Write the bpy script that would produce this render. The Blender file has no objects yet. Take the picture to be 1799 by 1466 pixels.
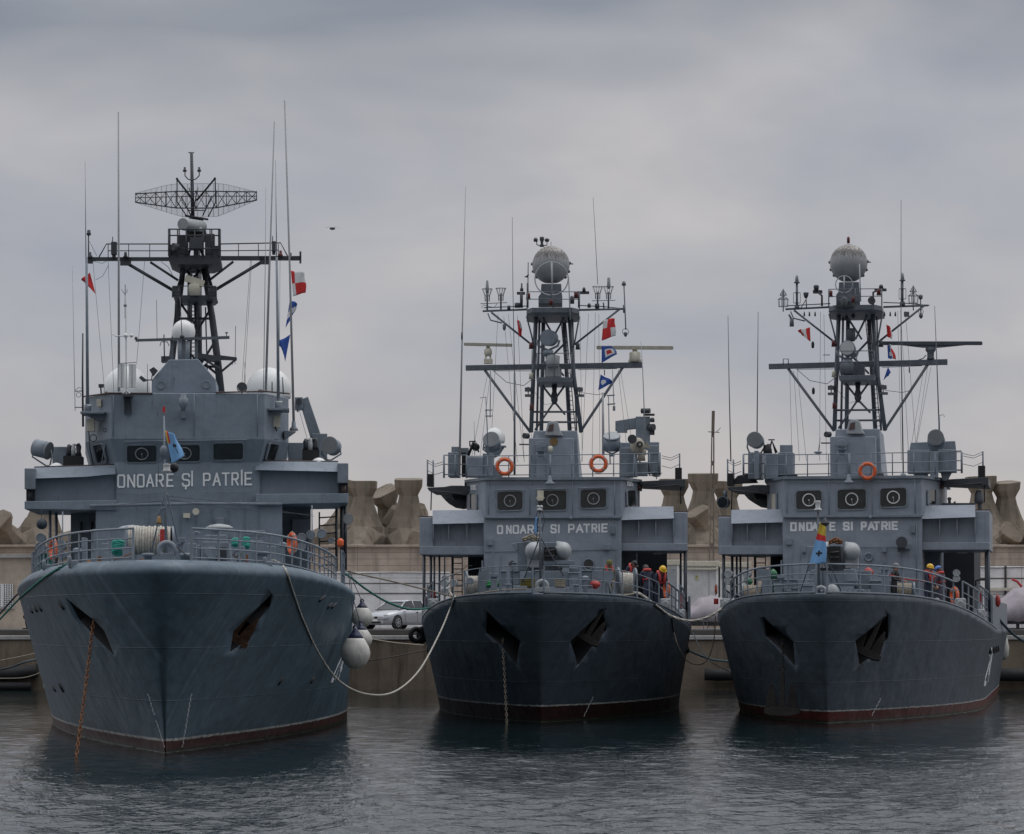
import bpy, bmesh, math, random
import numpy as np
from math import sin, cos, pi, radians
from mathutils import Vector as V, Matrix
from mathutils.bvhtree import BVHTree
random.seed(7)
SC = bpy.context.scene
COL = SC.collection
# ------------------------------------------------------------------ camera model (used to turn measured picture points into places at a known distance)
F, CX, CY, HOR, CAMH = 5940., 899.5, 733., 1095., 3.2
TH = math.atan((HOR - CY) / F)
FW, UP, CAM = V((0, cos(TH), sin(TH))), V((0, -sin(TH), cos(TH))), V((0, 0, CAMH))
def ray(px, py): return FW + V((1, 0, 0)) * ((px - CX) / F) + UP * ((CY - py) / F)

class Frame:
    """a place with a heading: local x = to the right seen from the bow, y = aft, z = up"""
    def __init__(s, x, y, slope=0.):
        s.rot = -math.atan(slope); s.loc = V((x, y, 0))
        s.M = Matrix.Translation(s.loc) @ Matrix.Rotation(s.rot, 4, 'Z'); s.I = s.M.inverted()
        s.c = s.I @ CAM
    def d(s, px, py): return s.I.to_3x3() @ ray(px, py)
    def p(s, px, py, a):
        d = s.d(px, py)
        if isinstance(a, tuple):
            co, no = a; t = (co - s.c).dot(no) / d.dot(no)
        else: t = (a - s.c.y) / d.y
        return s.c + d * t
    def m(s, a): return (a - s.c.y) / F     # metres per picture unit at that depth

OFF = {}
def basis(ax):
    ax = V(ax).normalized(); h = V((0, 0, 1)) if abs(ax.z) < .9 else V((1, 0, 0))
    u = h.cross(ax).normalized(); return u, ax.cross(u), ax

class MB:
    def __init__(s, S=None): s.v = []; s.f = []; s.mi = []; s.sm = []; s.cur = 0; s.S = S
    def add(s, vs, fs, smooth=False):
        n = len(s.v); s.v += [V(v) for v in vs]
        for f in fs: s.f.append([i + n for i in f]); s.mi.append(s.cur); s.sm.append(smooth)
    # ---- plain shapes
    def box(s, c, d, R=None):
        c = V(c); R = R or Matrix.Identity(3)
        vs = [c + R @ V((x * d[0] / 2, y * d[1] / 2, z * d[2] / 2)) for x in (-1, 1) for y in (-1, 1) for z in (-1, 1)]
        s.add(vs, [(0, 1, 3, 2), (4, 6, 7, 5), (0, 4, 5, 1), (2, 3, 7, 6), (0, 2, 6, 4), (1, 5, 7, 3)])
    def loft(s, rings, caps=True, smooth=False, closed=True):
        n = len(rings[0]); vs = [p for r in rings for p in r]; fs = []
        for i in range(len(rings) - 1):
            for j in range(n if closed else n - 1):
                k = (j + 1) % n; fs.append((i * n + j, i * n + k, (i + 1) * n + k, (i + 1) * n + j))
        s.add(vs, fs, smooth)
        if caps and closed:
            s.add(rings[0], [tuple(range(n))]); s.add(rings[-1], [tuple(range(n))])
    def lathe(s, o, ax, prof, n=18, caps=True, smooth=True):
        u, w, ax = basis(ax); o = V(o)
        s.loft([[o + ax * h + (u * cos(2 * pi * k / n) + w * sin(2 * pi * k / n)) * max(r, 1e-4) for k in range(n)] for r, h in prof], caps, smooth)
    def cyl(s, p, q, r, r2=None, n=10, caps=True):
        p, q = V(p), V(q); L = (q - p).length
        if L > 1e-6: s.lathe(p, q - p, [(r, 0), (r if r2 is None else r2, L)], n, caps)
    def tube(s, pts, r, n=6, r2=None):
        pts = [V(p) for p in pts]; N = len(pts); rings = []; u = None
        for i, p in enumerate(pts):
            t = (pts[min(i + 1, N - 1)] - pts[max(i - 1, 0)]).normalized()
            if u is None: u, w, _ = basis(t)
            else: u = (u - t * u.dot(t)).normalized(); w = t.cross(u)
            rr = r if r2 is None else r + (r2 - r) * i / (N - 1)
            rings.append([p + (u * cos(2 * pi * k / n) + w * sin(2 * pi * k / n)) * rr for k in range(n)])
        s.loft(rings, True, True)
    def ball(s, c, r, nu=20, nv=12, lo=-1., hi=1.):
        r = (r, r, r) if not hasattr(r, '__len__') else r; c = V(c); a0, a1 = math.asin(lo), math.asin(hi); rings = []
        for i in range(nv + 1):
            a = a0 + (a1 - a0) * i / nv; q = max(cos(a), 1e-3)
            rings.append([c + V((r[0] * q * cos(2 * pi * k / nu), r[1] * q * sin(2 * pi * k / nu), r[2] * sin(a))) for k in range(nu)])
        s.loft(rings, True, True)
    def torus(s, c, ax, R, r, n=28, m=8, arc=1.):
        u, w, ax = basis(ax); c = V(c); rings = []
        for i in range(n + (0 if arc == 1 else 1)):
            a = 2 * pi * arc * i / n; d = u * cos(a) + w * sin(a)
            rings.append([c + d * (R + r * cos(2 * pi * k / m)) + ax * (r * sin(2 * pi * k / m)) for k in range(m)])
        if arc == 1: rings.append(rings[0])
        s.loft(rings, arc != 1, True)
    def prism(s, poly, vec):
        n = len(poly); b = [V(p) + vec for p in poly]
        s.add(list(poly) + b, [tuple(range(n)), tuple(range(2 * n - 1, n - 1, -1))] + [(i, (i + 1) % n, n + (i + 1) % n, n + i) for i in range(n)])
    # ---- shapes measured on the picture, at aft distance a
    def P(s, x, y, a): return s.S.p(x, y, a)
    def nrm(s, a): return a[1] if isinstance(a, tuple) else V((0, 1, 0))
    def dep(s, a): return a if not isinstance(a, tuple) else a[0].y
    def R(s, x0, y0, x1, y1, a, d): s.PL([(x0, y0), (x1, y0), (x1, y1), (x0, y1)], a, d)
    def PL(s, poly, a, d): s.prism([s.P(x, y, a) for x, y in poly], s.nrm(a) * d)
    def T(s, pts, a, r, r2=None, n=6):
        k = s.S.m(s.dep(a)); s.tube([s.P(x, y, a) for x, y in pts], r * k, n, None if r2 is None else r2 * k)
    def TT(s, pts, r, r2=None, n=6):
        k = s.S.m(pts[0][2]); s.tube([s.P(*p) for p in pts], r * k, n, None if r2 is None else r2 * k)
    def C(s, x, y, r, a, d, n=20):
        c = s.P(x, y, a); s.cyl(c, c + s.nrm(a) * d, r * s.S.m(s.dep(a)), None, n)
    def B(s, x, y, r, a, sq=1., lo=-1., nu=28, nv=16):
        k = s.S.m(a) * r; s.ball(s.P(x, y, a), (k, k, k * sq), nu, nv, lo)
    def G(s, x, y, r, t, a, n=28):
        k = s.S.m(s.dep(a)); s.torus(s.P(x, y, a), s.nrm(a), r * k, t * k, n)
    def DR(s, x, y, a, r, ln, ax, r2=None, n=20):
        k = s.S.m(a); c = s.P(x, y, a); ax = V(ax).normalized()
        s.cyl(c, c + ax * ln * k, r * k, None if r2 is None else r2 * k, n)
    def L(s, x, prof, a, n=16):
        k = s.S.m(a); y0 = prof[0][0]; o = s.P(x, y0, a)
        s.lathe(o, (0, 0, 1), [(r * k, (y0 - y) * k) for y, r in prof], n)
    def K(s, plans):
        """stack of plan outlines [( [(x,a)...], y, aref )...]"""
        rings = []
        for plan, y, ar in plans:
            z = s.P(plan[0][0], y, ar).z; rings.append([V((s.P(x, y, a).x, a, z)) for x, a in plan])
        s.loft(rings)
    def RAIL(s, pts, hs, a, r=.9, post=24, rp=1.2):
        for h in hs: s.T([(x, y - h) for x, y in pts], a, r)
        for (x0, y0), (x1, y1) in zip(pts, pts[1:]):
            n = max(1, round(abs(x1 - x0) / post))
            for i in range(n + 1):
                x = x0 + (x1 - x0) * i / n; y = y0 + (y1 - y0) * i / n; s.T([(x, y + 2), (x, y - max(hs))], a, rp)
    def rr(s, x0, y0, x1, y1, r, sk=0., sh=0.):
        o = []
        for cx, cy, a0 in ((x1 - r, y0 + r, -90), (x1 - r, y1 - r, 0), (x0 + r, y1 - r, 90), (x0 + r, y0 + r, 180)):
            for k in range(5):
                a = radians(a0 + k * 22.5); x, y = cx + r * cos(a), cy + r * sin(a)
                o.append((x + sh * (y - y0) / (y1 - y0), y + sk * (x - x0) / (x1 - x0)))
        return o
    def WIN(s, x0, y0, x1, y1, a, r=4., scr=0, sk=0., sh=0., fr=2.2):
        """window: material 0 frame, 1 glass, 2 light ring"""
        no = s.nrm(a); i = s.rr(x0, y0, x1, y1, r, sk, sh); o = s.rr(x0 - fr, y0 - fr, x1 + fr, y1 + fr, r + fr, sk, sh)
        I = [s.P(x, y, a) for x, y in i]; O = [s.P(x, y, a) for x, y in o]; n = len(I)
        s.cur = 0
        s.loft([[p for p in O], [p - no * .045 for p in O], [p - no * .045 for p in I], [p + no * .0 for p in I]], False)
        s.cur = 1; s.prism([p - no * .012 for p in I], no * .01)
        if scr:
            cx, cy = (x0 + x1) / 2 + sh / 2, (y0 + y1) / 2 + sk / 2; k = s.S.m(s.dep(a)); c = s.P(cx, cy, a) - no * .03
            s.cur = 2; s.torus(c, no, scr * k, 1.05 * k, 28); s.cyl(c, c - no * .03, 1.2 * k, None, 8)
            s.tube([c, c + V((.1, 0, -.75)) * scr * k], .3 * k)
        s.cur = 0

def mk(name, mb, mat, parent=None, S=None, label=None, cat=None, group=None, kind=None, bevel=0., base=None, fixn=True):
    """one mesh object from a builder; parent=None: top-level with its origin at its base"""
    me = bpy.data.meshes.new(name)
    if parent is not None: off = OFF[parent.name]
    elif base is not None: off = V(base)
    else:
        xs = [v.x for v in mb.v]; ys = [v.y for v in mb.v]; zs = [v.z for v in mb.v]
        off = V(((min(xs) + max(xs)) / 2, (min(ys) + max(ys)) / 2, min(zs)))
    me.from_pydata([v - off for v in mb.v], [], mb.f)
    for m in (mat if isinstance(mat, (list, tuple)) else [mat]): me.materials.append(m)
    me.polygons.foreach_set('material_index', mb.mi); me.polygons.foreach_set('use_smooth', mb.sm)
    if fixn:
        bm = bmesh.new(); bm.from_mesh(me); bmesh.ops.remove_doubles(bm, verts=bm.verts, dist=1e-5)
        bmesh.ops.recalc_face_normals(bm, faces=bm.faces); bm.to_mesh(me); bm.free()
    o = bpy.data.objects.new(name, me); COL.objects.link(o); OFF[o.name] = off
    if parent is not None: o.parent = parent
    else:
        M = S.M if S else Matrix.Identity(4)
        o.location = M @ off; o.rotation_euler = (0, 0, S.rot if S else 0)
    if bevel:
        b = o.modifiers.new('edge', 'BEVEL'); b.width = bevel; b.segments = 2; b.limit_method = 'ANGLE'; b.angle_limit = radians(40)
    return tag(o, label, cat, group, kind)
def tag(o, label=None, cat=None, group=None, kind=None):
    if label: o['label'] = label
    if cat: o['category'] = cat
    if group: o['group'] = group
    if kind: o['kind'] = kind
    return o
def empty(name, S, base, label, cat, group=None, rz=0.):
    o = bpy.data.objects.new(name, None); COL.objects.link(o); base = V(base)
    o.location = (S.M @ base) if S else base; o.rotation_euler = (0, 0, (S.rot if S else 0) + rz)
    OFF[o.name] = base if rz == 0 else V((0, 0, 0))
    return tag(o, label, cat, group)
def dup(o, parent):
    c = o.copy(); COL.objects.link(c); c.parent = parent; OFF[c.name] = OFF[o.name]; return c
def ops(S, lst):
    b = MB(S)
    for op in lst:
        if op[0] == 'mi': b.cur = op[1]
        else: getattr(b, op[0])(*op[1:])
    return b
def part(par, name, mat, S, lst, bevel=0., label=None, each=False):
    """a part from picture-measured shapes; a list of parents gets one copy each"""
    if each: return [part(par, name, mat, S, l if isinstance(l, list) else [l], bevel, label) for l in lst]
    if isinstance(par, list):
        o = mk(name, ops(S, lst), mat, par[0], label=label, bevel=bevel)
        return [o] + [dup(o, p) for p in par[1:]]
    return mk(name, ops(S, lst), mat, par, label=label, bevel=bevel)
def solo(name, mat, S, lst, label, cat, group=None, bevel=0.):
    return mk(name, ops(S, lst), mat, None, S, label, cat, group, None, bevel)

# ------------------------------------------------------------------ materials
def nodes(name):
    m = bpy.data.materials.new(name); m.use_nodes = True; nt = m.node_tree; return m, nt, nt.nodes['Principled BSDF']
def N(nt, t, **kw):
    n = nt.nodes.new(t)
    for k, v in kw.items():
        if k in n.inputs: n.inputs[k].default_value = v
        else: setattr(n, k, v)
    return n
def c4(c): return (c[0], c[1], c[2], 1.)
def mixc(nt, fac, a, b, mode='MIX'):
    n = nt.nodes.new('ShaderNodeMix'); n.data_type = 'RGBA'; n.blend_type = mode
    for s, val in ((n.inputs[0], fac), (n.inputs[6], a), (n.inputs[7], b)):
        if isinstance(val, bpy.types.NodeSocket): nt.links.new(val, s)
        elif hasattr(val, '__len__'): s.default_value = c4(val)
        else: s.default_value = val
    return n.outputs[2]
def ramp(nt, src, x0, x1, v0=0., v1=1.):
    n = nt.nodes.new('ShaderNodeMapRange'); n.inputs[1].default_value = x0; n.inputs[2].default_value = x1
    n.inputs[3].default_value = v0; n.inputs[4].default_value = v1; nt.links.new(src, n.inputs[0]); return n.outputs[0]
def tex(nt, scale, vec=(1, 1, 1), detail=4., rough=.6, co=None):
    if co is None: co = nt.nodes.new('ShaderNodeTexCoord').outputs['Object']
    mp = nt.nodes.new('ShaderNodeMapping'); mp.inputs['Scale'].default_value = vec; nt.links.new(co, mp.inputs[0])
    n = nt.nodes.new('ShaderNodeTexNoise'); n.inputs['Scale'].default_value = scale; n.inputs['Detail'].default_value = detail
    n.inputs['Roughness'].default_value = rough; nt.links.new(mp.outputs[0], n.inputs[0]); return n.outputs['Fac']
def bumpn(nt, b, h, strength, dist=.02, base=None):
    n = nt.nodes.new('ShaderNodeBump'); n.inputs['Strength'].default_value = strength; n.inputs['Distance'].default_value = dist
    nt.links.new(h, n.inputs['Height'])
    if base is not None: nt.links.new(base, n.inputs['Normal'])
    nt.links.new(n.outputs[0], b.inputs['Normal']); return n.outputs[0]
def mat(name, col, rough=.5, metal=0., var=.15, scale=2.5, streak=0., scol=None, bump=0., bscale=20., spec=.5, dirt=0., dcol=(.05, .04, .03)):
    m, nt, b = nodes(name); c = col
    b.inputs['Roughness'].default_value = rough; b.inputs['Metallic'].default_value = metal; b.inputs['Specular IOR Level'].default_value = spec
    out = None
    if var:
        f = ramp(nt, tex(nt, scale), .3, .7); out = mixc(nt, f, [x * (1 - var) for x in c], [min(1, x * (1 + var)) for x in c])
    if streak:
        f = ramp(nt, tex(nt, 1., (7, 7, .35), 5.), .52, .72, 0, streak)
        out = mixc(nt, f, out if out is not None else c, scol or [x * .55 for x in c])
    if dirt:
        f = ramp(nt, tex(nt, 3.2, (1, 1, .5), 8., .7), .5, .68, 0, dirt); out = mixc(nt, f, out if out is not None else c, dcol)
    if out is None: b.inputs['Base Color'].default_value = c4(c)
    else: nt.links.new(out, b.inputs['Base Color'])
    if bump: bumpn(nt, b, tex(nt, bscale), bump)
    return m
def paintwork(name, col, plate=True, streak=.5):
    """painted ship plating: blotches, run-down streaks, faint weld lines, slightly wavy plates"""
    m, nt, b = nodes(name); b.inputs['Roughness'].default_value = .48; b.inputs['Specular IOR Level'].default_value = .4
    f = ramp(nt, tex(nt, .9, (1, 1, 1.4), 6.), .3, .7); out = mixc(nt, f, [x * .86 for x in col], [x * 1.12 for x in col])
    f = ramp(nt, tex(nt, 1., (9, 9, .45), 6.), .54, .75, 0, streak); out = mixc(nt, f, out, [x * .62 for x in col])
    f = ramp(nt, tex(nt, 1.1, (1, 1, .8), 8., .7), .54, .6, 0, .5); out = mixc(nt, f, out, [x * 1.13 for x in col])
    f = ramp(nt, tex(nt, 1.3, (8, 8, .6), 5., .7), .6, .75, 0, streak * .5); out = mixc(nt, f, out, [min(1, x * 1.5) for x in col])
    f = ramp(nt, tex(nt, 2.2, (2, 2, .4), 9., .75), .60, .72, 0, .7); out = mixc(nt, f, out, (.085, .06, .05))
    nt.links.new(out, b.inputs['Base Color'])
    n1 = bumpn(nt, b, tex(nt, 1.4, (1, 1, 1), 2.5), .4, .12)
    if plate:
        co = nt.nodes.new('ShaderNodeTexCoord').outputs['Object']; sp = N(nt, 'ShaderNodeSeparateXYZ'); nt.links.new(co, sp.inputs[0])
        cm = N(nt, 'ShaderNodeCombineXYZ'); ad = N(nt, 'ShaderNodeMath', operation='ADD'); nt.links.new(sp.outputs[0], ad.inputs[0]); nt.links.new(sp.outputs[1], ad.inputs[1])
        nt.links.new(ad.outputs[0], cm.inputs[0]); nt.links.new(sp.outputs[2], cm.inputs[1])
        bk = N(nt, 'ShaderNodeTexBrick', Scale=1.); bk.inputs['Brick Width'].default_value = 2.6; bk.inputs['Row Height'].default_value = 1.25
        bk.inputs['Mortar Size'].default_value = .012; bk.inputs['Mortar Smooth'].default_value = 1.; nt.links.new(cm.outputs[0], bk.inputs[0])
        bumpn(nt, b, bk.outputs['Fac'], .25, .02, n1)
    return m
def hullmat(name, col, zline, zw, red, streak, pale):
    """hull paint above a white boot line above red antifouling, all by height"""
    m, nt, b = nodes(name); b.inputs['Roughness'].default_value = .42; b.inputs['Specular IOR Level'].default_value = .45
    co = nt.nodes.new('ShaderNodeTexCoord').outputs['Object']
    f = ramp(nt, tex(nt, .45, (1, 1, 1.3), 6., .6, co), .3, .7); out = mixc(nt, f, [x * .86 for x in col], [x * 1.12 for x in col])
    uv = nt.nodes.new('ShaderNodeTexCoord').outputs['UV']   # metres aft, metres up: streaks run down the plating
    f = ramp(nt, tex(nt, 1., (3.4, .10, 1), 6., .65, uv), .50, .72, 0, streak); out = mixc(nt, f, out, [x * .55 for x in col])
    f = ramp(nt, tex(nt, 1.7, (2.6, .06, 1), 6., .65, uv), .56, .74, 0, pale); out = mixc(nt, f, out, [min(1, x * 1.6 + .05) for x in col])
    f = ramp(nt, tex(nt, .9, (1., .35, 1), 7., .7, uv), .56, .66, 0, .45); out = mixc(nt, f, out, [x * 1.45 for x in col])
    f = ramp(nt, tex(nt, 1.5, (1.2, 1.2, .35), 9., .75, co), .67, .75, 0, .4); out = mixc(nt, f, out, (.09, .05, .04))
    sp = N(nt, 'ShaderNodeSeparateXYZ'); nt.links.new(co, sp.inputs[0])
    wob = ramp(nt, tex(nt, 2.2, (1, 1, 1), 5., .6, co), 0, 1, -.035, .035)
    z = N(nt, 'ShaderNodeMath', operation='ADD'); nt.links.new(sp.outputs[2], z.inputs[0]); nt.links.new(wob, z.inputs[1])
    redc = mixc(nt, ramp(nt, tex(nt, 3., (1, 1, 2), 8., .7, co), .35, .7), red, [x * .35 for x in red])
    wht = mixc(nt, ramp(nt, tex(nt, 5., (1, 1, 1), 6., .7, co), .45, .62), (.52, .52, .50), (.22, .22, .21))
    out = mixc(nt, ramp(nt, z.outputs[0], zline - .004, zline + .004), wht, out)
    out = mixc(nt, ramp(nt, z.outputs[0], zline - zw - .006, zline - zw + .006), redc, out)
    slime = ramp(nt, z.outputs[0], .02, .14, 1., 0.); out = mixc(nt, slime, out, (.02, .024, .012))
    nt.links.new(out, b.inputs['Base Color'])
    n1 = bumpn(nt, b, tex(nt, .9, (1, 1, 1.2), 2.5, .5, co), .7, .16)
    cm = N(nt, 'ShaderNodeCombineXYZ'); nt.links.new(sp.outputs[1], cm.inputs[0]); nt.links.new(sp.outputs[2], cm.inputs[1])
    bk = N(nt, 'ShaderNodeTexBrick', Scale=1.); bk.inputs['Brick Width'].default_value = 4.2; bk.inputs['Row Height'].default_value = 1.3
    bk.inputs['Mortar Size'].default_value = .014; bk.inputs['Mortar Smooth'].default_value = 1.; nt.links.new(cm.outputs[0], bk.inputs[0])
    bumpn(nt, b, bk.outputs['Fac'], .55, .025, n1)
    return m
def concrete(name, col, lines=0., stain=.6, bw=3.):
    m, nt, b = nodes(name); b.inputs['Roughness'].default_value = .9; b.inputs['Specular IOR Level'].default_value = .2
    co = nt.nodes.new('ShaderNodeTexCoord').outputs['Object']
    f = ramp(nt, tex(nt, .7, (1, 1, 1), 8., .65, co), .3, .7); out = mixc(nt, f, [x * .72 for x in col], [x * 1.2 for x in col])
    f = ramp(nt, tex(nt, .8, (2.2, 2.2, .22), 7., .65, co), .5, .68, 0, stain); out = mixc(nt, f, out, [x * .38 for x in col])
    f = ramp(nt, tex(nt, 14., (1, 1, 1), 4., .7, co), .55, .75, 0, .35); out = mixc(nt, f, out, [x * .6 for x in col])
    h = tex(nt, 9., (1, 1, 1), 8., .7, co)
    if lines:
        sp = N(nt, 'ShaderNodeSeparateXYZ'); nt.links.new(co, sp.inputs[0]); cm = N(nt, 'ShaderNodeCombineXYZ')
        nt.links.new(sp.outputs[0], cm.inputs[0]); nt.links.new(sp.outputs[2], cm.inputs[1])
        bk = N(nt, 'ShaderNodeTexBrick', Scale=1.); bk.offset = 0.; bk.inputs['Brick Width'].default_value = bw; bk.inputs['Row Height'].default_value = lines
        bk.inputs['Mortar Size'].default_value = .018; bk.inputs['Mortar Smooth'].default_value = .6; nt.links.new(cm.outputs[0], bk.inputs[0])
        out = mixc(nt, bk.outputs['Fac'], out, [x * .45 for x in col])
    nt.links.new(out, b.inputs['Base Color']); bumpn(nt, b, h, .5, .05); return m
GREY = paintwork('grey_paint', (.21, .25, .295))
GREYP = mat('grey_fitting', (.20, .23, .265), .5, var=.22, streak=.5, scale=1.8)
GREY2 = paintwork('lighter_grey_paint', (.265, .295, .34))
GREYL = mat('pale_grey_fitting', (.34, .36, .37), .5, var=.15, streak=.3)
RUSTD = mat('deep_rust', (.085, .042, .022), .85, var=.5, scale=6, bump=.5)
DARK = mat('dark_mast_paint', (.05, .055, .063), .5, var=.2, streak=.3)
MAST = mat('mast_grey_paint', (.115, .13, .15), .5, var=.2, streak=.35)
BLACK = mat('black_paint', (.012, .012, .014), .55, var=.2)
SHADE = mat('dark_grey_and_shade', (.03, .033, .04), .7, var=.2)  # near-black grey, also standing in for shade in recesses and passages
WHIP = mat('whip_fibre', (.36, .365, .37), .6, var=.1)
WHITE = mat('white_gelcoat', (.78, .78, .76), .4, var=.04, streak=.12, scol=(.5, .48, .44))
WPAINT = mat('white_letter_paint', (.86, .87, .87), .6, var=.05, dirt=.35, dcol=(.5, .51, .52), scale=6)
CREAMF = mat('cream_fitting', (.62, .58, .47), .45, var=.1, streak=.25)
SILVER = mat('stained_radome', (.33, .335, .34), .42, .15, var=.1, streak=.0)
ORANGE = mat('orange_float', (.75, .13, .035), .5, var=.12)
RED = mat('red_paint', (.42, .03, .03), .5, var=.15)
REDL = mat('red_lamp', (.11, .018, .018), .25, var=.1)
BLUE = mat('blue_cloth', (.03, .09, .36), .8, var=.15)
SKYB = mat('sky_blue_cloth', (.20, .42, .72), .8, var=.12)
YEL = mat('yellow_cloth', (.58, .42, .05), .8, var=.1)
REDC = mat('red_cloth', (.62, .035, .035), .8, var=.1)
WHTC = mat('white_cloth', (.72, .72, .72), .8, var=.06)
GRN = mat('green_rope', (.02, .15, .12), .85, var=.35, scale=14, bump=.6, bscale=40)
GRNP = mat('green_paint', (.03, .16, .07), .45, var=.15)
ROPE = mat('tan_rope', (.30, .26, .20), .9, var=.3, scale=14, bump=.7, bscale=60)
ROPEW = mat('pale_rope', (.52, .49, .43), .9, var=.25, scale=14, bump=.7, bscale=60)
ROPED = mat('dark_rope', (.05, .06, .07), .9, var=.3, scale=14)
RUST = mat('rusty_iron', (.22, .09, .035), .85, var=.45, scale=7, bump=.5)
DRUST = mat('dark_rusty_iron', (.022, .019, .018), .8, var=.4, scale=5, bump=.5)
RUBBER = mat('black_rubber', (.014, .014, .015), .75, var=.3)
BRASS = mat('old_brass', (.25, .16, .07), .4, .7, var=.25)
LENS = mat('lamp_glass', (.45, .46, .46), .12, var=.05)
LENSD = mat('searchlight_front', (.16, .17, .175), .2, var=.1)
CANVAS = mat('canvas_cover', (.36, .33, .27), .9, var=.3, scale=5, bump=.5, bscale=8)
CAP = mat('brown_edge', (.09, .055, .05), .6, var=.2)
GLASS = mat('dark_glass', (.022, .026, .028), .05, var=.5, scale=2.2)
RINGM = mat('clear_view_ring', (.33, .34, .35), .4, var=.1)
RINGW = mat('white_ring', (.72, .72, .70), .4, var=.05)
HULL1 = hullmat('hull_slate_blue', (.085, .128, .165), .36, .065, (.10, .032, .026), .6, .75)
HULL2 = hullmat('hull_dark_navy', (.06, .08, .102), .55, .05, (.055, .02, .018), .5, .12)
HULL3 = hullmat('hull_navy_grey', (.088, .110, .135), .40, .045, (.15, .035, .026), .45, .25)
# ------------------------------------------------------------------ hulls
class Hull:
    """bow-on hull; rows run from keel to deck edge, stations from stem to stern"""
    def __init__(s, **k): s.__dict__.update(k)
    def zd(s, a):
        return float(sum(np.interp(a + o, s.sx, s.sz) for o in (-2, -1, 0, 1, 2)) / 5)
    def row(s, h):
        q = h ** s.q; B = s.Bw + (s.Bd - s.Bw) * q; L = s.Lw + (s.Ld - s.Lw) * h ** s.lp; n = s.nw + (s.nd - s.nw) * h
        k = s.kw + (s.kd - s.kw) * h ** s.kp; return B, L, n, k, -s.rake * h ** s.rp
    def half(s, a, h, ins=0.):
        B, L, n, k, a0 = s.row(h); a0 += ins * 1.1; B -= ins; t = min(1, max(0, (a - a0) / L)); return B * max(0, 1 - (1 - t) ** n) ** (1 / k)
    def at(s, a, z, side):
        h = max(0, z / s.zd(a)); return V((side * s.half(a, h), a, z))
    def build(s, name, mats, parent, S, cutters=()):
        rows = [(h, 0., 0.) for h in (0, .05, .1, .15, .22, .3, .38, .46, .54, .62, .7, .77, .84, .9, .95, 1.)] + list(s.top)
        T = [(i / 44) ** 1.75 for i in range(45)]
        grid = []
        for t in T:
            st = []
            for z in (-1.3, -.5):
                B, L, n, k, a0 = s.row(0); a = a0 + (s.aL - a0) * t; st.append(V((s.half(a, 0), a, z)))
            for h, ins, up in rows:
                B, L, n, k, a0 = s.row(h); a0 += ins * 1.1; a = a0 + (s.aL - a0) * t; st.append(V((s.half(a, h, ins), a, h * s.zd(a) + up)))
            grid.append(st)
        m = len(grid[0]); b = MB(S); vs = []; fs = []
        for st in grid:
            vs += [V((-p.x, p.y, p.z)) for p in st] + st
        W = 2 * m
        for i in range(len(grid) - 1):
            for j in range(m - 1):
                fs.append((i * W + j, i * W + j + 1, (i + 1) * W + j + 1, (i + 1) * W + j))
                fs.append((i * W + m + j, (i + 1) * W + m + j, (i + 1) * W + m + j + 1, i * W + m + j + 1))
            fs.append((i * W + m - 1, i * W + 2 * m - 1, (i + 1) * W + 2 * m - 1, (i + 1) * W + m - 1))
            fs.append((i * W, (i + 1) * W, (i + 1) * W + m, i * W + m))
        e = (len(grid) - 1) * W
        fs.append(tuple(range(e, e + m)) + tuple(range(e + 2 * m - 1, e + m - 1, -1)))
        b.add(vs, fs, True)
        s.bvh = BVHTree.FromPolygons(vs, [f for f in fs]); s.S = S
        o = mk(name, b, mats, parent); uv = o.data.uv_layers.new(name='plating')
        for l in o.data.loops: v = o.data.vertices[l.vertex_index].co; uv.data[l.index].uv = (v.y + (0 if v.x > 0 else 71.3), v.z)
        for c in cutters:
            md = o.modifiers.new('cut', 'BOOLEAN'); md.object = c; md.operation = 'DIFFERENCE'; md.solver = 'EXACT'; md.material_mode = 'TRANSFER'
        if cutters:
            dg = bpy.context.evaluated_depsgraph_get(); dg.update()
            me = bpy.data.meshes.new_from_object(o.evaluated_get(dg)); o.modifiers.clear(); o.data = me
            for c in cutters: bpy.data.objects.remove(c)
            at = me.polygons
        return o
    def hit(s, px, py):
        d = s.S.d(px, py).normalized(); r = s.bvh.ray_cast(s.S.c, d)
        return (r[0], r[1] if r[1].dot(d) < 0 else -r[1]) if r[0] is not None else (None, None)
    def pocket(s, poly, depth, S, m):
        """a cutter for a recess whose outline on the hull was measured on the picture"""
        hs = [s.hit(x, y) for x, y in poly]; n = sum((h[1] for h in hs), V((0, 0, 0))).normalized()
        b = MB(S); out = [h[0] + n * .35 for h in hs]; c = sum(out, V((0, 0, 0))) / len(out)
        b.prism(out, -n * (depth + .35)); o = mk('cutter', b, m, None, None, base=(0, 0, 0)); o.matrix_world = S.M; return o
    def dry(s, S):
        """surface for ray measuring before the real hull is built"""
        o = s.build('dry', [BLACK], None, S); bpy.data.objects.remove(o)
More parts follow.
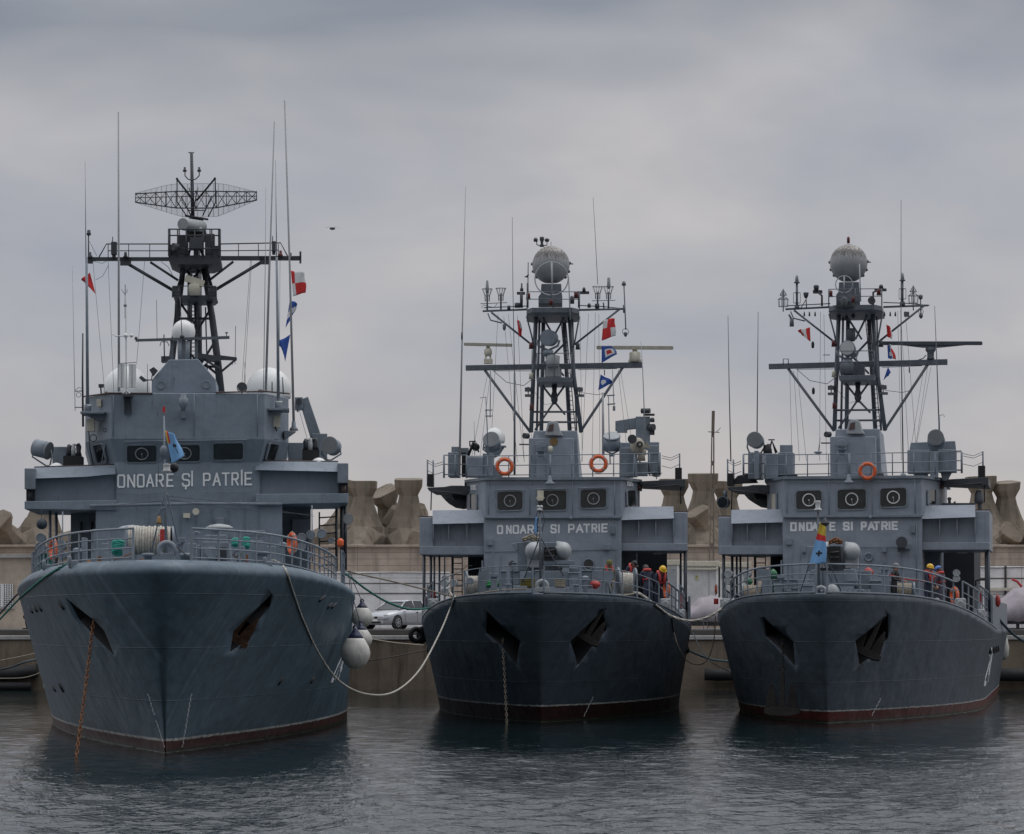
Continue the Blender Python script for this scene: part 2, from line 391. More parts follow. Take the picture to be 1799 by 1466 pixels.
def edge_rail(par, H, S, a0, a1, side, h0, hs, ins=.2, step=1.25, flat=.07, r=.02, topr=.03, lean=0., name='railing'):
    """rails along the deck edge with a stanchion (sub-part) every step metres"""
    pts = []; n = max(2, int((a1 - a0) / .35))
    for i in range(n + 1):
        a = a0 + (a1 - a0) * i / n; pts.append(V((side * max(0, H.half(a, 1., ins)), a, H.zd(a) + h0)))
    L = [0]
    for p, q in zip(pts, pts[1:]): L.append(L[-1] + (q - p).length)
    b = MB(S)
    for k, h in enumerate(hs): b.tube([p + V((side * lean * h, 0, h)) for p in pts], topr if k == len(hs) - 1 else r, 6)
    o = mk(name, b, GREYP, par); ns = max(1, round(L[-1] / step))
    for i in range(ns + 1):
        t = L[-1] * i / ns; j = 0
        while j < len(L) - 2 and L[j + 1] < t: j += 1
        p = pts[j].lerp(pts[j + 1], (t - L[j]) / max(1e-6, L[j + 1] - L[j])); sb = MB(S); d = (pts[j + 1] - pts[j]).normalized(); w = V((0, 0, 1)).cross(d).normalized()
        q0, q1 = p + V((0, 0, -.12)), p + V((side * lean * hs[-1], 0, hs[-1])); d *= flat / 2; w *= .02
        sb.loft([[q0 + d + w, q0 - d + w, q0 - d - w, q0 + d - w], [q1 + d * .6 + w, q1 - d * .6 + w, q1 - d * .6 - w, q1 + d * .6 - w]])
        mk('stanchion', sb, GREYP, o)
    return o
# ------------------------------------------------------------------ painted letters
LET = {'O': [[(0, .12), (0, .88), (.12, 1), (.88, 1), (1, .88), (1, .12), (.88, 0), (.12, 0), (0, .12)]], 'Q': [[(0, 0), (0, 1), (1, 1), (1, 0), (0, 0)]],
       'N': [[(0, 0), (0, 1)], [(.03, 1), (.97, 0)], [(1, 0), (1, 1)]], 'A': [[(0, 0), (.5, 1)], [(.5, 1), (1, 0)], [(.2, .33), (.8, .33)]],
       'R': [[(0, 0), (0, 1), (.8, 1), (1, .88), (1, .6), (.8, .48), (0, .48)], [(.5, .48), (1, 0)]], 'E': [[(1, 1), (0, 1), (0, 0), (1, 0)], [(0, .5), (.85, .5)]],
       'S': [[(1, .8), (1, .88), (.85, 1), (.15, 1), (0, .88), (0, .64), (.15, .53), (.85, .47), (1, .36), (1, .12), (.85, 0), (.15, 0), (0, .12), (0, .2)]],
       'I': [[(.5, 0), (.5, 1)]], 'P': [[(0, 0), (0, 1), (.82, 1), (1, .88), (1, .55), (.82, .43), (0, .43)]], 'T': [[(0, 1), (1, 1)], [(.5, 1), (.5, 0)]],
       'i': [[(.5, 0), (.5, 1)], [(.5, 1.13), (.5, 1.22)]], 's': [[(1, .8), (1, .88), (.85, 1), (.15, 1), (0, .88), (0, .64), (.15, .53), (.85, .47), (1, .36), (1, .12), (.85, 0), (.15, 0), (0, .12), (0, .2)], [(.5, -.12), (.45, -.25)]],
       'Y': [[(0, 1), (.5, .5), (1, 1)], [(.5, .5), (.5, 0)]], 'X': [[(0, 0), (1, 1)], [(0, 1), (1, 0)]], '2': [[(0, .8), (.1, 1), (.9, 1), (1, .85), (1, .6), (0, .12), (0, 0), (1, 0)]],
       '4': [[(.75, 0), (.75, 1), (0, .3), (1, .3)]], '7': [[(0, 1), (1, 1), (.35, 0)]]}
def letters(S, txt, fn, w, gap=0.):
    """strokes as thin raised paint; fn(u, v, lift) gives the place on the surface, in letter units scaled by each letter's box"""
    b = MB(S); lift = 0.
    for ch, x0, x1 in txt:
        for pl in LET[ch]:
            for (u0, v0), (u1, v1) in zip(pl, pl[1:]):
                segs = [((u0, v0), (u1, v1))]
                if gap and abs(v1 - v0) > .45: # stencil bridge
                    f = lambda t: (u0 + (u1 - u0) * t, v0 + (v1 - v0) * t); t0 = (.5 - v0) / (v1 - v0); g = gap / abs(v1 - v0)
                    if .1 < t0 < .9: segs = [(f(0), f(t0 - g)), (f(t0 + g), f(1))]
                for p, q in segs:
                    p = V((x0 + p[0] * (x1 - x0), p[1], 0)); q = V((x0 + q[0] * (x1 - x0), q[1], 0))
                    b.v and None; lift += .00025
                    fn(b, p, q, w, .006 + lift)
    return b
def words(par, name, S, txt, yl, yr, hgt, a, w, gap=0.):
    """one part per painted word"""
    xa, xb = txt[0][1], txt[-1][2]; g = []; cur = [txt[0]]
    for p, q in zip(txt, txt[1:]):
        if q[1] - p[2] > 12: g.append(cur); cur = []
        cur.append(q)
    g.append(cur); yy = lambda x: yl + (yr - yl) * (x - xa) / (xb - xa)
    for t in g: plane_letters(par, name, S, t, yy(t[0][1]), yy(t[-1][2]), hgt, a, w, gap)
def plane_letters(par, name, S, txt, yl, yr, hgt, a, w, gap=0., m=None):
    xa, xb = txt[0][1], txt[-1][2]
    def fn(b, p, q, w, lift):
        P = [];
        for e in (p, q): P.append(V((e.x, yl + (yr - yl) * (e.x - xa) / (xb - xa) - e.y * hgt, 0)))
        d = (P[1] - P[0]).normalized(); n = V((-d.y, d.x, 0)) * w / 2; e = d * w * .42
        b.prism([S.p(v.x, v.y, a - lift) for v in (P[0] - e + n, P[1] + e + n, P[1] + e - n, P[0] - e - n)], V((0, .004, 0)))
    b = letters(S, txt, fn, w, gap)
    if isinstance(par, list): o = mk(name, b, m or WPAINT, par[0]); return [o] + [dup(o, p) for p in par[1:]]
    return mk(name, b, m or WPAINT, par)
def hull_letters(par, name, S, H, txt, side, a0, z0, hz, wa, w):
    def fn(b, p, q, w, lift):
        A = V((a0 + side * p.x * wa, z0 + p.y * hz, 0)); Bq = V((a0 + side * q.x * wa, z0 + q.y * hz, 0)); d = (Bq - A).normalized(); n = V((-d.y, d.x, 0)) * w / 2
        vs = [H.at(v.x, v.y, side) + V((side * (lift + .004), 0, 0)) for v in (A + n, Bq + n, Bq - n, A - n)]
        b.prism(vs, V((side * -.02, 0, 0)))
    return mk(name, letters(S, txt, fn, w), WPAINT, par)
def draft_marks(par, S, H, cols, m=None):
    b = MB(S)
    for pts in cols:
        for x, y in pts:
            p, n = H.hit(x, y)
            if p is None: continue
            u, w, _ = basis(n); k = .05
            up = V((0, 0, 1)) - n * n.z; up.normalize(); sd = up.cross(n)
            for q in ((0, 0, k, .02), (0, .05, .02, .05), (-.02, .1, k, .02)):
                c = p + n * .004 + sd * q[0] + up * q[1]
                b.prism([c - sd * q[2] / 1.6 - up * q[3] / 1.4, c + sd * q[2] / 1.6 - up * q[3] / 1.4, c + sd * q[2] / 1.6 + up * q[3] / 1.4, c - sd * q[2] / 1.6 + up * q[3] / 1.4], -n * .006)
    return mk('draft_marks', b, m or WPAINT, par)
# ------------------------------------------------------------------ the large grey ship on the left
S1 = Frame((293 - CX) * 83.7 / F, 83.7, -.062)
ship1 = empty('warship', S1, (0, 0, 0), 'big slate blue warship with open lattice air search radar, leftmost of the three moored ships', 'warship', 'grey navy ships moored bow out')
OFF[ship1.name] = V((0, 0, 0))
H1 = Hull(rake=3.6, rp=.95, sx=[-3.6, 2, 8, 14, 20, 30], sz=[4.35, 4.33, 4.15, 3.96, 3.87, 3.78], Bw=4.9, Bd=4.95, Lw=32., Ld=25., nw=1.75, nd=2.3, kw=1.0, kd=1.65, kp=.95, q=1.3, lp=1.5, aL=75.,
          top=[(1., -.03, .06), (1., -.02, .14), (1., .04, .23), (1., .13, .30), (1., .26, .345), (1., .40, .36), (1., .55, .35)])
H1.dry(S1)
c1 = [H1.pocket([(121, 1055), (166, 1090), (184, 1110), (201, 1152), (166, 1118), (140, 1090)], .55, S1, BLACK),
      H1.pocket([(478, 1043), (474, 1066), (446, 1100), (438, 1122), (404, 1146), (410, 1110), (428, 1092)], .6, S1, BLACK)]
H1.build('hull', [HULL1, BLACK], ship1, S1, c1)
edge_rail(ship1, H1, S1, -2.6, 15.5, -1, .2, (.22, .45, .68, .92), .45, 1.2, name='railing')
edge_rail(ship1, H1, S1, -2.6, 14.5, 1, .2, (.22, .45, .68, .92), .45, 1.2, name='railing')
edge_rail(ship1, H1, S1, 15.6, 27, -1, .1, (.3, .6, .9, 1.25), .3, 1.2, .12)
edge_rail(ship1, H1, S1, 14.6, 27, 1, .1, (.3, .6, .9, 1.25), .3, 1.2, .12)
for x, dx in ((263, 26), (334, -14)): draft_marks(ship1, S1, H1, [[(x + dx * t, 1227 + 85 * t) for t in [i / 9 for i in range(10)]]])
hull_letters(ship1, 'side_number', S1, H1, [('2', 0, .6), ('7', .9, 1.5), ('4', 1.8, 2.4)], 1, 16.5, 1.5, 1.0, .95, .12)
hull_letters(ship1, 'side_number', S1, H1, [('2', 0, .6), ('7', .9, 1.5), ('4', 1.8, 2.4)], -1, 24., 1.2, 1.5, 1.2, .16)
# scuppers and small ports along the flare
for x, y, x2, y2 in ((103, 1058, 113, 1070), (51, 1066, 58, 1076), (59, 1064, 66, 1074), (66, 1062, 74, 1073), (104, 1200, 113, 1216), (91, 1203, 98, 1214), (560, 1056, 570, 1047), (575, 1068, 582, 1060), (545, 1200, 551, 1190), (488, 1203, 497, 1190), (582, 1068, 590, 1060)):
    p, n = H1.hit(x, y); q, n2 = H1.hit(x2, y2)
    if p and q:
        b = MB(S1); b.tube([p, p.lerp(q, .5) + n * .01, q], .045, 6); mk('scupper', b, BLACK, ship1)
# lower deckhouse and passages
lh = part(ship1, 'deckhouse', GREY, S1, [('K', [([(168, 18), (496, 18), (496, 40), (168, 40)], 884, 18), ([(168, 18), (496, 18), (496, 40), (168, 40)], 1006, 18)])], .03)
part(ship1, 'side_house', GREY, S1, [('R', 124, 880, 172, 1010, 21.5, 16), ('R', 494, 880, 546, 1010, 21.5, 16)], .02, each=True)
part(lh, 'wall_box', GREYP, S1, [('R', 153, 898, 168, 912, 21.2, .3), ('R', 378, 910, 394, 925, 17.7, .3), ('R', 513, 912, 543, 950, 21.1, .35)], .02, each=True)
part(lh, 'vent_slot', BLACK, S1, [('R', 141, 917, 145, 938, 21.47, .05), ('R', 160, 917, 164, 938, 21.47, .05), ('R', 491.5, 908, 497, 930, 21.3, .05)], each=True)
part(lh, 'wall_lamp', CREAMF, S1, [('DR', 344, 899, 17.6, 6, 9, (0, 1, 0)), ('R', 322, 902, 334, 910, 17.7, .25)])
part(lh, 'wall_pipe', GREYP, S1, [('T', [(158, 889), (345, 885), (496, 886)], 17.8, 3.2), ('T', [(345, 885), (345, 876)], 17.9, 1.2), ('T', [(452, 884), (452, 878)], 17.9, 1.5), ('T', [(422, 884), (422, 879)], 17.9, 1.2)])
for x in (88, 99): part(ship1, 'deck_pillar', GREYP, S1, [('T', [(x, 893), (x, 1000)], 19.5 + (x > 90) * 1.5, 2.8)])
for x, w in ((591, 2.6), (601, 4.2), (607, 3)): part(ship1, 'deck_pillar', DARK, S1, [('T', [(x, 880), (x, 1004)], 21 + (x < 595) * 2, w)])
part(ship1, 'ladder', DARK, S1, [('T', [(561, 900), (561, 1000)], 23, 1.6), ('T', [(592, 900), (592, 1000)], 23, 1.6)] + [('T', [(561, y), (592, y - 2)], 23, 1.4) for y in range(910, 996, 14)])
# bridge
pl = lambda l, r, f: [(l, f + 2.2), (l + 45, f), (r - 42, f), (r, f + 2.2), (r, f + 9), (l, f + 9)]
br = part(ship1, 'bridge', GREY, S1, [('K', [(pl(150, 507, 17.8), 690, 17.8), (pl(150, 507, 17.8), 771, 17.8), (pl(160, 498, 18.15), 812, 18.15), (pl(160, 498, 18.15), 886, 18.15)])], .03)
fp = lambda x0, x1, x2: None
tilt = lambda y: 17.8 + .35 * max(0, min(1, (y - 771) / 41))
nb = (V(S1.p(320, 771, 17.8)), (S1.p(380, 771, 17.8) - S1.p(320, 771, 17.8)).cross(S1.p(320, 812, 18.15) - S1.p(320, 771, 17.8)).normalized())
if nb[1].y < 0: nb = (nb[0], -nb[1])
for x0, y0, x1, y1, sc in ((223, 783, 275, 812, 11), (298, 782, 351, 811, 11), (375, 779, 427, 808, 0)):
    part(br, 'window', [GREYP, GLASS, RINGM], S1, [('WIN', x0, y0, x1, y1, nb, 4, sc, -1)])
def facet(p1, p2, p3):
    a, b, c = [S1.p(*q) for q in (p1, p2, p3)]; n = (b - a).cross(c - a).normalized(); n = n if n.y > 0 else -n; return (a - n * .04, n)
fl = facet((150, 771, 20), (195, 771, 17.8), (205, 812, 18.15)); fr = facet((507, 771, 20), (465, 771, 17.8), (456, 812, 18.15))
part(br, 'window', [GREYP, GLASS, RINGM], S1, [('WIN', 165, 783, 180, 814, fl, 2, 0, -3, 8)])
part(br, 'window', [GREYP, GLASS, RINGM], S1, [('WIN', 474, 779, 488, 808, fr, 2, 0, 3, -8)])
part(br, 'visor', GREYP, S1, [('T', [(218, 776), (434, 773)], 17.72, 1.3), ('T', [(158, 777), (184, 776)], 19.0, 1.1), ('T', [(466, 772), (497, 772)], 18.7, 1.1)])
part(br, 'parapet_edge', CAP, S1, [('TT', [(148, 697, 19.95), (193, 691, 17.78), (268, 691.5, 17.78)], 1.6), ('TT', [(379, 690, 17.78), (467, 688, 17.78), (508, 692, 19.95)], 1.6)], each=True)
words(br, 'motto_lettering', S1, [('O', 207.5, 218.5), ('N', 225, 236), ('O', 242, 252.5), ('A', 258, 269.5), ('R', 275, 286), ('E', 294, 303.5), ('s', 321, 332.5), ('i', 336, 339), ('P', 358, 368.5), ('A', 375, 386.5), ('T', 391, 402.5), ('R', 408, 418), ('i', 423, 426.5), ('E', 431, 441.5)], 856, 851.5, 20.5, 18.13, 3.1, .055)
part(br, 'bridge_lamp', GREYP, S1, [('L', 322, [(722, 3), (716, 5), (712, 8), (700, 8), (699, 5), (694, 5), (693, 4)], 17.4), ('R', 318, 720, 326, 735, 17.6, .25)])
part(br, 'antenna_shelf', DARK, S1, [('R', 216, 693, 232, 697, 17.3, .5), ('PL', [(217, 697), (219, 697), (219, 728), (217, 700)], 17.5, .3), ('PL', [(229, 697), (231, 697), (231, 728), (229, 700)], 17.5, .3)])
part(br, 'bracket_shelf', GREYP, S1, [('PL', [(143, 725), (183, 725), (182, 741), (170, 738)], 18.4, .9), ('R', 141, 723, 184, 727, 18.0, 1.3)], .01)
part(br, 'bracket_shelf', GREYP, S1, [('PL', [(466, 720), (507, 718), (480, 730), (467, 736)], 18.3, .9), ('R', 464, 717, 508, 721, 18.0, 1.3)], .01)
part(br, 'junction_box', CREAMF, S1, [('R', 152, 736, 166, 758, 18.6, .3), ('R', 170, 702, 178, 715, 18.5, .2)], .01, each=True)
part(br, 'junction_box', CREAMF, S1, [('R', 477, 731, 492, 751, 18.6, .3)], .01)
part(br, 'cable', BLACK, S1, [('T', [(156, 758), (158, 790), (164, 817)], 18.3, 1.1), ('TT', [(484, 750, 18.6), (486, 758, 18.6)], 1.3), ('G', 164, 770, 6, .7, 18.4)])
# bridge wings: slab, plated front, wind deflector along the top, box and lamp at the end
for nm, sgn, ps in (('left', 0, dict(slab=[(43, 881), (205, 879), (205, 897), (43, 895)], plate=[(60, 836), (152, 833), (205, 834), (205, 880), (150, 881), (60, 882)], lipt=[(60, 822), (150, 819), (202, 817)], lipb=[(61, 841), (150, 838), (203, 833)], box=(43, 823, 62, 860), gap=(46, 860, 61, 882), lamp=(54, 871))),
                    ('right', 1, dict(slab=[(449, 868), (612, 867), (612, 884), (449, 887)], plate=[(450, 825), (500, 827), (594, 828), (595, 868), (500, 869), (449, 870)], lipt=[(452, 811), (500, 811), (594, 812)], lipb=[(448, 826), (500, 827), (593, 829)], box=(593, 814, 612, 849), gap=(595, 849, 611, 868), lamp=(604, 860)))):
    w = part(ship1, 'bridge_wing', GREY, S1, [('PL', ps['slab'], 17.9, 5.2), ('PL', ps['plate'], 18.35, .12)], .02)
    b = MB(S1); T0 = [S1.p(x, y, 18.35) for x, y in ps['lipt']]; B0 = [S1.p(x, y, 17.95) for x, y in ps['lipb']]
    b.loft([[p, q, q + V((0, .06, .02)), p + V((0, .06, 0))] for p, q in zip(T0, B0)]); mk('wind_deflector', b, GREY, w)
    part(w, 'edge_rail', CAP, S1, [('T', [(x, y - 1) for x, y in ps['lipt']], 18.4, 1.2)])
    part(w, 'lamp_box', GREYP, S1, [('R', *ps['box'], 17.85, 1.6)], .02)
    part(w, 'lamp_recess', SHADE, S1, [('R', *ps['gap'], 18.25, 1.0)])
    part(w, 'side_lamp', CAP if sgn else SHADE, S1, [('L', ps['lamp'][0], [(ps['lamp'][1] + 7, 4), (ps['lamp'][1] - 7, 4)], 18.1)])
def searchlight(par, S, x, y, a, r, ln, ax, fork=None, face=LENSD, extra=()):
    k = S.m(a); ax = V(ax).normalized()
    o = part(par, 'searchlight', GREYP, S, [('DR', x, y, a, r, ln, -ax), ('DR', x, y, a, r * 1.06, 2.5, ax)] + list(extra))
    c = S.p(x, y, a); b = MB(S); b.cyl(c + ax * 2.2 * k, c + ax * 2.9 * k, r * .95 * k, None, 22); mk('front_glass', b, face, o)
    if fork:
        u, w, _ = basis(ax); m0 = c - ax * ln * .45 * k; b = MB(S); base = S.p(x, fork, a + ln * .3 * k)
        side = V((1, 0, 0))
        for sg in (-1, 1): b.tube([m0 + side * sg * r * 1.02 * k, m0 + side * sg * r * 1.12 * k - V((0, 0, r * .9 * k)), base + side * sg * r * .25 * k + V((0, 0, r * .25 * k)), base + side * sg * r * .2 * k], 1.6 * k)
        b.cyl(base - V((0, 0, .05)), base + V((0, 0, r * .3 * k)), r * .35 * k); mk('fork', b, GREYP, o)
    return o
searchlight(ship1, S1, 84, 792, 19.2, 15, 26, (.75, -.35, -.2), 822)
searchlight(ship1, S1, 579, 783, 19.2, 15, 22, (-.35, -1, .12), 812)
for x0, x1, y0, y1, bx in ((111, 143, 801, 820, 130), (531, 561, 791, 813, 546)):
    st = part(ship1, 'bearing_stand', BLACK, S1, [('R', x0, y0, x1, y1, 19, 1.2)])
    part(st, 'bearing_sight', DARK, S1, [('L', bx - 9, [(y0, 5), (y0 - 8, 4), (y0 - 14, 5), (y0 - 20, 2)], 19.4), ('L', bx + 8, [(y0, 6), (y0 - 7, 4), (y0 - 16, 5), (y0 - 22, 2)], 19.5), ('T', [(bx - 9, y0 - 16), (bx + 9, y0 - 20)], 19.4, 1.5)])
    part(st, 'compass_bottle', LENS, S1, [('L', bx - 1, [(y0, 4), (y0 - 12, 4), (y0 - 16, 2.5), (y0 - 21, 3)], 19.1)])
part(ship1, 'signal_locker', GREYP, S1, [('R', 92, 785, 116, 822, 20.5, 1.2)], .02)
part(ship1, 'signal_locker', GREYP, S1, [('R', 506, 778, 533, 813, 20.5, 1.2)], .02)
part(ship1, 'dome_cap', WHITE, S1, [('L', 99, [(821, 13), (819, 12), (815, 7), (813.5, 2)], 18.6)])
part(ship1, 'dome_cap', WHITE, S1, [('L', 560, [(813, 14), (811, 13), (806, 7), (804.5, 2)], 18.6)])
# deck crane behind the right wing
cr = part(ship1, 'boat_crane', GREYP, S1, [('PL', [(526, 703), (541, 697), (563, 762), (546, 770)], 27, .8), ('R', 518, 698, 532, 718, 26.8, 1.1), ('R', 548, 762, 575, 830, 26.8, 1.2)], .02)
part(cr, 'crane_hook', DARK, S1, [('T', [(523, 718), (523, 724)], 26.7, 2), ('T', [(523, 712), (545, 790)], 26.7, .4), ('C', 525, 705, 5, 26.6, .2)])
# director housing on the bridge roof
dr = part(ship1, 'director_housing', GREY, S1, [('PL', [(266, 692), (266.5, 668), (297, 632), (348, 631), (379, 667), (380.5, 691)], 19, 3.2)], .03)
part(dr, 'round_plate', GREYP, S1, [('C', 283, 677, 6.5, 18.97, .1), ('G', 283, 677, 6.3, .8, 18.96), ('C', 362, 676, 6.5, 18.97, .1), ('G', 362, 676, 6.3, .8, 18.96)])
fd = part(dr, 'antenna_frame', MAST, S1, [('PL', [(238, 596), (403, 590.5), (403, 595), (238, 600)], 19.3, .2), ('R', 299, 596, 304, 634, 19.4, .2), ('R', 319, 594, 326, 634, 19.4, .2), ('R', 342, 594, 347, 634, 19.4, .2)])
part(fd, 'frame_antenna', DARK, S1, [('T', [(320, 594), (316, 521)], 19.4, .8), ('T', [(276, 596), (275, 527)], 19.4, .5), ('T', [(289, 634), (288, 588)], 19.4, 1.2), ('T', [(281, 608), (283, 601), (294, 601), (297, 608)], 19.4, .8), ('T', [(398, 592), (398, 585)], 19.4, .8), ('L', 398, [(586, 2.5), (584, 2.5)], 19.4), ('L', 239, [(597, 3), (592, 2)], 19.4), ('B', 320, 592, 4, 19.2)], each=True)
part(dr, 'flood_lamp', DARK, S1, [('PL', [(262, 650), (270, 645), (277, 651), (269, 661)], 18.9, .25), ('PL', [(244, 664), (248, 660), (258, 668), (252, 671)], 18.9, .25), ('T', [(250, 668), (266, 668), (268, 656)], 19.0, 1.3), ('T', [(259, 668), (259, 692)], 19, .8)])
for x, y, r, a, yb in ((322.5, 584, 20.5, 21.5, 606), (222, 688, 42, 22.5, 697), (472, 688, 40, 22.5, 697)):
    d = part(ship1, 'radome', WHITE, S1, [('B', x, y, r, a, 1.05, -.55 if r < 30 else -.3, 32, 20)])
    part(d, 'radome_base', GREYP, S1, [('L', x, [(yb + 26 if r < 30 else yb + 10, r * .5), (yb - 6, r * .55)], a)])
part(ship1, 'signal_horn', DARK, S1, [('DR', 425, 680, 18.4, 7.5, 12, (0, 1, 0)), ('G', 425, 681, 8.5, .8, 18.5), ('T', [(425, 689), (425, 693)], 18.6, 1.5)])
part(ship1, 'roof_fitting', DARK, S1, [('L', 458, [(690, 5), (686, 5), (684, 1)], 18.5), ('L', 187, [(693, 3), (690, 4), (688, 1)], 18.3), ('T', [(478, 690), (478, 671)], 18.5, 1.2), ('T', [(178, 694), (177, 681)], 18.5, 1.5), ('R', 173, 675, 182, 681, 18.4, .15), ('T', [(431, 690), (430, 637)], 18.8, .5), ('T', [(413, 640), (414, 573)], 24, .6), ('T', [(259, 692), (259, 640)], 19.1, .5)], each=True)
# white panel mast on the bridge front
pm = part(ship1, 'panel_antenna', WHITE, S1, [('R', 208, 640, 219, 681, 17.3, .12), ('R', 226, 640, 239, 681, 17.3, .12), ('T', [(222, 694), (221, 520)], 17.35, 1.6), ('T', [(216, 692), (222, 686), (228, 692)], 17.35, 2), ('T', [(197, 587), (203, 591), (234, 590)], 17.3, 1.1), ('B', 221, 590, 4, 17.3), ('B', 231, 590, 3.4, 17.3)], .005)
part(pm, 'panel_frame', GREYP, S1, [('T', [(208, 639), (239, 637)], 17.28, .8), ('T', [(214, 640), (214, 681)], 17.28, .5), ('T', [(232, 640), (232, 681)], 17.28, .5), ('T', [(220, 560), (220, 500)], 17.35, 1), ('B', 220, 537, 3, 17.35), ('T', [(221, 520), (213, 508)], 17.35, .6), ('T', [(223, 515), (223, 508)], 17.35, .6)])
# whip aerials
def whip(par, S, pts, a, r0, r1, m, base=None, nm='whip_antenna'):
    o = part(par, nm, m, S, [('T', pts, a, r0, r1)])
    if base: part(o, 'aerial_base', GREYP, S, [('L', pts[0][0], base, a)])
    return o
whip(ship1, S1, [(209, 690), (208.5, 440), (208, 197)], 18.2, 2.6, 1.4, WHIP, [(694, 5), (688, 3)])
whip(ship1, S1, [(516, 742), (509, 470), (500, 177)], 19.5, 2.7, 1.4, WHIP, [(757, 8), (753, 7), (750, 4), (741, 3.5)])
whip(ship1, S1, [(467, 690), (474, 460), (482, 214)], 20.5, 2.3, 1.2, WHIP)
whip(ship1, S1, [(463, 690), (466, 460), (467, 330)], 20.6, .8, .4, GREYL)
p1 = whip(ship1, S1, [(489, 712), (488, 580), (486, 452)], 18.4, 3.2, 2.4, GREYP, [(722, 6), (708, 6), (707, 5)], 'pole_mast')
part(p1, 'pole_collar', WHITE, S1, [('L', 490, [(708, 6), (705.5, 6)], 18.4)]); part(p1, 'whip_antenna', GREYL, S1, [('T', [(486, 455), (484, 282)], 18.4, 1.1, .6)])
p2 = whip(ship1, S1, [(154, 716), (153, 580), (152, 452)], 18.4, 3.2, 2.4, GREYP, [(725, 6), (712, 6), (711, 5)], 'pole_mast')
part(p2, 'pole_collar', WHITE, S1, [('L', 155, [(714, 6), (711.5, 6)], 18.4)]); part(p2, 'whip_antenna', GREYL, S1, [('T', [(151, 455), (149.5, 283)], 18.4, 1.0, .5)])
whip(ship1, S1, [(146, 750), (145, 670), (145.5, 586)], 18.9, 2.2, 1.4, DARK)
whip(ship1, S1, [(132, 722), (129.5, 600), (127, 467)], 19, .6, .4, GREYL)
part(ship1, 'aerial_bracket', GREYP, S1, [('T', [(131, 688), (146, 687)], 18.95, 1), ('T', [(131, 716), (146, 716)], 18.95, 1), ('G', 138, 694, 4, .5, 18.95), ('T', [(131, 687), (138, 681), (145, 683)], 18.95, .6), ('T', [(498, 693), (496, 663)], 19.2, 1.4), ('PL', [(499, 757), (520, 758), (512, 764), (500, 772)], 19.3, .5)], each=True)
# main mast
mm = part(ship1, 'main_mast', DARK, S1, [('T', [(322, 470), (311, 560), (301, 640), (298, 700)], 25, 5.5, 7), ('T', [(358, 470), (373, 560), (383, 640), (389, 700)], 25, 6, 8), ('T', [(334, 460), (332, 690)], 27, 5), ('T', [(349, 460), (350, 690)], 27, 6), ('T', [(343, 520), (346, 690)], 25.5, 3), ('T', [(333, 440), (313, 505)], 24.6, 3), ('T', [(354, 440), (372, 505)], 24.6, 3), ('R', 340, 428, 349, 452, 24.3, .4)]
     + [('T', [(x0, y0), (x1, y1)], 25.2, 2.4) for x0, y0, x1, y1 in ((324, 470, 345, 500), (356, 470, 330, 500), (315, 530, 350, 580), (372, 540, 335, 600), (308, 590, 350, 640), (378, 600, 340, 660), (304, 640, 380, 645), (360, 640, 384, 660), (312, 560, 372, 560))]
     + [('T', [(336, y), (347, y)], 24.9, .9) for y in range(470, 640, 7)])
part(mm, 'ladder', DARK, S1, [('T', [(334, 462), (330, 640)], 24.8, .9), ('T', [(347, 462), (348, 640)], 24.8, .9), ('T', [(361, 540), (365, 690)], 24.9, 1.4), ('T', [(309, 520), (303, 640)], 24.9, 1.2)])
part(mm, 'mast_platform', DARK, S1, [('PL', [(303, 519), (380, 519), (374, 524), (310, 524)], 23.6, 2.6), ('RAIL', [(303, 521), (316, 522)], (8, 17), 23.6, 1.2), ('RAIL', [(366, 522), (380, 521)], (8, 17), 23.6, 1.2), ('T', [(303, 503), (380, 503)], 23.7, .8), ('R', 303, 503, 313, 521, 23.6, .1), ('R', 368, 503, 379, 521, 23.6, .1)])
rd = part(mm, 'navigation_radar', CREAMF, S1, [('L', 342, [(519, 9), (505, 11), (500, 10), (496, 4), (492, 3)], 23.5)])
b = MB(S1); b.box(S1.p(342, 494, 23.5), (.62, .22, .2), Matrix.Rotation(radians(18), 3, 'Y')); mk('scanner_bar', b, CREAMF, rd)
up = part(mm, 'upper_platform', DARK, S1, [('PL', [(296, 449), (387, 449), (387, 457), (372, 464), (310, 464), (296, 457)], 23.2, 3.0), ('R', 297, 430, 312, 449, 23.4, .2), ('R', 371, 432, 387, 449, 23.2, .2)])
part(up, 'platform_rail', DARK, S1, [[('RAIL', [(297, 449), (387, 449)], (46, 35, 12), 23.1, 1.3, 15, 1.4), ('R', 383, 402, 387, 449, 23.1, .3), ('R', 295, 402, 299, 449, 23.1, .3)], [('RAIL', [(297, 449), (387, 449)], (46, 35, 12), 26, 1, 18, 1.2)]], each=True)
part(up, 'equipment_box', DARK, S1, [('PL', [(334, 418), (355, 418), (356, 437), (333, 437)], 22.9, .6), ('R', 311, 413, 330, 446, 24, .6), ('R', 360, 411, 377, 447, 24, .6), ('DR', 304, 434, 23.0, 7, 10, (.6, .5, 0)), ('R', 328, 405, 362, 420, 24, 1.0)], .01)
b = MB(S1); c = S1.p(321, 394, 23.2); e = S1.p(356, 399, 24.4); b.lathe(c, e - c, [(.19, 0), (.2, .05), (.2, (e - c).length - .1), (.16, (e - c).length)], 20); b.cyl(S1.p(344, 400, 24.0), S1.p(344, 408, 24.0), .22); mk('fire_control_antenna', b, GREYL, up)
